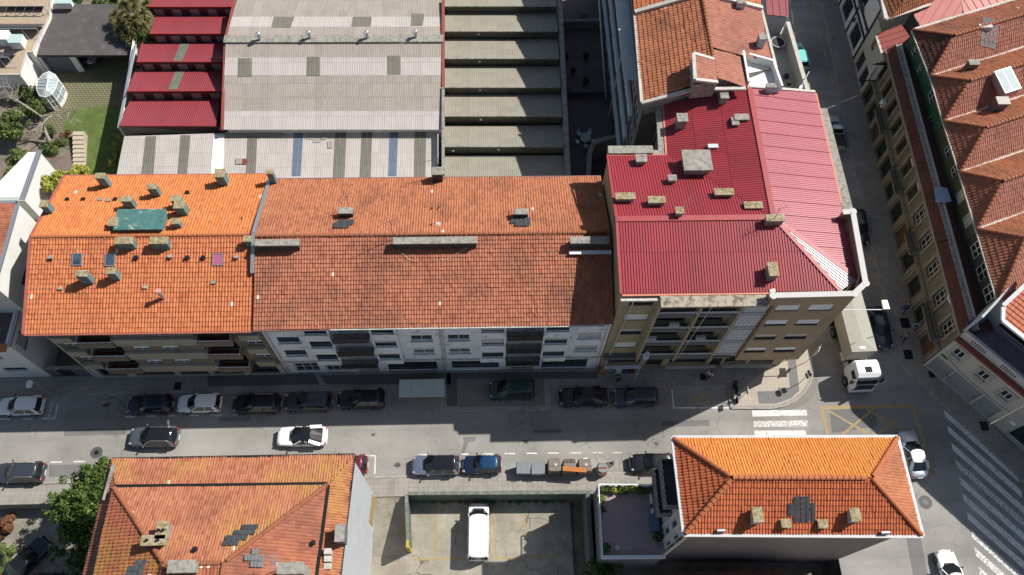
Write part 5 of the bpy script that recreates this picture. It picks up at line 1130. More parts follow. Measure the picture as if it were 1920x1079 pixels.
for qd in [((514, 32), (552, 32), (545, 52), (509, 52)), ((662, 32), (697, 32), (695, 50), (659, 50)), ((772, 26), (796, 26), (792, 49), (770, 49))]: patch(fs, 'rooflight', M['dark_sheet'], qd[::-1], zfn, .03, 'corr', 91)
for px, py in [(487, 68), (581, 65), (689, 65), (780, 63)]:
    p = P(px, py + 5, ZR + .3); m = MB(); m.tube([p - Vector((0, 0, .3)), p + Vector((0, 0, .5))], .16, 12); o = m.build('vent_pipe', M['zinc'], fs)
    m = MB(); c = p + Vector((0, 0, .72)); m.ball(c, .25, 1, 1, .8, 12, 8); m.tube([c + Vector((0, 0, -.02)), c + Vector((-.26, -.2, -.05))], .2, 12); m.build('cowl', M['zinc'], o)
m = MB(); a, b = P(441, 0, 6.4), P(423, 76, 7.4); c = P(417, 244, 5.8); m.bar(a, b, .3, .25); m.bar(b, c, .3, .25); d, e = P(831, 0, 7), P(831, 72, 7.6); f = P(831, 240, 5.9); m.bar(d, e, .3, .25); m.bar(e, e + (f - e) * .55, .3, .25); m.build('red_gutter', plain('oxide_red_trim', (.28, .06, .045), .6, var=.15), fs)
m = MB(); m.bar(e + (f - e) * .56, P(831, 328, 5.2), .3, .4); m.build('parapet', M['concrete'], fs)
# lower pale roof
lo = thing('lean_to_roof', 'low pale sheet roof with dark and blue rooflight strips behind the terracotta ridges', 'building', (-21, 50, 0))
yl0, yl1 = P(500, 246, 4.9).y, P(500, 336, 4.2).y
def zfl(x, y): return 4.2 + .7 * (y - yl1) / (yl0 - yl1)
patch(lo, 'roof', M['fibre_pale'], [(217, 338), (416, 338), (420, 250), (233, 256)], zfl, 0, 'corr', 95, .19)
patch(lo, 'roof', M['fibre_pale'], [(416, 338), (822, 338), (822, 243), (420, 250)], zfl, 0, 'corr', 96, .19)
dk = [((273.5, 256), (293, 256), (288, 330), (265, 330)), ((339, 254), (357, 254), (351, 330), (333, 330)), ((464.6, 256), (482.6, 256), (479, 330), (461, 330)), ((628.5, 244), (649.6, 244), (645.5, 336), (624.5, 336)), ((679, 244), (698, 244), (695, 336), (674.5, 336)), ((778, 243), (798.7, 243), (797.5, 336), (776.5, 336))]
for q in dk: patch(lo, 'rooflight', M['dark_sheet'], q[::-1], zfl, .04, 'corr', 97, .19)
for q in [((552, 244), (568.6, 244), (564, 330), (547.5, 330)), ((731.6, 243), (746.7, 243), (743.5, 330), (728.5, 330))]: patch(lo, 'rooflight', M['blue_sheet'], q[::-1], zfl, .05, 'flatseam', 98, .5)
patch(lo, 'rooflight', M['white_sheet'], [(395, 326), (419, 326), (421, 253), (400, 253)], zfl, .05, 'corr', 99, .19)
for i, q in enumerate([((574, 246), (592, 246), (592, 262), (574, 262)), ((587, 249), (601, 249), (601, 268), (587, 268)), ((603, 246), (612, 246), (612, 262), (603, 262)), ((613, 246), (626, 246), (626, 258), (613, 258)), ((614, 265), (624, 265), (624, 278), (614, 278)), ((422, 247), (532, 245), (532, 256), (424, 258)), ((442, 297), (455, 297), (455, 308), (442, 308))]): patch(lo, 'repair_sheet', M['fibre'], q[::-1], zfl, .035 + .012 * i, 'corr', 100 + i, .19)
patch(lo, 'missing_sheet', plain('rusty_hole', (.2, .05, .03), .9), [(454, 308), (463, 308), (463, 298), (454, 298)], zfl, .13)
m = MB(); a, b = P(222, 322, 4.3), P(820, 320, 4.3); m.prism([(a.x + .1, 43.2), (b.x - .1, 43.2), (b.x - .1, yl0 - .1), (P(233, 256, 4.8).x + .1, yl0 - .1)], 0, 4.0); m.build('wall', M['white_pl'], lo)
# sawtooth workshop
sw = thing('sawtooth_workshop', 'grey-olive sawtooth workshop roof half in shadow with small round wall lamps', 'workshop', (2, 58, 0))
ys = [(-40, 11), (24, 58), (74, 109), (125, 163), (178, 217), (236, 274), (292, 345)]
e = lambda y: 1043 + 17 * y / 325
zlo, zhi = 4.0, 5.2
lamps = [(549, 38), (310, 204), (557, 196), (315, 367), (565, 359), (318, 536), (573, 528), (322, 711), (582, 704), (158, 898), (429, 890), (757, 881)]
for k, (a, b) in enumerate(ys):
    A_, B_, C2, D_ = P(834, a, zlo), P(e(a), a, zlo), P(e(b), b, zhi), P(834, b, zhi)
    roof_sheet('roof', [[D_, C2, B_, A_]], M['fibre_olive'], sw, 'corr', .2, 1.15, .014, .025, .006, 110 + k)
    m = MB(); m.poly([D_ + Vector((0, -.02, -.02)), C2 + Vector((0, -.02, -.02)), C2 + Vector((0, .12, -1.9)), D_ + Vector((0, .12, -1.9))]); m.build('tooth_wall', plain('mossy_tooth_wall', (.12, .115, .08), .9, var=.3, scale=1.5, dirt=((.05, .05, .03), 1.5, .45, .65)) if k == 0 else bpy.data.materials['mossy_tooth_wall'], sw, fix=False)
    m = MB(); m.bar(D_ + Vector((0, -.07, -.02)), C2 + Vector((0, -.07, -.02)), .14, .1); m.build('gutter', M['concrete'], sw)
    if k < 6:
        n0 = P(834, ys[k + 1][0], zlo); m = MB(); m.poly([(D_.x, D_.y + .1, zhi - 1.9), (C2.x, C2.y + .1, zhi - 1.9), (C2.x, n0.y, zlo - .05), (D_.x, n0.y, zlo - .05)]); m.build('valley_gutter', M['dark_metal'] if k < 3 else M['tile_dark'], sw, fix=False)
for x, y in lamps:
    p = P(800 + x / 3.173, y / 3.173, 4.6); m = MB(); m.ball(p, .16, 1, .8, .8, 10, 6); m.build('wall_lamp', M['white_metal'], sw)
a, b = P(1043, -40, 4.4), P(1061, 345, 4.4)
m = MB(); m.bar((a.x + .25, a.y, 2.6), (b.x + .2, b.y, 2.6), .5, 5.2); m.build('boundary_wall', M['concrete'], sw)
m = MB(); a, b = P(832, -40, 4.4), P(832, 345, 4.4); m.bar((a.x, a.y, 2.5), (b.x, b.y, 2.5), .2, 5.0); m.build('wall', M['concrete'], sw)
# courtyard cross walls
wallthing('courtyard_wall', 'low dark wall crossing the shaded courtyard near the top', (8.9, P(1080, 40, 1.2).y), (14.3, P(1120, 38, 1.2).y), 0, 1.2, .3, M['concrete'], M['concrete'])
wallthing('courtyard_wall', 'low planted wall crossing the middle of the shaded courtyard', (8.9, P(1080, 172, .9).y), (14.3, P(1120, 170, .9).y), 0, .9, .35, M['grey_dk'], M['grey_dk'])
t = thing('courtyard_wall', 'curved concrete wall behind the patio table', 'wall', (*XY(1140, 262, 3), 0)); m = MB()
cv = [P(x, y, 3.2) for x, y in [(1103, 330), (1105, 290), (1111, 272), (1128, 262), (1160, 256), (1190, 248), (1205, 236)]]
for a, b in zip(cv[:-1], cv[1:]): m.bar((a.x, a.y, 1.6), (b.x, b.y, 1.6), .35, 3.2)
m.build('wall_body', M['concrete'], t)
m = MB()
for a, b in zip(cv[:-1], cv[1:]): m.bar((a.x, a.y, 3.25), (b.x, b.y, 3.25), .5, .09)
m.build('coping', M['concrete'], t)
# tall glazed house with orange roof
th = thing('tall_house', 'tall house with glazed white-banded rear facade and faded orange tiled roof behind the red roof', 'building', (21, 57, 0))
XF = 14.55
N0 = 47.4; NL = 30
go = []
for z in (1.0, 4.6, 8.2, 11.8):
    for k in range(9): go.append((.6 + k * 3.2, 3.4 + k * 3.2, z, z + 2.2))
# west facade runs north to south (outside on the left)
ww, Fs = walls(th, [(XF, N0), (26.8, 51.3), (27.6, 79), (XF, 79)], 0, 16.7, M['grey_dk'], {3: [(31.6 - b, 31.6 - a, c, d) for a, b, c, d in go]}, depth=.3)
for a, b, c, d in go: win(th, Fs[3], (31.6 - b, 31.6 - a, c, d), M['frame_wh'], M['glass'], 3, 2, -.2, .05)
for z in (3.9, 7.5, 11.1):
    m = MB(); Fs[3].box(m, .5, 28.5, z - .15, z + .3, .004, .3); m.build('band', M['white_metal'], th)
m = MB(); Fs[3].box(m, 5, 27.6, 15.2, 15.35, -.5, 1.3); m.build('canopy', plain('grey_green_canopy', (.5, .54, .51), .7, var=.12, scale=1, dirt=((.2, .15, .1), 1.2, .6, .75)), th)
m = MB(); m.bar((13.9, 60, 2), (12.2, 66, 12.5), .12, .12); m.bar((14.0, 57.5, 2), (14.0, 57.5, 13), .1, .1); m.build('pipe', M['conc_pale'], th)
We, Wn, Rn, Rs = P(1203, 193, 17), P(1190, 28, 17), P(1316, -8, 19), P(1343, 146, 19)
En, Ee = P(1428, 20, 17.2), P(1455, 128, 17.2)
roof_sheet('roof', [[We, Wn, Rn, Rs]], M['tile_rust_n'], th, 'tile', .3, .42, .07, .05, .03, 121)
Ta, Tb = P(1387, 106, 18.0), P(1398, 165, 18.0)
roof_sheet('roof', [[Rn, En, P(1452, 122, 17.2), Ta, P(1333, 92, 19)], [P(1333, 92, 19), Ta, Tb, Rs]], M['tile_pink'], th, 'tile', .3, .42, .055, .05, .03, 122)
ridge_tiles([(Rs + up6, Rn + up6)], M['ridge_rust'], th)
m = MB(); m.bar(We, Wn, .25, .2); m.bar(We + Vector((0, -.1, .05)), P(1300, 168, 18.2), .3, .25); m.bar(P(1300, 168, 18.2), Tb + Vector((0, -.1, 0)), .3, .2); m.bar(Ee, En, .25, .25); m.build('verge', M['conc_pale'], th)
m = MB(); m.poly([We + Vector((.2, .1, -.1)), Rs + Vector((0, -.1, -.1)), Ee + Vector((-.4, 0, -.1)), (26.6, 51.3, 15), (XF + .2, N0 + .05, 15)]); m.build('gable', M['concrete'], th, fix=False)
m = MB(); m.bar(Wn + Vector((0, .1, .2)), Rn + Vector((0, .1, .2)), .4, .35); m.bar(Rn + Vector((0, .1, .2)), En + Vector((0, .1, .2)), .4, .35); m.build('party_parapet', M['conc_pale'], th)
# dormer
d0, d1, d2, d3 = P(1303, 150, 19.9), P(1345, 155, 19.2), P(1338, 112, 19.2), P(1300, 101, 19.9)
m = MB(); m.prism([(d0.x, d0.y), (d1.x, d1.y), (d2.x, d2.y), (d3.x, d3.y)], 17.4, 19.2); m.poly([(d0.x, d0.y, 19.2), (d0.x, d0.y, 19.85), (d3.x, d3.y, 19.85), (d3.x, d3.y, 19.2)]); m.build('dormer_wall', M['concrete'], th)  # grey picked to carry the shade of the south face
roof_sheet('dormer_roof', [[d0, d1, d2, d3]], M['tile_pink'], th, 'tile', .3, .42, .05, .05, .02, 123)
m = MB(); m.bar(d0, d3, .3, .25); m.bar(d3, d2, .3, .25); m.bar(d0, d1, .3, .25); m.build('dormer_coping', M['conc_pale'], th)
G = Fr((d3.x - .02, d3.y, 0), (d0.x - d3.x, d0.y - d3.y)); win(th, G, (.5, 1.5, 17.9, 18.9), M['frame_wh'], M['glass'], 1, 1, .06, .07)
# cut-in white terrace
a, b, c, d = P(1398, 168, 17.0), P(1462, 172, 17.0), P(1446, 126, 17.0), P(1388, 110, 17.0)
m = MB(); m.slab([a, b, c, d], .2); m.build('terrace_floor', M['white_pl'], th)
m = MB(); m.bar(a + Vector((0, 0, .55)), d + Vector((0, 0, .55)), .2, 1.1); m.bar(d + Vector((0, 0, .45)), c + Vector((0, 0, .45)), .2, .9); m.bar(b + Vector((0, 0, .4)), c + Vector((0, 0, .4)), .2, .8); m.build('terrace_wall', M['white_pl'], th)
for px, py, up, sx, sy in [(1430, 70, 1.2, .65, .65), (1390, 4, 1.2, .8, .5), (1446, 162, 1.0, .8, .4)]:
    p = P(px, py, 18.6 if py < 100 else 17.7); chimney(th, (p.x, p.y), sx, sy, 16.5, 18.6 if py < 100 else 17.7, M['grey_pl'], M['concrete'], .12, .05)
# next roof to the north and the red garage in the lane
nx_ = thing('tall_house', 'bright orange tiled house roof cut by the top edge, left of the street', 'building', (21, 70, 0))
roof_sheet('roof', [[Wn + Vector((0, .5, 0)), P(1182, -70, 17), P(1308, -90, 19), Rn + Vector((0, .5, 0))], [Rn + Vector((0, .5, 0)), P(1308, -90, 19), P(1418, -70, 17.2), En + Vector((0, .5, 0))]], M['tile_orange'], nx_, 'tile', .3, .42, .06, .05, .03, 124)
m = MB(); m.prism([(15.2, 61), (27, 63), (27, 78), (15.2, 78)], 16.4, 16.9); m.build('wall', M['white_pl'], nx_)
a, b, c, d = P(1438, 28, 3.2), P(1479, 32, 3.2), P(1476, -40, 3.8), P(1432, -40, 3.8)
lg = thing('lane_garage', 'small garage with a red seamed roof in the walled lane yard', 'garage', cen([a, b, c, d]))
roof_sheet('roof', [[a, b, c, d]], M['red_shed'], lg, 'flatseam', .8, 9, .05, .01, 0, 125)
m = MB(); m.prism([(a.x + .1, a.y + .1), (b.x - .1, b.y + .1), (c.x - .1, c.y), (d.x + .1, d.y)], 0, 3.0); m.build('wall', M['grey_pl'], lg)
pa, pb = P(1477, 42, 1.9), P(1517, 180, 1.9)
wallthing('lane_wall', 'pale concrete wall between lane yard and the side street', (pa.x, pa.y), (pb.x, pb.y), 0, 1.9, .4, M['conc_pale'], M['conc_pale'])
# ================================================================ east side of the side street
def rect_ops(us, z0, z1, w): return [(u - w / 2, u + w / 2, z0, z1) for u in us]
TOP, BOT = Vector((44.35, 62.0, 0)), Vector((43.3, 28.35, 0))
td = (BOT - TOP).normalized(); TL = (BOT - TOP).length
TF = Fr(TOP, td)
houses = [(0, 12.6, 'granite trimmed townhouse with leafy balcony and long dark shop windows, below the rooftop drying terrace', 3.3, 0), (12.65, 24.3, 'granite trimmed townhouse with small paned upper windows, middle house of the old terrace', 3.0, 1), (24.35, TL, 'granite trimmed townhouse with dark double balcony, nearest the street corner', 3.1, 2)]
roomdk = M['frame_dk']
for (ua, ub, lab, pit, kind) in houses:
    O = TF.p(ua, 0); L = ub - ua; t = thing('townhouse', lab, 'townhouse', TF.p((ua + ub) / 2, 0, -1)); F = Fr(O, td); n = int(L / 2.45); pw = L / n
    up_, dn = [], []
    for k in range(n): c = (k + .5) * pw; up_.append((c - .62, c + .62, 4.3, 6.75)); dn.append((c - .85, c + .85, .25, 2.95))
    m = MB(); wall_face(m, F, L, 0, 7.6, up_ + dn, .35)
    for u in (0, L): m.poly([F.p(u, 0), F.p(u, 7.6), F.p(u, 7.6, -1.5), F.p(u, 0, -1.5)])
    m.build('wall', plain('townhouse_render', (.16, .145, .115), .85, var=.2, scale=.8) if ua == 0 else bpy.data.materials['townhouse_render'], t, fix=False)
    for k, o in enumerate(up_):
        win(t, F, o, M['frame_wh'] if kind == 1 and k > 1 or kind == 2 else M['wood'], M['glass'], 2, 3 if kind else 2, -.22, .06, .25 if kind == 1 and k in (0, 1) else 0, M['shutter'])
    for k, o in enumerate(dn):
        if k == 2: door(t, F, o, M['wood'], M['zinc'], -.25)
        else: win(t, F, o, plain('dark_teal_frame', (.025, .05, .05), .5) if not bpy.data.materials.get('dark_teal_frame') else bpy.data.materials['dark_teal_frame'], M['glass'], 1, 1, -.25, .1, name='shop_window')
    for k in range(n):       # stone surrounds
        c = (k + .5) * pw; m = MB()
        for s in (-1, 1): F.box(m, c + s * .78 - .15, c + s * .78 + .15, 4.2, 7.0, .004, .12)
        F.box(m, c - .63, c + .63, 6.76, 7.0, .006, .1); m.build('window_surround', M['stone'], t)
        m = MB()
        for s in (-1, 1): F.box(m, c + s * (pw / 2 - .17) - .15, c + s * (pw / 2 - .17) + .15, .02, 3.1, .004, .1)
        m.build('shop_pier', M['stone'], t)
    m = MB(); F.box(m, 0.02, L - .02, 3.35, 3.5, .005, .35); F.box(m, .02, L - .02, 3.503, 3.62, .005, .22); F.box(m, .02, L - .02, 3.15, 3.347, .006, .16); m.build('string_course', M['stone'], t)
    m = MB(); F.box(m, .02, L - .02, 7.3, 7.58, .005, .3); m.build('cornice', M['stone'], t)
    for (a, b) in ([(5.2, 8.6)] if kind == 0 else [(.6, 3.6), (8.2, 10.8)] if kind == 1 else [(4.8, L - .8)]):
        m = MB(); F.box(m, a, b, 3.66, 3.8, .01, .95); o = m.build('balcony', M['stone'], t); m = MB(); nn = int((b - a) / .16)
        for k in range(nn + 1): m.bar(F.p(a + .04 + (b - a - .08) * k / nn, 3.8, .9), F.p(a + .04 + (b - a - .08) * k / nn, 4.7, .9), .03, .03)
        m.bar(F.p(a, 4.72, .9), F.p(b, 4.72, .9), .06, .05)
        for u in (a + .03, b - .03): m.bar(F.p(u, 4.72, .9), F.p(u, 4.72, .05), .05, .05)
        m.build('railing', M['dark_metal'], o)
    # roof: steep strip to the street, gutter wall, shallow rear slope
    p = lambda u, d, z: TF.p(u, z, d)
    roof_sheet('roof', [[p(ua, .25, 7.58), p(ub, .25, 7.58), p(ub, -.45, 8.25), p(ua, -.45, 8.25)]], M['tile_dark'], t, 'tile', .24, .36, .05, .04, .02, 130 + kind)
    roof_sheet('roof', [[p(ua, -1.0, 8.15), p(ua, -2.75, 7.7), p(ub, -2.75, 7.7), p(ub, -1.0, 8.15)]], M['tile_dark'], t, 'tile', .24, .36, .05, .04, .02, 140 + kind)
    m = MB(); m.bar(p(ua, -.65, 8.25), p(ub, -.65, 8.25), .4, .3); m.build('ridge_wall', M['concrete'], t)
    m = MB(); m.bar(p(ua, -.95, 8.4), p(ub, -.95, 8.4), .18, .16); m.build('white_gutter', M['conc_pale'], t)
    m = MB(); m.bar(p(ua, .3, 7.55), p(ub, .3, 7.55), .14, .12); m.build('gutter', plain('old_zinc_gutter', (.3, .26, .22), .6), t)
    if kind == 0:
        m = MB(); F.box(m, 4.6, 5.3, 4.2, 4.9, .1, .5); m.build('air_conditioner', M['white_metal'], t)
# hanging sign
sg = thing('hanging_sign', 'white vertical sign with dark lettering between two dark green arms over the pavement', 'sign', TF.p(1.0, 0))
G = Fr(TF.p(1.0, 0), (1, 0)); ctr = Vector((TF.p(1.0, 0).x, TF.p(1.0, 0).y, 0))
m = MB(); m.box(ctr.x - 1.15, ctr.x - .15, ctr.y - .06, ctr.y + .06, 3.9, 6.3); m.build('board', M['white_metal'], sg)
for z, l in ((3.72, 1.9), (6.36, 1.45)):
    m = MB(); m.box(ctr.x - l, ctr.x + .3, ctr.y - .1, ctr.y + .1, z, z + .16); m.build('arm', flat('dark_green_arm', (.012, .04, .035), .4), sg)
def text(name, s, mat, parent, M4, size, ex=.004):
    cu = bpy.data.curves.new(name, 'FONT'); cu.body = s; cu.size = size; cu.extrude = ex; cu.align_x = 'CENTER'; cu.align_y = 'CENTER'; cu.resolution_u = 2
    tmp = bpy.data.objects.new('tmp', cu); COL.objects.link(tmp); dg = bpy.context.evaluated_depsgraph_get(); dg.update()
    me = bpy.data.meshes.new_from_object(tmp.evaluated_get(dg)); bpy.data.objects.remove(tmp); bpy.data.curves.remove(cu)
    me.transform(Matrix.Translation(-wpos(parent)) @ M4); return obj(name, me, mat, parent)
inkm = flat('dark_ink', (.02, .02, .02), .6)
# lettering runs up the board, seen from the south
text('lettering', 'RODEIRAS', inkm, sg, Matrix.Translation((ctr.x - .82, ctr.y - .068, 4.95)) @ Matrix.Rotation(rad(90), 4, 'X') @ Matrix.Rotation(rad(90), 4, 'Z'), .44)
# green terrace of hipped houses behind
XWn = 46.0; HZ = 10.5; HR = 12.7
cw = [(1711, 57), (1745, 143), (1770, 228), (1800, 323), (1832, 430), (1872, 566)]
ap = [(1789, 67), (1818, 152), (1848, 240), (1880, 340), (1922, 446)]
W_ = [P(x, y, HZ) for x, y in cw]; dR = (P(1920, 120, HR) - P(1818, 152, HR)).normalized()
labs = ['hipped row house with a patched grey rooflight, furthest up the street', 'hipped row house with a large glazed white roof lantern', 'hipped row house between the roof lantern house and the house with two small paned windows', 'hipped row house with dark green wall and two small paned windows above the back yards', 'hipped row house with white framed windows in its dark green end wall, nearest the corner']
mats = [('tile_dark', 'tile_pink', 'tile_rust'), ('tile_rust', 'tile_pink', 'tile_rust_n'), ('tile_rust', 'tile_pink', 'tile_rust_n'), ('tile_rust', 'tile_pink', 'tile_rust_n'), ('tile_rust', 'tile_pink', 'tile_rust_n')]
Lh = 26
for k in range(5):
    a, b = W_[k], W_[k + 1]; c = P(*ap[k], HR); t = thing('row_house', labs[k], 'house', ((a.x + b.x) / 2 + 4, (a.y + b.y) / 2, 0))
    hw, hs, hn = mats[k]
    roof_sheet('roof', [[a, c, b]], M[hw], t, 'tile', .3, .5, .06, .05, .02, 150 + k)
    roof_sheet('roof', [[b, c, c + dR * Lh, b + dR * Lh]], M[hs], t, 'tile', .24, .42, .05, .045, .02, 160 + k)
    roof_sheet('roof', [[c, a, a + dR * Lh, c + dR * Lh]], M[hn], t, 'tile', .24, .42, .05, .045, .02, 170 + k)
    ridge_tiles([(a + up6, c + up6), (b + up6, c + up6), (c + up6, c + dR * (Lh - 1) + up6)], M['ridge_rust'], t, .15)
    m = MB(); m.bar(a + dR * .3 + Vector((0, 0, .05)), a + dR * Lh + Vector((0, 0, .05)), .3, .16); m.build('valley_gutter', M['conc_pale'], t)
    m = MB(); m.bar(a + Vector((-.1, 0, -.05)), b + Vector((-.1, 0, -.05)), .14, .14); m.build('gutter', M['conc_pale'], t)
    F = Fr((a.x + .22, a.y - .02, 0), (b.x - a.x, b.y - a.y)); L = (b - a).length - .05
    os_ = {0: [(1.3, 2.1, 8.2, 9.5), (3.6, 4.3, 8.0, 9.0)], 1: [(1.0, 2.4, 8.3, 9.3), (3.4, 4.4, 6.4, 8.0)], 2: [(2.2, 3.2, 8.3, 9.5), (4.6, 5.6, 8.3, 9.5)], 3: [(1.3, 2.5, 8.0, 9.6), (4.0, 5.2, 8.0, 9.6)], 4: [(.7, 2.1, 7.9, 9.5), (3.0, 4.4, 7.8, 9.5), (5.2, 6.7, 7.9, 9.6)]}[k]
    os_ = [(o[0], o[1], o[2] + .5, o[3] + .5) for o in os_]
    os_ = [o for o in os_ if o[1] < L - .1]
    w, _ = None, None; m = MB(); wall_face(m, F, L, 0, HZ - .05, os_, .2); q = a + dR * Lh; r = b + dR * Lh
    m.poly([F.p(L, 0), F.p(L, HZ - .05), (r.x, r.y, HZ - .05), (r.x, r.y, 0)]); m.poly([F.p(0, 0), F.p(0, HZ - .05), (q.x, q.y, HZ - .05), (q.x, q.y, 0)]); m.build('wall', M['green_panel'] if k < 2 else M['green_wall'] if k < 4 else plain('dark_slate_green_render', (.045, .055, .045), .85), t, fix=False)
    for i, o in enumerate(os_): win(t, F, o, M['frame_wh'], M['glass'] if k in (0, 1, 2, 4) else M['frost'], 2, 2 if k != 4 else 2, -.06, .1 if k == 4 and i != 1 else .06)
    if k == 0: rz = lambda x, y: 0
    if k == 1:
        p = P(1886, 150, 12.8); m = MB(); ex = dR; ey = Vector((-dR.y, dR.x, 0)).normalized()
        v = lambda u, w, z: p + ex * u + ey * w + Vector((0, 0, z))
        m.slab([v(-.95, -1.35, -.1), v(.95, -1.35, -.1), v(.95, 1.0, .5), v(-.95, 1.0, .5)], .9); o = m.build('roof_lantern', M['zinc'], t)
        m = MB(); m.poly([v(-.87, -1.25, -.05), v(-.05, -1.25, -.05), v(-.05, .92, .51), v(-.87, .92, .51)]); m.poly([v(.05, -1.25, -.05), v(.87, -1.25, -.05), v(.87, .92, .51), v(.05, .92, .51)]); m.build('lantern_glass', M['sky_glass'], o, fix=False)
    def on_s(px, py, up): 
        nn = (b - c).cross(dR).normalized(); return onpl(px, py, lambda x, y: c.z - (nn.x * (x - c.x) + nn.y * (y - c.y)) / nn.z, up, 11)
    if k == 0:
        p = on_s(1856, 62, .12); m = MB(); nn = (b - c).cross(dR).normalized(); zf = lambda x, y: c.z - (nn.x * (x - c.x) + nn.y * (y - c.y)) / nn.z + .12
        for i in range(4):
            for j in range(5): x, y = p.x - 1 + i * .5, p.y - 1.1 + j * .44; m.poly([(X, Y, zf(X, Y)) for X, Y in ((x, y), (x + .46, y), (x + .46, y + .41), (x, y + .41))])
        m.build('glass_tiles', plain('grey_glass_tiles', (.2, .19, .18), .4, var=.2), t, fix=False)
        p = on_s(1848, 50, .2); m = MB(); m.box(p.x - .7, p.x + .7, p.y - .2, p.y + .3, p.z - .6, p.z + .1); m.build('rooflight_hood', M['conc_pale'], t)
    if k == 1: p = on_s(1827, 118, 0); p = P(1826, 118, 12.1); chimney(t, (p.x, p.y), 1.0, .6, 10, 12.1, M['grey_dk'], M['concrete'], .12, .06)
    if k == 2: p = P(1880, 190, 12.5); chimney(t, (p.x, p.y), 1.1, .8, 10, 12.5, M['grey_dk'], M['conc_pale'], .14, .08)
# back yard things between the rows
p = P(1770, 363, 7.6); tp_ = thing('tarpaulin_roof', 'small pale blue sheet roof over the back yard between terrace and green wall', 'sheet roof', (p.x, p.y, 0))
roof_sheet('sheet', [[P(1752, 362, 8.5), P(1750, 350, 8.5), P(1776, 352, 8.8), P(1784, 378, 8.8), P(1772, 380, 8.7), P(1754, 380, 8.5)]], flat('pale_blue_sheet', (.25, .32, .42), .5), tp_, 'flatseam', .8, 5, .02, 0, 0, 3)
m = MB()
for a in ((1754, 378), (1780, 377)): q = P(*a, 7.4); m.tube([(q.x, q.y, 0), (q.x, q.y, 7.4)], .05, 6)
m.build('post', M['zinc'], tp_)
ty = thing('yard_floor_terrace', 'dark first floor yard with white edge rails between terrace and green houses', 'terrace', (45.6, 54, 0))
m = MB(); m.slab([(44.9, 50.5, 6.6), (45.9, 50.5, 6.6), (45.9, 61, 6.6), (45.2, 61, 6.6)], .3); m.build('floor', plain('blue_grey_deck', (.12, .12, .17), .8), ty)
m = MB(); m.bar((44.9, 50.6, 7.3), (45.8, 50.6, 7.3), .12, .1); m.bar((45.0, 56.3, 7.3), (45.8, 56.3, 7.3), .12, .1); m.build('rail', M['conc_pale'], ty)
# SE white house
SO = Vector((43.15, 28.2, 0)); SU = Vector((48.05, 22.45, 0)) - SO; SL = SU.length; SF = Fr(SO, SU)
se = thing('white_terrace_house', 'cream house with red cornice, grey garage doors and a walled roof terrace', 'house', SF.p(SL / 2, 0, -2))
uo = []
for px, py in ((1797.7, 663.8), (1843.6, 704.3), (1886.7, 741.9)):
    u, z = SF.hit(px, py); uo.append((u - .5, u + .5, z - .65, z + .65))
uo = [o for o in uo if o[1] < SL + 3]
gd_ = []
for px, py, wd in ((1761, 692, 1.9), (1804, 727, 3.0), (1847, 765.5, 1.9)):
    u, z = SF.hit(px, py); gd_.append((u - wd / 2, u + wd / 2, .15, 2.75))
SL2 = max(SL, uo[-1][1] + 1.0, gd_[-1][1] + .4)
cm = plain('cream_render', (.5, .47, .42), .85, var=.06, scale=.8, dirt=((.36, .33, .29), .8, .55, .8))
m = MB(); wall_face(m, SF, SL2, 0, 6.9, uo + gd_, .3); m.poly([SF.p(SL2, 0), SF.p(SL2, 6.9), SF.p(SL2, 6.9, -9), SF.p(SL2, 0, -9)]); m.build('wall', cm, se, fix=False)
for o in uo:
    win(se, SF, o, M['frame_wh'], M['glass'], 2, 1, -.15, .09, sill=M['stone_pale'])
    m = MB(); SF.box(m, o[0] - .3, o[0] - .02, o[2] - .3, o[3] + .3, .004, .07); SF.box(m, o[1] + .02, o[1] + .3, o[2] - .3, o[3] + .3, .004, .07); SF.box(m, o[0] - .02, o[1] + .02, o[2] - .55, o[2] - .11, .005, .08); SF.box(m, o[0] - .02, o[1] + .02, o[3] + .02, o[3] + .3, .005, .09); m.build('window_surround', M['stone_pale'], se)
for o in gd_: door(se, SF, o, plain('grey_garage_door', (.27, .29, .3), .6, var=.05) if not bpy.data.materials.get('grey_garage_door') else bpy.data.materials['grey_garage_door'], M['dark_metal'], -.2, 'garage_door', 3)
m = MB(); SF.box(m, -.05, SL2, 6.903, 7.15, -.3, .5); m.build('cornice', plain('oxide_red_cornice', (.23, .06, .04), .7, var=.1), se)
pk = plain('pale_parapet', (.5, .47, .48), .85, var=.05)
slots = []
u = 1.0
while u < SL2 - 2.4: slots += [(u + .22 * i, u + .22 * i + .11, 7.4, 7.95) for i in range(7)]; u += 3.1
m = MB(); PF = Fr(SF.p(0, 0, -.05), SU); wall_face(m, PF, SL2, 7.153, 8.2, slots, .2); PF.box(m, 0, SL2, 8.203, 8.26, -.25, .03); m.build('parapet', pk, se, fix=False)
m = MB(); SF.box(m, .05, SL2, 7.2, 7.28, -3.0, -.3); m.build('terrace_floor', plain('blue_grey_terrace', (.24, .245, .29), .8, var=.1), se)
BF = Fr(SF.p(0, 0, -3.0), SU); bo = [(1.6, 4.5, 7.5, 9.7), (4.65, 7.5, 7.5, 9.7), (7.65, 10.6, 7.5, 9.7)]
m = MB(); wall_face(m, BF, SL2 + 3, 7.28, 11.0, bo, .4); SF.box(m, -.2, 0.0, 6.9, 11.0, -9, -.2); m.build('back_wall', M['grey_pl'], se, fix=False)
for o in bo: win(se, BF, o, M['frame_wh'], M['glass'], 1, 1, -.3, .06)
z = 11.2; a = P(1880, 602, z); su = SU.normalized(); inl = Vector((-su.y, su.x, 0)); b = a + su * 13; c = b + inl * 6 + Vector((0, 0, 1.9)); d = a + inl * 6 + Vector((0, 0, 1.9)) - su * .6; e_ = P(1877, 579, z); e_.z = z + max(0, (e_ - a).dot(inl)) * 1.9 / 6
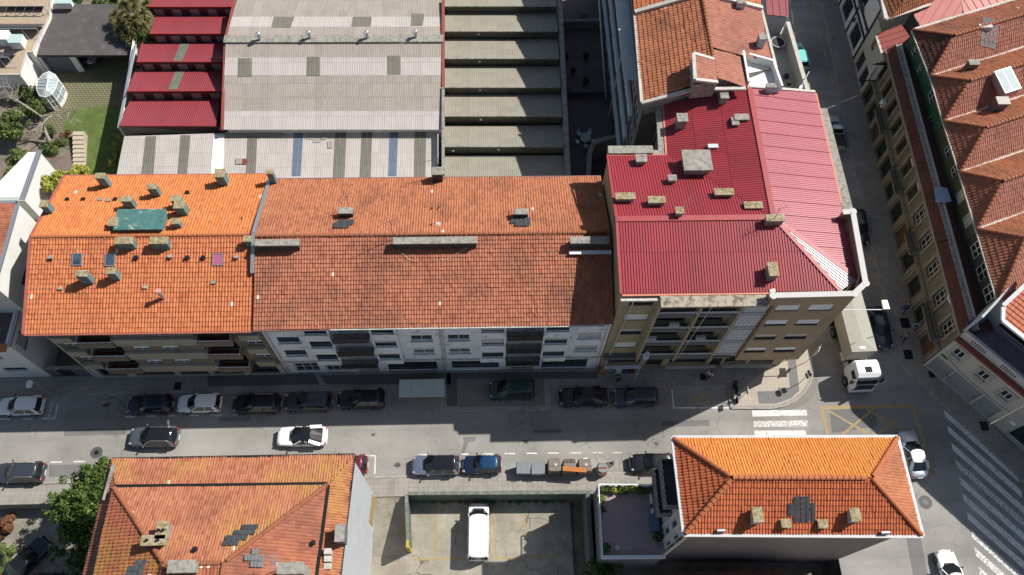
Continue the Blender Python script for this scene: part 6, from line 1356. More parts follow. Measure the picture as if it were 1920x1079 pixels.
roof_sheet('roof', [[a, b, c, d, e_]], plain('tile_salmon', (.52, .17, .09), .8, var=.15, scale=2), se, 'flatseam', .42, .42, .05, .05, .01, 180)
m = MB(); m.bar(e_, a, .3, .25); m.bar(a, b, .3, .25); m.bar(e_ + Vector((0, .1, .1)), d + Vector((0, .1, .1)), .35, .2); m.build('fascia', M['white_metal'], se)
u, z = SF.hit(1776, 706); text('house_number', '23', inkm, se, Matrix.Translation(SF.p(u, z, .006)) @ Matrix(((SF.U.x, 0, SF.N.x, 0), (SF.U.y, 0, SF.N.y, 0), (0, 1, 0, 0), (0, 0, 0, 1))), .5)
u, z = SF.hit(1771, 669); m = MB(); SF.box(m, u - .35, u + .35, z - .16, z + .16, .006, .05); m.build('shop_sign', M['green_sign'], se, bevel=.02)
m = MB(); pt = [SF.p(u_, z_, .05) for u_, z_ in ((.4, 4.2), (1.5, 3.4), (2.5, 3.2), (4, 3.1), (SL2 - 1, 3.1), (SL2, 3.4))]; m.tube(pt, .02, 5); m.build('wall_cable', M['black_pl'], se)
p = P(1832, 607, 8.2); bt = thing('tarpaulin_screen', 'blue tarpaulin screen at the end of the dark terrace roofs', 'tarpaulin', (p.x, p.y, 5.5)); m = MB(); A_, B_ = P(1815, 618, 8.2), P(1851, 598, 8.6); m.slab([A_, B_, B_ + Vector((-.2, .5, .5)), A_ + Vector((-.2, .5, .5))], .06); m.bar(Vector((A_.x, A_.y, 7.5)), Vector((B_.x, B_.y, 7.7)), .08, 1.5); m.build('screen', flat('blue_tarpaulin', (.08, .12, .25), .6), bt)
# stone house beyond
o2 = SF.p(SL2 + .05, 0); sh2 = thing('stone_house', 'grey stone house with a wide dark green shop opening, cut by the right edge', 'house', SF.p(SL2 + 5, 0, -2)); F = Fr(o2, SU)
m = MB(); op = [(1.4, 5.0, .2, 3.0), (6, 7.5, .2, 3.0), (1.6, 2.8, 4.2, 5.8), (5, 6.2, 4.2, 5.8)]; wall_face(m, F, 16, 0, 10.9, op, .3); m.poly([F.p(0, 6.9), F.p(0, 10.9), F.p(0, 10.9, -9), F.p(0, 6.9, -9)]); m.poly([F.p(16, 0), F.p(16, 10.9), F.p(16, 10.9, -9), F.p(16, 0, -9)]); m.build('wall', M['stone_pale'], sh2, fix=False)
roof_sheet('roof', [[F.p(-.05, 10.95, .3), F.p(16.2, 10.95, .3), F.p(16.2, 12.6, -5), F.p(-.05, 12.6, -5)], [F.p(-.05, 12.6, -5), F.p(16.2, 12.6, -5), F.p(16.2, 10.95, -9.5), F.p(-.05, 10.95, -9.5)]], M['tile_rust'], sh2, 'tile', .3, .42, .05, .05, .02, 195)
win(sh2, F, op[0], M['conc_pale'], flat('dark_green_shutter', (.008, .03, .028), .4), 1, 1, -.2, .12, name='shop_window'); win(sh2, F, op[1], M['frame_dk'], M['glass'], 1, 1, -.2, .1, name='shop_window')
for o in op[2:]: win(sh2, F, o, M['frame_wh'], M['glass'], 2, 1, -.15, .07)
m = MB(); F.box(m, .6, 1.1, 2.2, 2.6, .01, .12); m.build('wall_sign', M['white_metal'], sh2)
# north end: small red roofed house and timbered house
TF2 = Fr((44.6, 67.2, 0), (TOP - Vector((44.6, 67.2, 0))))
rh = thing('red_roofed_house', 'narrow cream house with a red seamed metal roof between timbered house and terrace', 'house', (46, 64.5, 0))
L = (TOP - Vector((44.6, 67.2, 0))).length - .05; op = [(1.6, 2.6, 4.3, 6.0), (.6, 2.2, .2, 2.7), (2.9, 4.6, .2, 2.7)]
m = MB(); wall_face(m, TF2, L, 0, 7.0, op, .25); m.build('wall', cm, rh, fix=False)
win(rh, TF2, op[0], M['wood'], plain('beige_blind', (.3, .24, .16), .8), 1, 1, -.15, .08)
for o in op[1:]: win(rh, TF2, o, M['frame_dk'], M['glass'], 1, 1, -.2, .1, name='shop_window')
roof_sheet('roof', [[P(1657, 113, 7.1), P(1642, 66, 7.1), P(1690, 46, 8.3), P(1706, 70, 8.3), P(1668, 105, 7.4)][::-1]], plain('coral_metal_sheet', (.42, .12, .1), .5, var=.06), rh, 'flatseam', .75, 9, .05, .02, 0, 190)
m = MB(); m.bar(P(1657, 114, 7.1), P(1642, 66, 7.1), .25, .2); m.build('gutter', M['conc_pale'], rh)
tb = thing('timbered_house', 'white house with dark timber framing and a slatted window at the top of the street', 'house', (46.5, 74, 0))
A_ = Vector((44.75, 84, 0)); F = Fr(A_, Vector((44.62, 67.25, 0)) - A_); L = 16.7
up_ = [(L - 6.4, L - 3.4, 5.0, 7.8), (L - 12, L - 9.5, 5.0, 7.8)]; dn = [(L - 3.6, L - 1.0, .3, 3.0), (L - 8.2, L - 5.6, .3, 3.0), (L - 12.5, L - 10, .3, 3)]
m = MB(); wall_face(m, F, L, 0, 9.0, up_ + dn, .3); m.poly([F.p(L, 0), F.p(L, 9), F.p(L, 9, -12), F.p(L, 0, -12)]); m.build('wall', M['white_pl'], tb, fix=False)
for o in up_: win(tb, F, o, M['frame_dk'], M['glass'], 5, 1, -.1, .16)
for o in dn: win(tb, F, o, M['frame_dk'], M['glass'], 2, 1, -.2, .16, name='shop_window')
m = MB()
for u in (.1, L - 13.2, L - 8.9, L - 4.5, L - .15): F.box(m, u - .14, u + .14, 0, 9.0, .005, .09)
for z in (3.5, 4.5, 8.2): F.box(m, 0, L, z - .16, z + .16, .006, .12)
m.build('timber_frame', M['frame_dk'], tb)
for o in up_: m = MB(); F.box(m, o[0] - .25, o[1] + .25, o[2] - .3, o[2] - .02, .01, .4); m.build('window_ledge', M['grey_dk'], tb)
z = 9.3
roof_sheet('roof', [[P(1662, 36, z), P(1652, -6, z), P(1680, -30, 10.6), P(1700, 2, 10.6)], [P(1662, 36, z), P(1700, 2, 10.6), P(1800, -45, 10.6), P(1745, 8, z)][::-1]], M['tile_rust_n'], tb, 'tile', .3, .42, .06, .05, .02, 191)
m = MB(); m.bar(P(1661, 37, z), P(1745, 9, z), .3, .2); m.bar(P(1661, 37, z), P(1652, -6, z), .4, .3); m.build('gutter', M['conc_pale'], tb)
ca = P(1614, 12, 4.4); 
mr = thing('metal_roofed_house', 'coral red metal roof of a back house behind the furthest hipped house', 'house', (P(1800, 15, 9).x, P(1800, 15, 9).y, 0))
roof_sheet('roof', [[P(1725, 50, 8.6), P(1713, 28, 8.8), P(1800, -30, 9.6), P(1806, 25, 9.2)][::-1], [P(1806, 25, 9.2), P(1800, -30, 9.6), P(1930, -60, 9.6), P(1925, 2, 9.2)][::-1]], bpy.data.materials['coral_metal_sheet'], mr, 'flatseam', .9, 9, .05, .02, 0, 192)
m = MB(); a = P(1716, 40, 8.4); m.prism([(a.x + .4, a.y - 1), (a.x + 14, a.y + 2), (a.x + 14, a.y + 8), (a.x + .4, a.y + 2)], 0, 8.3); m.build('wall', M['grey_dk'], mr)
# ================================================================ vehicles
def paintm(name, c, rough=.3, metal=.15): return flat(name, c, rough, metal, coat=.6)
PT = C_(white=paintm('white_car_paint', (.8, .81, .82), .3, 0), black=paintm('black_car_paint', (.012, .012, .014)), navy=paintm('navy_car_paint', (.015, .02, .045)), dgrey=paintm('dark_grey_car_paint', (.06, .07, .085), .3, .4), grey=paintm('grey_car_paint', (.13, .15, .175), .3, .5), silver=paintm('silver_car_paint', (.42, .46, .5), .28, .5), steel=paintm('steel_blue_car_paint', (.2, .25, .32), .28, .5), green=paintm('dark_green_van_paint', (.015, .04, .035), .35, .1), blue=paintm('blue_car_paint', (.012, .025, .06), .28, .3), blue2=paintm('bright_blue_roof_paint', (.012, .05, .13), .3, .2), red=paintm('burgundy_car_paint', (.13, .018, .028), .3, .2), teal=M['teal'], roofblk=flat('black_glass_roof', (.012, .013, .016), .08, Specular_IOR_Level=.7))
KIND = C_(hatch=(.205, .03, -.475, -.385), suv=(.225, .06, -.478, -.40), sedan=(.20, .03, -.385, -.225), wagon=(.2, .04, -.475, -.385), van=(.36, .245, -.49, -.475), mpv=(.29, .13, -.485, -.43), pickup=(.22, .07, -.10, -.06), coupe=(.2, .02, -.42, -.2))
def car(label, px, py, L, W, H, yaw, paint, kind='hatch', roof=None, base=0.0, group=None, name='parked_car', rails=False, spoiler=False, z=None, cat='car'):
    c = P(px, py, base + H * .5); t = thing(name, label, cat, (c.x, c.y, base), yaw, group)
    hw = W / 2; b = .60 * H + .04; hz = .53 * H + .05
    if kind == 'van': b = .56 * H; hz = .52 * H
    xw0, xw1, xr0, xr1 = [v * L for v in KIND[kind]]
    st = [(-.5, .80, .40, b - .34), (-.49, .90, .30, b - .12), (-.455, .965, .22, b - .02), (-.30, 1, .19, b), (.0, 1, .19, b - .01), (xw0 / L - .02, 1, .19, b - .03), (max(xw0 / L + .06, .34), .98, .2, hz), (.44, .92, .22, hz - .07), (.482, .82, .27, hz - .17), (.5, .68, .36, hz - .3)]
    mb = MB(); n = 14
    for (x, wf, zl, zt) in st:
        w = hw * wf; zm = (zl + zt) / 2; h = [(0, zl), (.8 * w, zl), (.97 * w, zl + .1), (w, zm), (.985 * w, zt - .1), (.9 * w, zt - .015), (.5 * w, zt + .02), (0, zt + .03)]
        mb.v += [(x * L, y, zz) for y, zz in h] + [(x * L, -y, zz) for y, zz in h[-2:0:-1]]
    for i in range(len(st) - 1):
        for k in range(n): mb.f.append((i * n + k, i * n + (k + 1) % n, (i + 1) * n + (k + 1) % n, (i + 1) * n + k))
    mb.f.append(tuple(range(n))); mb.f.append(tuple(range((len(st) - 1) * n, len(st) * n))[::-1])
    def part(m, nm, mat, par=None, smooth=False, sub=0):
        me = bpy.data.meshes.new(nm); me.from_pydata([tuple(v) for v in m.v], [], m.f); bm = bmesh.new(); bm.from_mesh(me); bmesh.ops.recalc_face_normals(bm, faces=bm.faces); bm.to_mesh(me); bm.free()
        return obj(nm, me, mat, par or t, smooth, None, sub)
    part(mb, 'body', paint, None, True, 2 if L > 3 else 1)
    gw, rw = hw * .93, hw * (.72 if kind != 'van' else .86); zt = H - .05; zb = b - .03
    lo = [(xw0 + .1, 0), (xw0, .6 * gw), (xw0 - .3, gw), (xr0 + .18, gw), (xr0, .65 * gw), (xr0 - .05, 0)]; hi = [(xw1 + .06, 0), (xw1, .6 * rw), (xw1 - .18, rw), (xr1 + .12, rw), (xr1, .65 * rw), (xr1 - .03, 0)]
    mir = lambda l: l + [(x, -y) for x, y in l[-2:0:-1]]
    lo, hi = mir(lo), mir(hi); m = len(lo)
    g = MB(); g.v = [(x, y, zb) for x, y in lo] + [(x, y, zt) for x, y in hi]; g.f = [(i, (i + 1) % m, m + (i + 1) % m, m + i) for i in range(m)] + [tuple(range(m, 2 * m))]
    part(g, 'windows', M['car_glass'])
    xm = (xw1 + xr1) / 2; r = MB(); sc_ = lambda f, z_: [(xm + (x - xm) * f, y * f, z_) for x, y in hi]
    rings = [sc_(1.0, zt - .02), sc_(1.02, zt + .012), sc_(.93, H - .012), sc_(.6, H + .005)]
    for q in rings: r.v += q
    for j in range(3):
        for i in range(m): r.f.append((j * m + i, j * m + (i + 1) % m, (j + 1) * m + (i + 1) % m, (j + 1) * m + i))
    r.f.append(tuple(range(3 * m, 4 * m))); r.f.append(tuple(range(m))[::-1]); part(r, 'roof', roof or paint, None, True)
    pl = MB(); V3 = lambda q, z_: Vector((q[0], q[1], z_))
    for i in (2, 3, m - 2, m - 3):
        pl.bar(V3(lo[i], zb), V3(hi[i], zt), .1 if i in (2, m - 2) else (.22 if kind in ('hatch', 'suv', 'wagon', 'mpv', 'van') else .3), .07)
    for s in (1, -1):
        for f in ((.5,) if kind in ('pickup',) else (.48,)):
            a = Vector((lo[2][0] * f + lo[3][0] * (1 - f), s * gw, zb)); bq = Vector((hi[2][0] * f + hi[3][0] * (1 - f), s * rw, zt)); pl.bar(a, bq, .07, .05)
    part(pl, 'pillar', paint)
    if kind == 'van':
        pn = MB()
        for s in (1, -1): pn.add([(xw1 - 1.0, s * (gw + .012), zb), (xr0 + .15, s * (gw + .012), zb), (xr1 + .1, s * (rw + .012), zt), (xw1 - 1.1, s * (rw + .012), zt)], [(0, 1, 2, 3)])
        part(pn, 'side_panel', paint)
    wr = .32 if H < 1.6 else .35
    for sx in (.31, -.30):
        for s in (1, -1):
            tyre = MB(); tyre.cyl((sx * L, s * (hw - .2) + (0 if s > 0 else -.0), wr), wr, .215 * s, 18, 'y'); tt = part(tyre, 'wheel', M['rubber']); rm = MB(); rm.cyl((sx * L, s * (hw + .016), wr), wr * .66, .014 * s, 14, 'y'); part(rm, 'rim', M['rim'], tt)
    for s in (1, -1):
        q = MB(); q.ball((.452 * L, s * hw * .70, hz - .1), .14, 1.1, .8, .4, 10, 6); part(q, 'headlight', M['head'], None, True)
        q = MB(); q.ball((-.476 * L, s * hw * .76, b - .14), .15, .55, 1.1, .8, 10, 6); part(q, 'tail_light', M['tail'], None, True)
        q = MB(); q.ball((xw0 - .32, s * (hw + .11), b + .04), .12, .65, 1, .7, 8, 6); q.bar((xw0 - .3, s * (hw - .08), b), (xw0 - .32, s * (hw + .08), b + .03), .05, .05); part(q, 'wing_mirror', paint if paint is not PT['white'] else M['black_pl'], None, True)
        q = MB(); q.bar((xm + .3, s * (hw + .002), b - .13), (xm + .5, s * (hw + .002), b - .13), .02, .03); q.bar((xm - .7, s * (hw + .002), b - .13), (xm - .5, s * (hw + .002), b - .13), .02, .03); part(q, 'door_handle', M['black_pl'] if paint is PT['white'] else paint)
        if rails: q = MB(); q.tube([(hi[2][0] - .1, s * rw * .98, H - .02), (hi[2][0] - .3, s * rw * .98, H + .05), (hi[3][0] + .2, s * rw * .98, H + .05), (hi[3][0], s * rw * .98, H - .02)], .025, 6); part(q, 'roof_rail', M['zinc'])
    q = MB(); q.box(.492 * L, .503 * L, -.26, .26, .42, .53); part(q, 'number_plate', M['plate'])
    q = MB(); q.box(-.506 * L, -.492 * L, -.26, .26, .52, .63); part(q, 'number_plate', M['plate'])
    q = MB(); q.box(.478 * L, .497 * L, -hw * .5, hw * .5, hz - .34, hz - .2); part(q, 'grille', M['black_pl'])
    q = MB(); q.add([(xw0 + .16, -.5 * gw, b - .0), (xw0 + .16, .5 * gw, b - .0), (xw0 - .0, .62 * gw, b + .03), (xw0 + .06, 0, b + .045), (xw0 - .0, -.62 * gw, b + .03)], [(0, 1, 2, 3, 4)]); part(q, 'cowl', M['black_pl'])
    if kind in ('hatch', 'suv', 'wagon') or spoiler:
        q = MB(); q.bar((xr1 - .06, -rw * .8, H - .06), (xr1 - .06, rw * .8, H - .06), .2, .035); part(q, 'spoiler', paint if roof is None else M['black_pl'])
    if kind == 'pickup':
        q = MB(); q.box(-.47 * L, -.13 * L, -hw * .86, hw * .86, b + .012, b + .05); part(q, 'bed_cover', M['black_pl'])
    return t
PI = math.pi
NR = 'cars parked along the shaded north kerb'; SR = 'cars parked along the sunny south kerb'
car('white hatchback with dark windscreen at the left end of the shaded kerb row', 38, 761, 4.15, 1.76, 1.46, PI, PT['white'], 'hatch', group=NR)
car('dark navy estate parked just left of the white hatchback in the shaded row', 281, 758, 4.2, 1.75, 1.46, PI, PT['navy'], 'wagon', group=NR)
car('white hatchback between dark navy and black cars in the shaded row', 373, 756, 4.15, 1.76, 1.46, PI, PT['white'], 'hatch', group=NR)
car('black SUV with pale roof rails behind the white hatchback in the shaded row', 481, 757, 4.5, 1.82, 1.6, PI, PT['black'], 'suv', rails=True, group=NR)
car('dark slate grey hatchback with a paler roof parked between two black SUVs', 578, 753, 4.5, 1.82, 1.5, PI, PT['dgrey'], 'hatch', group=NR)
car('black family SUV with silver rails parked next to the bus shelter', 677, 748, 4.5, 1.84, 1.62, PI, PT['black'], 'suv', rails=True, group=NR)
car('dark green delivery van parked up on the pale sett paving', 960, 730, 4.45, 1.82, 1.85, PI, PT['green'], 'mpv', group=NR, cat='van', name='parked_van')
car('long black saloon with bright side windows parked in front of the green fronted shop', 1094, 744, 4.75, 1.85, 1.46, PI, PT['black'], 'sedan', group=NR)
car('dark blue-grey SUV parked under the street lamp beside the disabled bay', 1192, 744, 4.4, 1.82, 1.58, PI, PT['dgrey'], 'suv', group=NR)
car('dark grey SUV with glass roof and silver rails driving in the sunny lane', 288, 819, 4.5, 1.85, 1.6, PI - .02, PT['grey'], 'suv', PT['roofblk'], rails=True, name='moving_car')
car('white saloon with black glass roof driving in the sunny lane', 566, 818, 4.65, 1.85, 1.44, PI - .01, PT['white'], 'coupe', PT['roofblk'], name='moving_car')
car('dark grey SUV with bright roof rails at the left end of the sunny row', 36, 886, 4.4, 1.84, 1.62, PI, PT['dgrey'], 'suv', rails=True, group=SR)
car('burgundy car mostly hidden behind the big patchy roof', 646, 872, 4.2, 1.76, 1.48, PI, PT['red'], 'hatch', group=SR)
car('steel blue SUV with black glass roof, first of the pair beside the car park wall', 817, 872, 4.4, 1.84, 1.6, PI, PT['steel'], 'suv', PT['roofblk'], group=SR)
car('small blue city car with a bright blue roof end, next to the grey bins', 903, 871, 3.65, 1.68, 1.45, PI, PT['blue'], 'hatch', PT['blue2'], group=SR)
car('black hatchback half under the eaves of the corner house', 1222, 868, 4.05, 1.74, 1.5, PI, PT['black'], 'hatch', group=SR)
def yaw_px(a, b, h=.7): A_, B_ = P(*a, h), P(*b, h); return math.atan2(B_.y - A_.y, B_.x - A_.x)
car('white saloon with silver bonnet rounding the corner house beside the yellow box marking', 1713, 850, 4.6, 1.8, 1.42, yaw_px((1725, 890), (1701, 812)), PT['silver'], 'sedan', PT['white'], name='moving_car')
car('white coupe on the asphalt right of the corner house, cut by the bottom edge', 1785, 1079, 4.4, 1.8, 1.36, yaw_px((1792, 1110), (1771, 1040)), PT['white'], 'coupe', name='moving_car')
car('silver pickup with a dark covered bed, half sunlit in the side street', 1567, 246, 4.7, 1.8, 1.6, yaw_px((1578, 285), (1562, 215)), PT['silver'], 'pickup', name='moving_car', cat='pickup')
car('black car squeezed between the white parapet and the side street', 1610, 425, 4.3, 1.78, 1.48, yaw_px((1604, 395), (1616, 460)), PT['black'], 'hatch')
car('dark navy saloon standing in the shadow beside the beige truck', 1650, 613, 4.6, 1.8, 1.46, yaw_px((1640, 580), (1662, 650)), PT['navy'], 'sedan', name='moving_car')
car('teal car parked behind the pale lane wall', 1499, 103, 4.0, 1.7, 1.5, yaw_px((1510, 138), (1492, 72)), PT['teal'], 'hatch')
car('black saloon with pale edged windscreen parked askew in the sunken yard', 50, 1050, 4.5, 1.8, 1.42, yaw_px((12, 1098), (88, 1020), -1.3), PT['black'], 'sedan', base=LZ - .05)
car('grey car with only its roof showing at the bottom edge of the sunken yard', 104, 1094, 4.3, 1.78, 1.48, yaw_px((60, 1094), (140, 1094), -1), PT['dgrey'], 'hatch', base=LZ - .05)
car('dark hatchback parked under the garage roof', 174, 92, 4.1, 1.75, 1.46, PI / 2, PT['dgrey'], 'hatch')
vn = car('white panel van parked nose to the wall in the sunken car park', 897, 996, 5.1, 1.95, 2.02, rad(89), PT['white'], 'van', base=LZ, cat='van', name='parked_van')
# ---------------------------------------------------------------- truck
fx, rx = P(1616, 655, 2), P(1600, 590, 2)
yaw = yaw_px((1597, 560), (1625, 665), 3.4)
tc = P(1613, 622, 3.5); tk = thing('lorry', 'white cabbed tipper lorry with long beige covered body turning out of the side street', 'lorry', (tc.x, tc.y, 0), yaw)
def tpart(m, nm, mat, par=None, smooth=False, sub=0, bevel=0):
    me = bpy.data.meshes.new(nm); me.from_pydata([tuple(v) for v in m.v], [], m.f); bm = bmesh.new(); bm.from_mesh(me); bmesh.ops.recalc_face_normals(bm, faces=bm.faces); bm.to_mesh(me); bm.free()
    return obj(nm, me, mat, par or tk, smooth, None, sub, bevel)
x1 = 2.0; x0 = -6.2; hw = 1.22
m = MB(); m.box(x0, x1, -hw, hw, 1.25, 3.35); tpart(m, 'cargo_body', M['tarp'], bevel=.04)
m = MB(); m.add([(x0, -hw - .02, 3.352), (x1, -hw - .02, 3.352), (x1, hw + .02, 3.352), (x0, hw + .02, 3.352), (x0, 0, 3.5), (x1 - 1.2, 0, 3.5)], [(0, 1, 5, 4), (1, 2, 5), (2, 3, 4, 5), (0, 4, 3)]); tpart(m, 'cover', M['tarp'])
m = MB(); m.bar((x1 - .75, -hw, 3.39), (x1 - 1.5, hw, 3.44), .08, .04); tpart(m, 'cover_strap', plain('strap', (.12, .12, .09), .8))
m = MB(); m.box(x1 - .5, x1 - .25, -.45, .1, 3.42, 3.44); tpart(m, 'label_plate', M['white_metal'])
m = MB(); m.box(x0, x1 + 1.2, -.45, .45, .75, 1.1); tpart(m, 'chassis', M['black_pl'])
cx0 = x1 + .75
cy = .12
m = MB(); S = [(cx0, 1.18, .65, 3.05), (cx0 + .3, 1.2, .6, 3.2), (cx0 + 1.35, 1.2, .55, 3.22), (cx0 + 1.72, 1.18, .5, 2.9), (cx0 + 2.05, 1.16, .45, 2.0), (cx0 + 2.2, 1.12, .42, 1.3), (cx0 + 2.16, 1.08, .42, .6)]
for (x, w, a, b) in S: m.v += [(x, -w, a), (x, -w * .99, b - .15), (x, -w * .88, b), (x, w * .88, b), (x, w * .99, b - .15), (x, w, a)]
for i in range(len(S) - 1):
    for k in range(6): m.f.append((i * 6 + k, i * 6 + (k + 1) % 6, (i + 1) * 6 + (k + 1) % 6, (i + 1) * 6 + k))
m.f.append((0, 1, 2, 3, 4, 5)); m.f.append(tuple(range(36, 42))[::-1])
cab = tpart(m, 'cab', PT['white'])
m = MB(); m.add([(cx0 + 1.735, -1.0, 2.86), (cx0 + 1.735, 1.0, 2.86), (cx0 + 2.06, 1.04, 2.03), (cx0 + 2.06, -1.04, 2.03)], [(0, 1, 2, 3)]); m.v = [(x + .03, y, z) for x, y, z in m.v]; tpart(m, 'windscreen', M['car_glass'], cab)
for s in (1, -1):
    m = MB(); m.add([(cx0 + .8, s * 1.215, 2.05), (cx0 + 1.75, s * 1.2, 2.05), (cx0 + 1.6, s * 1.205, 2.75), (cx0 + .8, s * 1.215, 2.75)], [(0, 1, 2, 3)]); tpart(m, 'side_window', M['car_glass'], cab)
    m = MB(); m.box(cx0 + 1.75, cx0 + 1.95, s * 1.42 - .12, s * 1.42 + .12, 1.9, 2.7); m.bar((cx0 + 1.7, s * 1.15, 2.75), (cx0 + 1.85, s * 1.42, 2.72), .05, .05); tpart(m, 'wing_mirror', M['black_pl'], cab)
    m = MB(); m.ball((cx0 + 2.16, s * .9, .85), .16, .5, 1.2, .8); tpart(m, 'headlight', M['head'], cab, True)
m = MB(); m.box(cx0 + .75, cx0 + 1.3, -.3, .3, 3.226, 3.27); tpart(m, 'roof_hatch', M['car_glass'], cab)
m = MB(); m.box(cx0 + 1.72, cx0 + 2.0, -1.1, 1.1, 2.86, 2.9); tpart(m, 'sun_visor', M['car_glass'], cab)
m = MB(); m.box(cx0 + 2.19, cx0 + 2.24, -.9, .9, .95, 1.9); tpart(m, 'grille', M['black_pl'], cab)
m = MB(); m.box(cx0 + 2.08, cx0 + 2.3, -1.15, 1.15, .4, .75); tpart(m, 'bumper', PT['white'], cab)
for x in (cx0 + 1.2, -1.2, -2.6, -5.0):
    for s in (1, -1):
        m = MB(); m.cyl((x, s * 1.0, .52), .52, .32 * s, 20, 'y'); w_ = tpart(m, 'wheel', M['rubber']); m = MB(); m.cyl((x, s * 1.322, .52), .28, .02 * s, 14, 'y'); tpart(m, 'rim', M['rim'], w_)
for s in (1, -1):
    m = MB(); m.cyl((x1 - .9, s * .95, .8), .32, .9, 14, 'x'); tpart(m, 'fuel_tank', M['zinc'])
    m = MB(); m.box(x1 + .1, x1 + .7, s * .95 - .2, s * .95 + .2, .5, 1.0); tpart(m, 'step_box', M['zinc'])
# ---------------------------------------------------------------- motorcycle at the end of the disabled bay
p = P(1381, 736, .6); mc = thing('motorcycle', 'black motorcycle with white mirrors parked at the end of the disabled bay', 'motorcycle', (p.x, p.y, 0), yaw_px((1378, 722), (1384, 752), .6))
def mp(m, nm, mat, smooth=False): tpart(m, nm, mat, mc, smooth)
for x in (.72, -.68):
    m = MB(); m.cyl((x, -.06, .3), .3, .12, 20, 'y'); mp(m, 'wheel', M['rubber'])
m = MB(); m.ball((.05, 0, .62), .32, 1.5, .55, .7); m.ball((-.35, 0, .6), .25, 1.6, .6, .7); mp(m, 'body', PT['black'], True)
m = MB(); m.ball((-.32, 0, .83), .3, 1.5, .6, .28); mp(m, 'seat', M['rubber'], True)
m = MB(); m.ball((-.82, 0, .98), .26, .9, .95, .75); mp(m, 'top_box', M['black_pl'], True)
m = MB(); m.tube([(.42, -.4, 1.0), (.5, -.12, 1.02), (.5, .12, 1.02), (.42, .4, 1.0)], .025, 8); mp(m, 'handlebar', M['white_metal'])
for s in (1, -1): m = MB(); m.tube([(.45, s * .3, 1.0), (.55, s * .36, 1.2)], .015, 6); m.ball((.55, s * .37, 1.24), .08, .5, 1, .7); mp(m, 'mirror', M['white_metal'], True)
m = MB(); m.tube([(.48, 0, .98), (.74, 0, .3)], .06, 8); m.ball((.6, 0, .86), .13); mp(m, 'fork', M['zinc'], True)
m = MB(); m.add([(.55, -.2, 1.0), (.55, .2, 1.0), (.42, .15, 1.4), (.42, -.15, 1.4), (.57, -.2, 1.0), (.57, .2, 1.0), (.44, .15, 1.4), (.44, -.15, 1.4)], [(0, 1, 2, 3), (4, 5, 6, 7), (0, 1, 5, 4), (2, 3, 7, 6)]); mp(m, 'windshield', M['glass'])
# ================================================================ street furniture
def bin_grey(px, py, label, rot=0):
    p = P(px, py, 1.1); t = thing('wheeled_bin', label, 'bin', (p.x, p.y, 0), rot, 'grey wheeled bins at the south kerb')
    def q(m, nm, mat, par=None, bevel=0): me = bpy.data.meshes.new(nm); me.from_pydata([tuple(v) for v in m.v], [], m.f); bm = bmesh.new(); bm.from_mesh(me); bmesh.ops.recalc_face_normals(bm, faces=bm.faces); bm.to_mesh(me); bm.free(); return obj(nm, me, mat, par or t, False, None, 0, bevel)
    m = MB(); m.add([(-.5, -.42, .15), (.5, -.42, .15), (.5, .42, .15), (-.5, .42, .15), (-.62, -.52, 1.1), (.62, -.52, 1.1), (.62, .52, 1.1), (-.62, .52, 1.1)], [(3, 2, 1, 0), (4, 5, 6, 7), (0, 1, 5, 4), (1, 2, 6, 5), (2, 3, 7, 6), (3, 0, 4, 7)]); q(m, 'body', M['bin_grey'], bevel=.03)
    m = MB(); m.add([(-.65, -.56, 1.11), (.65, -.56, 1.11), (.65, .55, 1.11), (-.65, .55, 1.11), (-.6, -.5, 1.19), (.6, -.5, 1.19), (.6, .42, 1.3), (-.6, .42, 1.3)], [(3, 2, 1, 0), (4, 5, 6, 7), (0, 1, 5, 4), (1, 2, 6, 5), (2, 3, 7, 6), (3, 0, 4, 7)]); l = q(m, 'lid', plain('grey_bin_lid', (.2, .215, .23), .5, var=.15, scale=3), bevel=.02)
    m = MB(); m.bar((-.3, -.6, 1.12), (.3, -.6, 1.12), .05, .05); q(m, 'handle', M['black_pl'], l)
    for x in (-.4, .4):
        for y in (-.3, .3): m = MB(); m.cyl((x, y - .04, .09), .09, .08, 10, 'y'); q(m, 'wheel', M['rubber'])
bin_grey(981, 878, 'grey wheeled bin with a flat lid, leftmost of the kerb containers', rad(-2)); bin_grey(1009, 879, 'grey wheeled bin with a ridged creased lid, next to the taupe containers', rad(1))
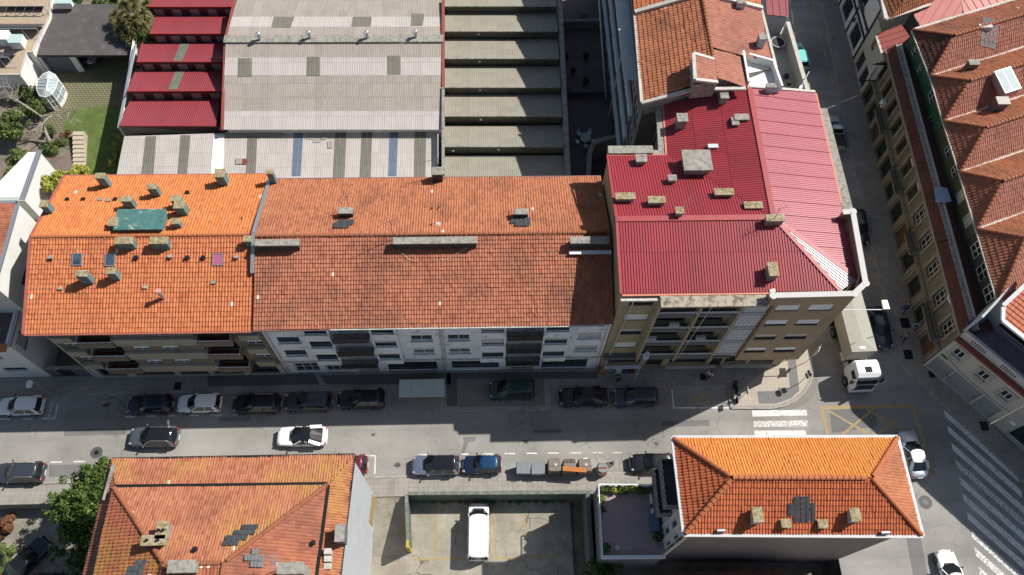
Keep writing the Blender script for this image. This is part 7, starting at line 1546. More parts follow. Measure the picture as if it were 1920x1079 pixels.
for i, (px, py, lab) in enumerate([(1040, 872, 'taupe recycling container with plain lid, nearest the grey bins'), (1068, 873, 'taupe recycling container with a ribbed top, middle of three'), (1097, 872, 'taupe recycling container with a small white tab, nearest the red flapped container')]):
    p = P(px, py, 1.5); t = thing('recycling_container', lab, 'container', (p.x, p.y, 0), 0, 'taupe recycling containers')
    x, y = p.x, p.y; pr = [(-.62, -.55), (-.58, .5), (-.4, .62), (.4, .62), (.58, .5), (.62, -.55), (.45, -.64), (-.45, -.64)]
    m = MB(); m.add([(x + a, y + b, 0.02) for a, b in pr] + [(x + a * 1.02, y + b, 1.3) for a, b in pr] + [(x + a * .92, y + b * .92, 1.62) for a, b in pr], [(tuple(range(8))[::-1])] + [(k, (k + 1) % 8, 8 + (k + 1) % 8, 8 + k) for k in range(8)] + [(8 + k, 8 + (k + 1) % 8, 16 + (k + 1) % 8, 16 + k) for k in range(8)] + [tuple(range(16, 24))]); m.build('body', M['bin_brown'], t, bevel=.03)
    if i != 1:
        m = MB(); m.cyl((x + .08, y - .02, 1.623), .13, .03, 14); m.build('lifting_ring', M['conc_pale'], t); m = MB(); m.box(x - .6, x + .6, y - .16, y - .13, 1.622, 1.64); m.build('lid_seam', M['black_pl'], t)
    else:
        m = MB(); 
        for k in range(9): m.box(x - .5 + k * .12, x - .44 + k * .12, y + .2, y + .56, 1.623, 1.68)
        m.build('ribbed_top', M['bin_brown'], t)
    m = MB(); m.box(x - .3, x + .3, y - .66, y - .62, .9, 1.15); m.build('slot', M['black_pl'], t)
    if i == 2: m = MB(); m.box(x - .15, x + .25, y + .5, y + .6, 1.622, 1.66); m.build('tab', M['white_metal'], t)
p0, p1 = P(1055, 879, 1.75), P(1100, 882, 1.75); t = thing('wooden_board', 'long orange-brown board lying across two taupe containers', 'board', ((p0.x + p1.x) / 2, (p0.y + p1.y) / 2, 1.7)); m = MB(); m.bar(p0, p1, .42, .06); m.build('plank', M['bin_orange'], t)
p = P(1130, 878, 1.3); t = thing('battery_container', 'rounded grey container with dull red flap, rightmost of the kerb containers', 'container', (p.x, p.y, 0)); x, y = p.x, p.y
m = MB(); pr = [(.55 * math.cos(2 * PI * k / 16) * 1.05, .58 * math.sin(2 * PI * k / 16)) for k in range(16)]; pr = [(max(-.5, min(.5, a)), max(-.52, min(.52, b))) for a, b in pr]
m.add([(x + a, y + b, .02) for a, b in pr] + [(x + a, y + b, 1.05) for a, b in pr] + [(x + a * .8, y + b * .75, 1.35) for a, b in pr], [tuple(range(16))[::-1]] + [(k, (k + 1) % 16, 16 + (k + 1) % 16, 16 + k) for k in range(16)] + [(16 + k, 16 + (k + 1) % 16, 32 + (k + 1) % 16, 32 + k) for k in range(16)] + [tuple(range(32, 48))]); m.build('body', plain('grey_green_shell', (.2, .22, .21), .5), t, smooth=False)
m = MB(); m.slab([(x - .36, y - .55, 1.12), (x + .36, y - .55, 1.12), (x + .36, y + .05, 1.42), (x - .36, y + .05, 1.42)], .05); f = m.build('flap', M['bin_red'], t); m = MB(); m.box(x - .06, x + .06, y - .45, y - .36, 1.2, 1.26); m.build('sticker', M['white_metal'], f)
# bus shelter
sa, sb, sc2, sd = P(748, 746, 2.5), P(833, 746, 2.5), P(834, 711, 2.5), P(750, 711, 2.5)
t = thing('bus_shelter', 'glass roofed bus shelter on the shaded pavement', 'bus shelter', cen([sa, sb, sc2, sd]))
x0, x1, y0, y1 = sa.x, sb.x, sa.y, sc2.y
for k in range(4):
    a, b = x0 + (x1 - x0) * k / 4, x0 + (x1 - x0) * (k + 1) / 4; m = MB(); m.box(a + .03, b - .03, y0, y1, 2.5, 2.53); m.build('roof_panel', M['frost'], t)
m = MB()
for k in range(5): a = x0 + (x1 - x0) * k / 4; m.bar((a, y0, 2.47), (a, y1, 2.47), .06, .06)
for y in (y0 + .4, y1 - .3): m.bar((x0, y, 2.4), (x1, y, 2.4), .07, .08)
m.build('roof_frame', M['zinc'], t)
for k in (0, 2, 4): m = MB(); a = x0 + .06 + (x1 - x0 - .12) * k / 4; m.bar((a, y1 - .3, .12), (a, y1 - .3, 2.36), .09, .09); m.build('post', M['zinc'], t)
m = MB(); m.box(x0 + .1, x1 - .1, y1 - .32, y1 - .3, .4, 2.2); m.build('back_glass', M['frost'], t)
m = MB(); m.box(x0 + .8, x1 - 1, y1 - .8, y1 - .4, .5, .56); m.box(x0 + 1, x0 + 1.1, y1 - .7, y1 - .5, .12, .497); m.box(x1 - 1.3, x1 - 1.2, y1 - .7, y1 - .5, .12, .497); m.build('bench', M['wood'], t)
# lamps
def lamp(label, base, head, arm=None, z0=.12, hz=None, hs=(.7, .3), name='street_lamp'):
    b = P(*base, z0); h = hz; t = thing(name, label, 'street lamp', (b.x, b.y, z0)); hp = P(*head, h)
    m = MB(); top = Vector((b.x, b.y, h - .05)); pth = [b, b + (top - b) * .5, top]
    if (Vector((hp.x, hp.y, 0)) - Vector((b.x, b.y, 0))).length > .5: pth.append(Vector((hp.x, hp.y, h)))
    m.tube(pth, [.09, .07, .055, .04][:len(pth)], 10); m.build('pole', M['zinc'], t)
    m = MB(); m.cyl(b, .14, .5, 12); m.build('base', M['zinc'], t)
    d = (Vector((hp.x, hp.y, 0)) - Vector((b.x, b.y, 0))); d = d.normalized() if d.length > .3 else Vector((0, -1, 0)); s = Vector((-d.y, d.x, 0)); m = MB()
    L_, w_ = hs; q = [hp - d * .1 - s * w_ * .3, hp + d * L_ * .3 - s * w_ / 2, hp + d * L_ - s * w_ * .35, hp + d * L_ + s * w_ * .35, hp + d * L_ * .3 + s * w_ / 2, hp - d * .1 + s * w_ * .3]
    m.slab([v + Vector((0, 0, .12)) for v in q], .14); o = m.build('lamp_head', M['white_metal'], t, bevel=.03); m = MB(); m.slab([v * .5 + hp * .5 + d * L_ * .2 + Vector((0, 0, -.025)) for v in q], .03); m.build('lens', M['frost'], o)
    return t
lamp('pale street lamp rising between the parked SUV and the corner shop', (1183, 726), (1209, 673), hz=5.6, hs=(.75, .55))
lamp('street lamp with round head on a thin arm beside the white house', (97, 740), (57, 716), hz=3.6, hs=(.6, .6))
lamp('tall street lamp leaning over the granite townhouses', (1713, 616), (1779, 555), hz=7.4, hs=(.8, .45))
lamp('small white lamp by the lane wall in the side street', (1500, 168), (1502.5, 162), hz=3.2, hs=(.6, .35))
w0, w1 = P(1576, 581, 8.5), P(1655, 581, 8.5); t = thing('wall_lamp', 'wall mounted street lamp on a long white arm over the lorry', 'street lamp', (w0.x, w0.y, 8.4)); q0_ = Vector((29.3, w0.y, 8.5)); m = MB(); m.tube([q0_, w1], .045, 8); m.build('arm', M['white_metal'], t); m = MB(); h = P(1660, 573, 8.6); m.slab([h + Vector((-.3, -.4, .1)), h + Vector((.3, -.4, .1)), h + Vector((.25, .5, .1)), h + Vector((-.25, .5, .1))], .16); m.bar(w1, h, .06, .06); m.build('lamp_head', M['white_metal'], t)
def sign(label, base, h, shapes, face, z0=.12):
    b = P(*base, z0); t = thing('traffic_sign', label, 'traffic sign', (b.x, b.y, z0)); m = MB(); m.tube([b, b + Vector((0, 0, h))], .035, 8); m.build('pole', M['zinc'], t)
    f = Vector((math.cos(face), math.sin(face), 0)); s = Vector((-f.y, f.x, 0))
    for (kind, z, r, mat, rim) in shapes:
        c = b + Vector((0, 0, z)) + f * .05; n = {'o': 20, 's': 4, 't': 3}[kind]; off = PI / 4 if kind == 's' else PI / 2
        for rr, mm, dd, nm in ((r, rim, 0, 'sign_plate'), (r * .82, mat, .012, 'sign_face')):
            m = MB(); pts = [c + f * dd + s * math.cos(2 * PI * k / n + off) * rr + Vector((0, 0, math.sin(2 * PI * k / n + off) * rr)) for k in range(n)]; m.add(pts + [v - f * .02 for v in pts], [tuple(range(n)), tuple(range(n, 2 * n))[::-1]] + [(k, (k + 1) % n, n + (k + 1) % n, n + k) for k in range(n)])
            o = m.build(nm, mm, t if nm == 'sign_plate' else o)
    return t
sign('square white sign on a pole beside the motorcycle', (1388, 748), 2.6, [('s', 2.3, .42, M['white_metal'], M['zinc'])], 0)
sign('sign post with two stacked plates at the tip of the beige corner', (1499, 719), 3.0, [('o', 2.7, .34, M['white_metal'], M['black_pl']), ('s', 2.0, .36, M['white_metal'], M['black_pl'])], rad(20))
sign('tall sign post with long white plates near the corner of the brown building', (1512, 679), 3.6, [('s', 3.2, .55, M['white_metal'], M['zinc']), ('o', 2.4, .32, M['red_sign'], M['white_metal'])], rad(-30))
sign('blue round sign at the foot of the tall street lamp', (1700, 625), 2.2, [('o', 2.0, .36, M['blue_sign'], M['white_metal'])], rad(-95))
sign('blue round sign in front of the timbered house', (1589, 66), 2.8, [('o', 2.5, .38, M['blue_sign'], M['blue_sign'])], rad(-95))
p = P(1459, 79, .75); t = thing('trampoline', 'round dark trampoline with a pale rim in the walled lane yard', 'trampoline', (p.x, p.y, 0)); m = MB(); m.cyl((p.x, p.y, .7), .78, .03, 24); m.build('mat', M['black_pl'], t)
m = MB(); m.tube([(p.x + .82 * math.cos(2 * PI * k / 24), p.y + .82 * math.sin(2 * PI * k / 24), .73) for k in range(25)], .045, 6); m.build('rim', M['white_metal'], t)
for k in range(4): m = MB(); a = PI / 4 + k * PI / 2; m.bar((p.x + .8 * math.cos(a), p.y + .8 * math.sin(a), 0), (p.x + .8 * math.cos(a), p.y + .8 * math.sin(a), .7), .05, .05); m.build('leg', M['zinc'], t)
for px, py, r, lab, mm in ((1474, 143, .36, 'plump black sack slumped against the lane wall', M['black_pl']), (1480, 156, .26, 'small yellow topped sack beside the black one in the lane yard', M['lime'])):
    p = P(px, py, .3); t = thing('refuse_sack', lab, 'sack', (p.x, p.y, 0)); m = MB(); m.ball((p.x, p.y, r * .85), r, 1, .9, .95, 12, 8); m.ball((p.x + .03, p.y, r * 1.75), r * .3, 1, 1, 1, 8, 5); m.build('sack', mm if mm is M['black_pl'] else M['black_pl'], t, smooth=True)
    if mm is not M['black_pl']: m = MB(); m.ball((p.x, p.y, r * 1.7), r * .62, 1.1, 1, .5, 10, 6); m.build('top', mm, t, smooth=True)
# goods outside the corner shop
def crate(px, py, label, mat, sx, sy, h, name='crate', cat='crate', hollow=True):
    p = P(px, py, .12 + h); t = thing(name, label, cat, (p.x, p.y, .12)); x, y = p.x, p.y; z = .12; m = MB(); th = .04
    m.box(x - sx, x + sx, y - sy, y + sy, z, z + .05); m.box(x - sx, x - sx + th, y - sy, y + sy, z + .05, z + h); m.box(x + sx - th, x + sx, y - sy, y + sy, z + .05, z + h); m.box(x - sx + th, x + sx - th, y - sy, y - sy + th, z + .05, z + h); m.box(x - sx + th, x + sx - th, y + sy - th, y + sy, z + .05, z + h); m.build('box', mat, t)
    m = MB(); m.box(x - sx + th, x + sx - th, y - sy + th, y + sy - th, z + h - .12, z + h - .06); m.build('contents', plain('produce_' + label[:6].strip().replace(' ', '_'), tuple(min(1, c * 1.1) for c in mat.node_tree.nodes['Principled BSDF'].inputs['Base Color'].default_value[:3]) if mat.node_tree.nodes['Principled BSDF'].inputs['Base Color'].links == () else (.3, .25, .2), .8, var=.3, scale=10), t)
crate(1132, 690, 'terracotta coloured crate at the left of the shop front', M['crate_orange'], .35, .45, .7)
crate(1160, 691, 'white crate outside the shop, beside the folding rack', M['white_metal'], .28, .32, .6)
crate(1174, 691, 'dark blue crate outside the shop, right of the white crate', M['crate_blue'], .25, .32, .55)
crate(1185, 692, 'dark red crate outside the shop, rightmost of the row', M['crate_red'], .22, .3, .5)
p = P(1143, 696, .12); t = thing('folding_rack', 'white folding x shaped rack between terracotta and white crates', 'rack', (p.x, p.y, .12)); m = MB()
for y in (-.2, .2): m.bar((p.x - .3, p.y + y, .14), (p.x + .3, p.y + y, .95), .04, .04); m.bar((p.x + .3, p.y + y + .045, .14), (p.x - .3, p.y + y + .045, .95), .04, .04)
m.bar((p.x - .3, p.y - .25, .97), (p.x - .3, p.y + .25, .97), .04, .04); m.bar((p.x + .3, p.y - .25, .97), (p.x + .3, p.y + .25, .97), .04, .04); m.build('frame', M['white_metal'], t)
# manholes and grates
def manhole(px, py, r, label, mat=None, square=False):
    p = P(px, py, 0); z = .006
    t = thing('manhole_cover' if not square else 'drain_grate', label, 'manhole cover' if not square else 'drain', (p.x, p.y, 0)); m = MB(); zz = .14 if square else .012
    if square: m.box(p.x - r, p.x + r, p.y - r * 1.2, p.y + r * 1.2, .02, zz)
    else: m.cyl((p.x, p.y, -.02), r, .02 + zz, 28)
    m.build('cover', mat or plain('worn_iron', (.08, .078, .075), .7, var=.3, scale=6), t)
    if not square: m = MB(); m.cyl((p.x, p.y, zz + .001), r * .4, .006, 20); m.build('boss', M['dark_metal'], t)
manhole(181, 849, .55, 'dark round manhole patch in the sunny lane near the bushy tree'); manhole(1735, 942, .62, 'round patched manhole right of the corner house'); manhole(1318, 708, .3, 'small square drain on the shaded pavement near the crouching shopper', M['dark_metal'], True); manhole(1696, 607, .45, 'square dark grate on the east pavement below the blue clad walker', M['dark_metal'], True); manhole(1702, 666, .42, 'square dark grate on the east pavement bend', M['dark_metal'], True); manhole(334, 725, .33, 'dark square grate in the pavement behind the white hatchback', M['dark_metal'], True); manhole(1746, 703, .3, 'dark square grate by the first garage door', M['dark_metal'], True)
manhole(1844, 800, .38, 'dark square grate at the far end of the cream house', M['dark_metal'], True)
# patio table and chairs in the courtyard
p = P(1098, 258, .75); t = thing('patio_table', 'round pale patio table in the shaded courtyard', 'table', (p.x, p.y, 0)); m = MB(); m.cyl((p.x, p.y, .71), .62, .04, 24); m.build('table_top', M['frost'], t); m = MB(); m.cyl((p.x, p.y, .04), .06, .668, 10); m.cyl((p.x, p.y, 0), .3, .036, 16); m.build('pedestal', M['white_metal'], t)
sides = ['near the wall', 'facing the glazed facade', 'behind the table', 'on the curved wall side', 'in front of the table']
for k, a in enumerate((200, 130, 60, -15, 270)):
    x, y = p.x + 1.0 * math.cos(rad(a)), p.y + 1.0 * math.sin(rad(a)); t = thing('patio_chair', 'pale blue-white patio chair ' + ['on the left', 'at the back left', 'at the back right', 'on the right', 'at the front'][k] + ' of the round table', 'chair', (x, y, 0), 0, 'patio chairs'); d = Vector((math.cos(rad(a)), math.sin(rad(a)), 0)); s = Vector((-d.y, d.x, 0)); c = Vector((x, y, 0))
    m = MB(); m.slab([c + d * .22 + s * .22 + Vector((0, 0, .45)), c + d * .22 - s * .22 + Vector((0, 0, .45)), c - d * .22 - s * .22 + Vector((0, 0, .45)), c - d * .22 + s * .22 + Vector((0, 0, .45))], .04); m.build('seat', M['white_metal'], t)
    m = MB(); m.bar(c + d * .25 + s * .24 + Vector((0, 0, .68)), c + d * .25 - s * .24 + Vector((0, 0, .68)), .04, .4); m.build('backrest', M['white_metal'], t)
    for i, j in ((1, 1), (1, -1), (-1, 1), (-1, -1)): m = MB(); q = c + d * .2 * i + s * .2 * j; m.bar(q, q + Vector((0, 0, .406)), .035, .035); m.build('leg', M['white_metal'], t)
def potted(px, py, label, r=.3, h=.4, leafm=None, z0=0.0, n=60):
    p = P(px, py, z0); t = thing('potted_plant', label, 'plant', (p.x, p.y, z0)); m = MB(); m.tube([p, p + Vector((0, 0, h))], r * .75, 14, r); m.build('pot', plain('dark_pot', (.05, .045, .04), .8) if not bpy.data.materials.get('dark_pot') else bpy.data.materials['dark_pot'], t)
    leaves('foliage', [(p + Vector((0, 0, h + r * .8)), r * 1.3, 1)], n, .16, leafm or M['leaf_dark'], t)
# ================================================================ plants
def leaves(name, clusters, n, size, mat, parent, up=.35, seed=None, shell=.55):
    rr = random.Random(seed if seed is not None else n + len(clusters)); V = []; F = []; tot = sum(c[1] ** 2 for c in clusters)
    org = wpos(parent)
    for c in clusters:
        c0, r = Vector(c[0]), c[1]; sz = c[2] if len(c) > 2 else 1
        for _ in range(max(6, int(n * r * r / tot))):
            while True:
                d = Vector((rr.uniform(-1, 1), rr.uniform(-1, 1), rr.uniform(-1, 1)))
                if .05 < d.length < 1: break
            d.normalize(); rad_ = r * (shell + (1 - shell) * rr.random() ** .5) * rr.uniform(.75, 1.12); p = c0 + Vector((d.x, d.y, d.z * sz)) * rad_
            nn = (d + Vector((rr.gauss(0, .6), rr.gauss(0, .6), rr.gauss(up, .5)))).normalized(); a = nn.cross(Vector((rr.gauss(0, 1), rr.gauss(0, 1), rr.gauss(0, 1)))).normalized(); b = nn.cross(a); s = size * rr.uniform(.6, 1.35)
            i = len(V); V += [p - a * s, p - b * s * .5 - nn * s * .1, p + a * s, p + b * s * .5 - nn * s * .1]; F.append((i, i + 1, i + 2, i + 3))
    me = bpy.data.meshes.new(name); me.from_pydata([tuple(v - org) for v in V], [], F); me.update()
    return obj(name, me, mat, parent)
def rclusters(c, rx, ry, rz, n, r0, r1, seed):
    rr = random.Random(seed); out = []
    for _ in range(n):
        while True:
            d = Vector((rr.uniform(-1, 1), rr.uniform(-1, 1), rr.uniform(-1, 1)))
            if d.length < 1: break
        out.append((Vector(c) + Vector((d.x * rx, d.y * ry, d.z * rz)), rr.uniform(r0, r1), .85))
    return out
def trunk(par, base, clusters, r, m, k=7, seed=1):
    rr = random.Random(seed); mb = MB(); b = Vector(base); top = sum((c[0] for c in clusters), Vector()) / len(clusters); mid = b + (top - b) * .55 + Vector((rr.uniform(-.2, .2), rr.uniform(-.2, .2), 0)); mb.tube([b, b + (mid - b) * .5 + Vector((.08, -.05, 0)), mid], [r, r * .8, r * .6], 9)
    for c in rr.sample(clusters, min(k, len(clusters))): q = c[0]; mb.tube([mid - Vector((0, 0, .1)), mid + (q - mid) * .5 + Vector((0, 0, .25)), q], [r * .5, r * .3, r * .1], 6)
    return mb.build('trunk', m, par, fix=False)
t_b = P(165, 985, LZ); big = []
for px, py, z, r in [(195, 885, 4.5, 1.0), (180, 893, 4.6, 1.0), (165, 908, 4.8, 1.1), (150, 905, 3.6, .9), (185, 910, 4.2, 1.1), (135, 925, 4.2, 1.0), (115, 940, 3.6, .9), (105, 958, 3.2, .8), (130, 950, 4.8, 1.1), (150, 935, 5.4, 1.2), (170, 930, 5.0, 1.1), (140, 970, 4.6, 1.0), (120, 985, 3.4, .8), (155, 960, 4.5, 1.2), (165, 985, 3.5, 1.3), (150, 1000, 2.5, 1.1), (165, 1020, 2.2, 1.2), (150, 1035, 1.5, 1.0), (110, 1035, .8, .55), (140, 1055, .7, 1.0), (165, 1050, 1.5, .9)]: big.append((P(px, py, z), r, .85))
rr = random.Random(3); big = [(c + Vector((rr.gauss(0, .55) * r, rr.gauss(0, .55) * r, rr.gauss(0, .35) * r)), r * rr.uniform(.35, .65), .8) for c, r, _ in big for _k in range(9)]
t = thing('bushy_tree', 'big broad leaved tree between the street and the patchy orange roof', 'tree', t_b); leaves('crown', big, 15000, .15, M['leaf'], t, .5, 5); trunk(t, t_b, big, .28, M['bark'], 24)
cl = rclusters(P(1130, 1078, 1.0), 1.9, 1.6, 1.0, 12, .6, 1.0, 4); t = thing('leafy_tree', 'dark leafy tree at the bottom edge below the pink terrace', 'tree', P(1132, 1085, LZ)); leaves('crown', cl, 5000, .15, M['leaf'], t, .5, 6); trunk(t, P(1132, 1085, LZ), cl, .18, M['bark'])
def bush(px, py, z, rx, ry, rz, label, m, n=1500, size=.13, name='bush', z0=0, k=8, seed=3, cat='bush'):
    c = P(px, py, z); cl = rclusters((c.x, c.y, max(z0 + .5 * rz, z - .2)), rx, ry, rz * .6, k, min(rx, ry) * .4, min(rx, ry) * .65, seed); t = thing(name, label, cat, (c.x, c.y, z0)); leaves('foliage', cl, n, size, m, t, .4, seed); trunk(t, (c.x, c.y, z0), cl, .06, M['bark'], 5, seed); return t
bush(8, 985, -1.0, .8, 1.6, 1.0, 'bush with russet tips at the left edge of the sunken yard', M['leaf_red'], 1800, .13, z0=LZ, seed=11); bush(6, 1045, -1.2, .8, 1.5, .8, 'grey-green bush at the lower left edge of the sunken yard', M['leaf_mid'], 1500, .13, z0=LZ, seed=12)
bush(120, 340, 2.2, 1.5, 1.2, 1.5, 'yellow-green shrub peeping over the left end of the orange roof', M['leaf_yellow'], 2600, .15, seed=13, k=12); bush(100, 345, 2.2, 1.0, 1.0, 1.3, 'yellow-green shrub against the sunlit white wall', M['leaf_yellow'], 1800, .15, seed=14); bush(148, 318, 1.6, 1.4, .7, 1.0, 'yellow-green shrub at the foot of the garden steps', M['leaf_yellow'], 2000, .14, seed=15)
bush(216, 285, 1.2, .5, 2.6, 1.2, 'narrow yellow-green hedge along the shed wall beside the lawn', M['leaf_yellow'], 2400, .14, 'hedge', k=14, seed=16, cat='hedge'); bush(92, 243, .8, .55, .55, .8, 'round clipped green bush above the garden steps', M['leaf'], 900, .1, seed=17); bush(122, 252, .5, .8, .45, .5, 'low russet bush beside the top of the steps', M['leaf_red'], 800, .1, seed=18); bush(105, 272, .4, 1.5, 1.0, .5, 'mound of olive ground cover around the leaning tree', M['leaf_mid'], 2600, .1, seed=19, k=14)
bush(38, 165, 1.2, 1.8, 1.2, 1.0, 'dark glossy bush under the white end wall', M['leaf'], 2600, .14, seed=20, k=12); bush(12, 152, 1.0, 1.0, 1.6, .9, 'green bush at the left edge behind the bare tree', M['leaf'], 1600, .14, seed=21); bush(10, 235, 2.4, 1.3, 2.0, 1.8, 'big leafy shrub at the left edge below the bare tree', M['leaf_mid'], 3600, .17, seed=22, k=14); bush(34, 305, 3.6, 1.2, 2.3, 1.5, 'dense grey-green hedge on the outbuilding beside the white wall', M['leaf_mid'], 4200, .14, 'hedge', k=18, seed=23, cat='hedge'); bush(62, 205, 1.5, 1.0, 1.0, 1.0, 'small green bush under the bare tree branches', M['leaf'], 1500, .12, seed=24); bush(185, -2, 2.5, 4.2, .9, 1.6, 'dark hedge behind the garage roof at the top edge', M['leaf_dark'], 3800, .17, 'hedge', k=18, seed=25, cat='hedge')
bush(268, 72, 4.2, .9, 1.2, 1.2, 'green climbing plant spilling over the edge of the red sheds', M['leaf'], 1600, .14, 'climbing_plant', z0=0, seed=26, cat='plant'); bush(252, 122, 3.6, .35, 1.2, .7, 'russet creeper hanging on the corner of the red sheds', M['leaf_red'], 700, .1, 'climbing_plant', seed=27, cat='plant')
bush(1062, 170, .9, .9, .5, .8, 'small green shrub on the courtyard cross wall', M['leaf'], 900, .12, seed=28); bush(1222, 236, 1.0, .4, .5, .8, 'spiky plant in the corner below the glazed facade', M['leaf_mid'], 300, .2, seed=29)
for k in range(9):
    x, y = 1128 + k * 11.5, 919; c = P(x, y, TZ + .4); t = thing('terrace_shrub', 'low shrub in the row of planters along the street rail of the pink terrace', 'shrub', (c.x, c.y, TZ), 0, 'planter shrubs on the terrace'); leaves('foliage', rclusters((c.x, c.y, TZ + .45), .28, .22, .2, 4, .2, .3, k), 320, .09, M['leaf_yellow'] if k in (2, 5) else M['leaf'], t, .4, k); m = MB(); m.box(c.x - .27, c.x + .27, c.y - .2, c.y + .2, TZ + .01, TZ + .28); m.build('planter', M['bin_brown'], t)
potted(1127, 938, 'shrubby pot plant in the sunny corner of the pink terrace', .25, .35, M['leaf_mid'], TZ, 160); potted(1136, 1030, 'pot plant at the lower left corner of the pink terrace', .28, .35, M['leaf_dark'], TZ, 160); potted(1128, 958, 'dark pot against the left rail of the pink terrace', .22, .4, M['leaf_dark'], TZ, 60); potted(1231, 1010, 'dark pot plants below the lower balcony on the pink terrace', .3, .4, M['leaf_dark'], TZ, 160)
for px, py, lab in [(1060, 112, 'dark potted plant on the left side of the upper courtyard'), (1098, 110, 'dark pot in the middle of the upper courtyard'), (1097, 157, 'squarish dark pot just above the courtyard cross wall'), (1074, 137, 'small dark pot between the three larger courtyard pots')]: potted(px, py, lab, .3 if py != 137 else .22, .4)
p = P(1094, 30, .8); t = thing('storage_box', 'dark square box standing in the topmost courtyard', 'box', (p.x, p.y, 0)); m = MB(); m.box(p.x - .45, p.x + .45, p.y - .4, p.y + .4, 0, .75); m.build('box', M['black_pl'], t); m = MB(); m.box(p.x - .48, p.x + .48, p.y - .43, p.y + .43, .753, .82); m.build('lid', M['dark_metal'], t)
# things on the terrace
p = P(1228, 980, TZ + 1.0); t = thing('storage_cabinet', 'low blue-grey cabinet under the balconies on the pink terrace', 'cabinet', (p.x, p.y, TZ)); m = MB(); m.box(p.x - .3, p.x + .3, p.y - .65, p.y + .65, TZ, TZ + .9); m.build('carcass', M['grey_dk'], t); m = MB(); m.box(p.x - .34, p.x + .34, p.y - .69, p.y + .69, TZ + .903, TZ + .96); m.build('lid', flat('steel_blue_lid', (.1, .16, .26), .5), t)
cl0, cl1 = P(1221, 921, TZ + 1.5), P(1225, 962, TZ + 1.5); t = thing('clothes_line', 'washing line with pale laundry beside the balconies on the pink terrace', 'washing line', (cl0.x, cl0.y, TZ)); m = MB()
for q in (cl0, cl1): m.bar(Vector((q.x, q.y, TZ)), q, .04, .04)
m.bar(cl0, cl1, .02, .02); m.build('line', M['zinc'], t)
for k in range(4):
    f = .12 + .22 * k; q = cl0 + (cl1 - cl0) * f; d = (cl1 - cl0).normalized(); m = MB(); n_ = 6
    for i in range(n_): m.poly([q + d * .4 * i / n_ + Vector((.05 * (i % 2), 0, 0)), q + d * .4 * (i + 1) / n_ + Vector((.05 * ((i + 1) % 2), 0, 0)), q + d * .4 * (i + 1) / n_ + Vector((.12 * ((i + 1) % 2) - .1, 0, -.7)), q + d * .4 * i / n_ + Vector((.12 * (i % 2) - .1, 0, -.7))])
    m.build('laundry', M['cloth_white'] if k != 2 else M['cloth_navy'], t, fix=False)
t = thing('stone_ornament', 'small pale shell shaped ornament on the pink terrace floor', 'ornament', P(1157, 1028, TZ)); c = P(1157, 1028, TZ); m = MB(); m.ball(c + Vector((0, 0, .1)), .28, .9, 1, .4); m.build('shell', M['conc_pale'], t)
t = thing('paving_strip', 'row of pale stepping pieces beside the shell ornament on the terrace', 'stepping stones', P(1174, 1028, TZ)); 
for k in range(3): c = P(1168 + k * 6, 1029 - k, TZ); m = MB(); m.box(c.x - .12, c.x + .12, c.y - .05, c.y + .05, TZ + .004, TZ + .05); m.build('stone', M['conc_pale'], t)
# bushes along the car park bed as ground cover
t = leaves('bed_weeds', [(P(800 + i * 15, 939, LZ + .1), .25, .5) for i in range(18)], 900, .07, M['leaf_mid'], None) if False else None
gc = thing('weed_strip', 'sparse weeds growing in the narrow bed under the green car park wall', 'weeds', P(900, 939, LZ)); leaves('weeds', [(P(795 + i * 16 + (i * 7 % 5), 940, LZ + .15), .18 + .1 * (i % 3), .5) for i in range(17)], 1500, .06, M['leaf_dark'], gc)
# spiky tree by the sheds
hd = [(252, 15, 5.6), (232, 28, 5.2), (268, 25, 5.4), (222, 45, 4.6), (245, 48, 5.0), (268, 50, 4.8), (238, 65, 4.2), (260, 70, 4.0), (250, 2, 5.8), (275, 8, 5.2), (215, 30, 4.4), (240, 35, 5.6), (255, 35, 5.6), (232, 10, 5.2), (248, 80, 3.6), (275, 35, 4.6), (225, 60, 4.0)]
t = thing('cabbage_palm', 'bushy spiky cabbage palm between the garage and the red sheds', 'tree', P(258, 110, 0)); rr = random.Random(9); m = MB(); tb = P(258, 112, 0); V = []; F = []
for px, py, z in hd:
    c = P(px, py, z); m.tube([tb, tb + (c - tb) * .5 + Vector((0, 0, .3)), c], [.16, .1, .07], 7)
    for k in range(230):
        a = rr.uniform(0, 2 * PI); e0 = rr.uniform(-.7, 1.4); L_ = rr.uniform(.7, 1.15); d = Vector((math.cos(a) * math.cos(e0), math.sin(a) * math.cos(e0), math.sin(e0))); s = Vector((-math.sin(a), math.cos(a), 0)) * .035; i = len(V)
        pts = [c + d * L_ * f - Vector((0, 0, .35 * f * f * L_)) for f in (0, .5, 1)]; V += [pts[0] - s, pts[0] + s, pts[1] + s * 1.2, pts[1] - s * 1.2, pts[2]]; F += [(i, i + 1, i + 2, i + 3), (i + 3, i + 2, i + 4)]
m.build('trunk', M['bark'], t, fix=False); org = wpos(t); me = bpy.data.meshes.new('crown'); me.from_pydata([tuple(v - org) for v in V], [], F); obj('crown', me, M['leaf_palm'], t)
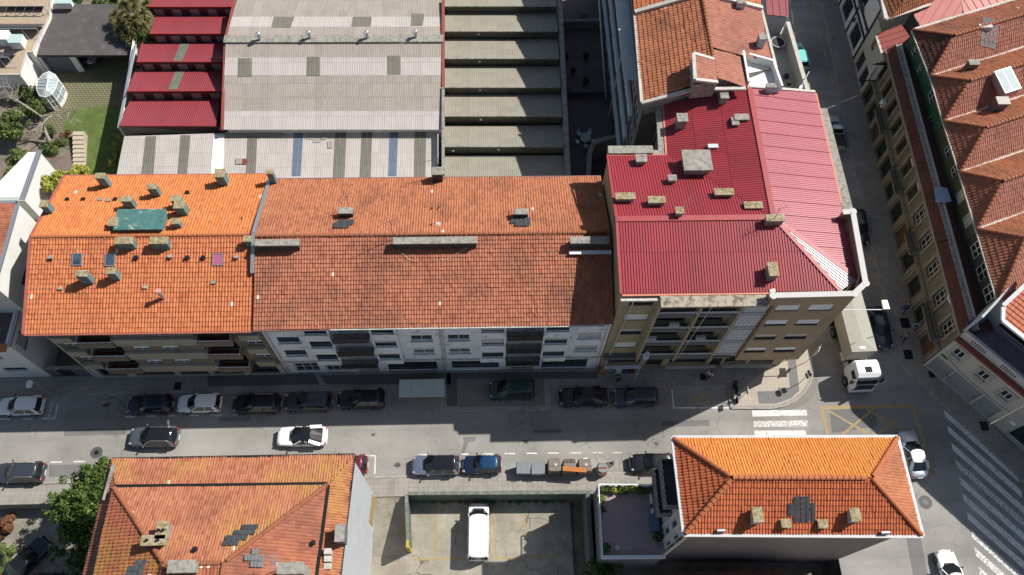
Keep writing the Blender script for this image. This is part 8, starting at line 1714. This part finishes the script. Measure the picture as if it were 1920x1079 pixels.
# leaning bare tree
t = thing('bare_tree', 'leaning bare tree with a pale trunk in the left garden', 'tree', P(97, 272, 0)); m = MB(); rr = random.Random(4)
def branch(p, d, L_, r, lv):
    n_ = 3; pts = [p]; dd = d.normalized()
    for i in range(n_): dd = (dd + Vector((rr.gauss(0, .16), rr.gauss(0, .16), rr.gauss(.02, .12)))).normalized(); pts.append(pts[-1] + dd * L_ / n_)
    m.tube(pts, [r, r * .85, r * .7, r * .5], 6 if lv < 2 else 4)
    if lv < 5:
        for k in range(2 if lv < 1 else 3):
            a = dd + Vector((rr.gauss(0, .75), rr.gauss(0, .75), rr.gauss(.05, .4))); branch(pts[-1] if k < 2 else pts[2], a, L_ * rr.uniform(.6, .82), r * .55, lv + 1)
b0 = P(97, 272, 0); b1_ = P(68, 222, 3.0); branch(b0, b1_ - b0, (b1_ - b0).length, .2, 0); m.build('trunk', M['bark_pale'], t, fix=False)
cl = [(P(60, 190, 4.2), .7, .8), (P(75, 205, 3.8), .6, .8), (P(40, 200, 4.5), .6, .8), (P(55, 230, 3.2), .5, .8), (P(85, 190, 3.6), .5, .8)]; leaves('crown', cl, 420, .09, M['leaf_mid'], t, .3, 31, .2)
# garden conservatory, steps
cpx = [(67, 168), (70, 150), (80, 138), (92, 133), (104, 139), (110, 150), (106, 165), (98, 178), (85, 184), (73, 181)]
gzb = thing('glass_conservatory', 'white framed oval glass conservatory with a ribbed glass roof in the left garden', 'conservatory', P(93, 168, 0)); bp = [P(x, y, 2.3) for x, y in cpx]; n_ = len(bp); c = sum(bp, Vector()) / n_; ra_, rb_ = P(91, 148, 2.75), P(87, 168, 2.75)
gl = MB(); fr = MB()
for i in range(n_):
    a, b = bp[i], bp[(i + 1) % n_]; f0 = lambda v, z_: Vector((c.x + (v.x - c.x) * .94, c.y + (v.y - c.y) * .94, z_))
    gl.poly([f0(a, .5), f0(b, .5), f0(b, 2.25), f0(a, 2.25)]); A2, B2 = f0(a, 2.3), f0(b, 2.3); ta = ra_ if (A2 - ra_).length < (A2 - rb_).length else rb_; tb_ = ra_ if (B2 - ra_).length < (B2 - rb_).length else rb_
    gl.poly([A2, B2, tb_] if ta is tb_ else [A2, B2, tb_, ta])
    fr.bar(f0(a, 0), f0(a, 2.3), .09, .09)
    for z_ in (.45, 1.3, 2.28): fr.bar(f0(a, z_), f0(b, z_), .08, .07)
    for k in range(3): q = A2 + (B2 - A2) * k / 3; tq = ta + (tb_ - ta) * k / 3; fr.bar(q + Vector((0, 0, .03)), tq + Vector((0, 0, .03)), .05, .05)
    mid = (a + b) / 2; fr.bar(f0(mid, .4), f0(mid, 2.28), .05, .05)
fr.bar(ra_ + Vector((0, 0, .05)), rb_ + Vector((0, 0, .05)), .1, .1); gl.build('glass', M['sky_glass'], gzb, fix=False); fr.build('frame', M['white_metal'], gzb)
m = MB(); 
for i in range(n_): a, b = bp[i], bp[(i + 1) % n_]; m.bar(Vector((c.x + (a.x - c.x) * .92, c.y + (a.y - c.y) * .92, .2)), Vector((c.x + (b.x - c.x) * .92, c.y + (b.y - c.y) * .92, .2)), .1, .4)
m.build('plinth', M['white_pl'], gzb)
st_ = thing('garden_steps', 'flight of pale stone garden steps between mound and lawn', 'steps', P(149, 275, 0)); 
for k in range(8):
    y = 247 + k * 8; a, b = P(137, y, .9 - k * .1), P(158 + k * .4, y, .9 - k * .1); m = MB(); m.box(a.x, b.x, a.y - .5, a.y, -.02, .9 - k * .11); m.build('step', plain('sandstone', (.45, .39, .29), .85, var=.12, scale=2) if k == 0 else bpy.data.materials['sandstone'], st_)
# ================================================================ people
def person(label, px, py, yaw, top, bottom, hair=None, bag=None, lean=.0, stride=.28, shoes=None, group=None):
    p = P(px, py, .95); t = thing('person', label, 'person', (p.x, p.y, .12), yaw)
    J = {'pel': (0, 0, .95, .15), 'waist': (.02 + lean * .15, 0, 1.1, .135), 'chest': (.03 + lean * .3, 0, 1.32, .165), 'neck': (.03 + lean * .45, 0, 1.48, .06), 'head': (.06 + lean * .55, 0, 1.6, .1), 'crown': (.05 + lean * .6, 0, 1.71, .085)}
    E_ = [('pel', 'waist'), ('waist', 'chest'), ('chest', 'neck'), ('neck', 'head'), ('head', 'crown')]
    for s, nm in ((1, 'l'), (-1, 'r')):
        f = s * stride
        J.update({nm + 'hip': (0, s * .1, .9, .095), nm + 'kn': (f * .55 + .04, s * .1, .5, .062), nm + 'an': (f - .02, s * .1, .09, .042), nm + 'toe': (f + .17, s * .115, .04, .035), nm + 'sh': (.03 + lean * .4, s * .19, 1.41, .065), nm + 'el': (-f * .35 + lean * .4, s * .25, 1.14, .046), nm + 'wr': (-f * .6 + .12 + lean * .5, s * .23, .91, .032)})
        E_ += [('pel', nm + 'hip'), (nm + 'hip', nm + 'kn'), (nm + 'kn', nm + 'an'), (nm + 'an', nm + 'toe'), ('chest', nm + 'sh'), (nm + 'sh', nm + 'el'), (nm + 'el', nm + 'wr')]
        w = J[nm + 'wr']; J[nm + 'pm'] = (w[0] + .02, w[1], w[2] - .07, .028); E_.append((nm + 'wr', nm + 'pm'))
        for k in range(4):
            y = w[1] + (-.03 + .02 * k); J[nm + 'f%d' % k] = (w[0] + .035, y, w[2] - .125, .0095); J[nm + 'g%d' % k] = (w[0] + .03, y, w[2] - (.17 if k in (1, 2) else .158), .0085); E_ += [(nm + 'pm', nm + 'f%d' % k), (nm + 'f%d' % k, nm + 'g%d' % k)]
        J[nm + 't0'] = (w[0] + .06, w[1] - s * .01, w[2] - .085, .011); E_.append((nm + 'pm', nm + 't0'))
    def skin(nm, keys, grow, mat, par, sub=1):
        ks = [k for k in J if k in keys]; ix = {k: i for i, k in enumerate(ks)}; me = bpy.data.meshes.new(nm); me.from_pydata([J[k][:3] for k in ks], [(ix[a], ix[b]) for a, b in E_ if a in ix and b in ix], []); me.update(); o = obj(nm, me, mat, par); md = o.modifiers.new('skin', 'SKIN'); md.use_smooth_shade = True; sv = me.skin_vertices[0].data
        for k, i in ix.items(): r = J[k][3] + grow; sv[i].radius = (r, r * (1.25 if k in ('chest', 'waist', 'pel') else 1))
        for i in range(len(ks)): sv[i].use_root = (i == 0)
        sb = o.modifiers.new('sub', 'SUBSURF'); sb.levels = sb.render_levels = sub; return o
    body = skin('body', set(J), 0, M['skin'], t)
    skin('jacket', {'pel', 'waist', 'chest', 'lsh', 'rsh', 'lel', 'rel', 'lwr', 'rwr'}, .018, top, t); skin('trousers', {'pel', 'lhip', 'rhip', 'lkn', 'rkn', 'lan', 'ran'}, .016, bottom, t); 
    hx = J['head'][0]; m = MB(); m.ball((hx - .012, 0, 1.665), .118, 1.0, .88, 1.0, 12, 8); o = tpart(m, 'hair', hair or M['hair'], t, True)
    for s, nm in ((1, 'l'), (-1, 'r')): a = J[nm + 'an']; m = MB(); m.ball((a[0] + .07, a[1], .045), .1, 1.45, .5, .5); tpart(m, 'shoe', shoes or M['rubber'], t, True); m = MB(); m.ball((hx + .088, s * .034, 1.615), .012); tpart(m, 'eye', M['rubber'], t)
    m = MB(); m.ball((hx + .105, 0, 1.585), .02, 1, .7, 1.1); tpart(m, 'nose', M['skin'], t, True)
    if bag: q = bag; m = MB(); m.box(-.12, .16, -.46, -.34, .42, .82); tpart(m, 'bag', q, t, bevel=.03)
    return t
person('person in a black coat walking on the shaded pavement between shop and parked cars', 1161, 709, rad(195), M['cloth_black'], M['cloth_black'], lean=.25)
person('person in a white and navy top carrying a grey bag on the shaded pavement', 1331, 703, rad(-150), M['cloth_white'], M['cloth_navy'], bag=M['cloth_grey'])
person('person in bright blue clothes walking by the townhouse doors', 1699, 577, rad(70), M['cloth_blue'], M['cloth_blue'], lean=.2, stride=.34)
person('person in dark grey clothes walking below the blue round sign', 1697, 632, rad(-110), M['cloth_grey'], M['cloth_black'], lean=.1)
# ================================================================ pieces of one part that lie far apart become parts of their own
def split_far(o):
    me = o.data; nv = len(me.vertices)
    if nv > 1500 or len(o.modifiers) and o.modifiers[0].type == 'SKIN': return
    par = list(range(nv))
    def find(a):
        while par[a] != a: par[a] = par[par[a]]; a = par[a]
        return a
    for e in me.edges:
        a, b = find(e.vertices[0]), find(e.vertices[1])
        if a != b: par[a] = b
    isl = {}
    for i in range(nv): isl.setdefault(find(i), []).append(i)
    if not 1 < len(isl) <= 60: return
    ks = list(isl); bb = []
    for k in ks:
        c = [me.vertices[i].co for i in isl[k]]; bb.append(([min(v[a] for v in c) for a in range(3)], [max(v[a] for v in c) for a in range(3)]))
    grp = list(range(len(ks)))
    def gf(a):
        while grp[a] != a: a = grp[a]
        return a
    for i in range(len(ks)):
        for j in range(i):
            g = math.sqrt(sum(max(0, bb[i][0][a] - bb[j][1][a], bb[j][0][a] - bb[i][1][a]) ** 2 for a in range(3)))
            sz = max(max(q[1][a] - q[0][a] for a in range(3)) for q in (bb[i], bb[j]))
            if g < .42 * sz and g < 1.2:
                a, b = gf(i), gf(j)
                if a != b: grp[a] = b
    gs = {}
    for i, k in enumerate(ks): gs.setdefault(gf(i), []).extend(isl[k])
    if len(gs) < 2: return
    sets = [set(v) for v in gs.values()]
    for n, s_ in enumerate(sets):
        idx = sorted(s_); mp_ = {v: i for i, v in enumerate(idx)}; fs = [[mp_[v] for v in f.vertices] for f in me.polygons if f.vertices[0] in s_]
        nm = bpy.data.meshes.new(me.name); nm.from_pydata([me.vertices[v].co[:] for v in idx], [], fs)
        for m_ in me.materials: nm.materials.append(m_)
        if me.polygons[0].use_smooth: nm.polygons.foreach_set('use_smooth', [True] * len(nm.polygons))
        if n == 0: first = nm
        else:
            c = o.copy(); c.data = nm; COL.objects.link(c)
    o.data = first
KEEP = {'frame', 'railing', 'foliage', 'crown', 'weeds', 'trunk', 'glass', 'timber_frame', 'lattice_screen', 'window_surround', 'glass_tiles', 'ridge_tiles', 'roof', 'antenna', 'window', 'line', 'handlebar', 'xx', 'wall', 'bench', 'roof_cable'}
for o in list(bpy.data.objects):
    if o.type == 'MESH' and o.parent is not None and o.name.split('.')[0] not in KEEP and not o.get('kind') and not o.children: split_far(o)
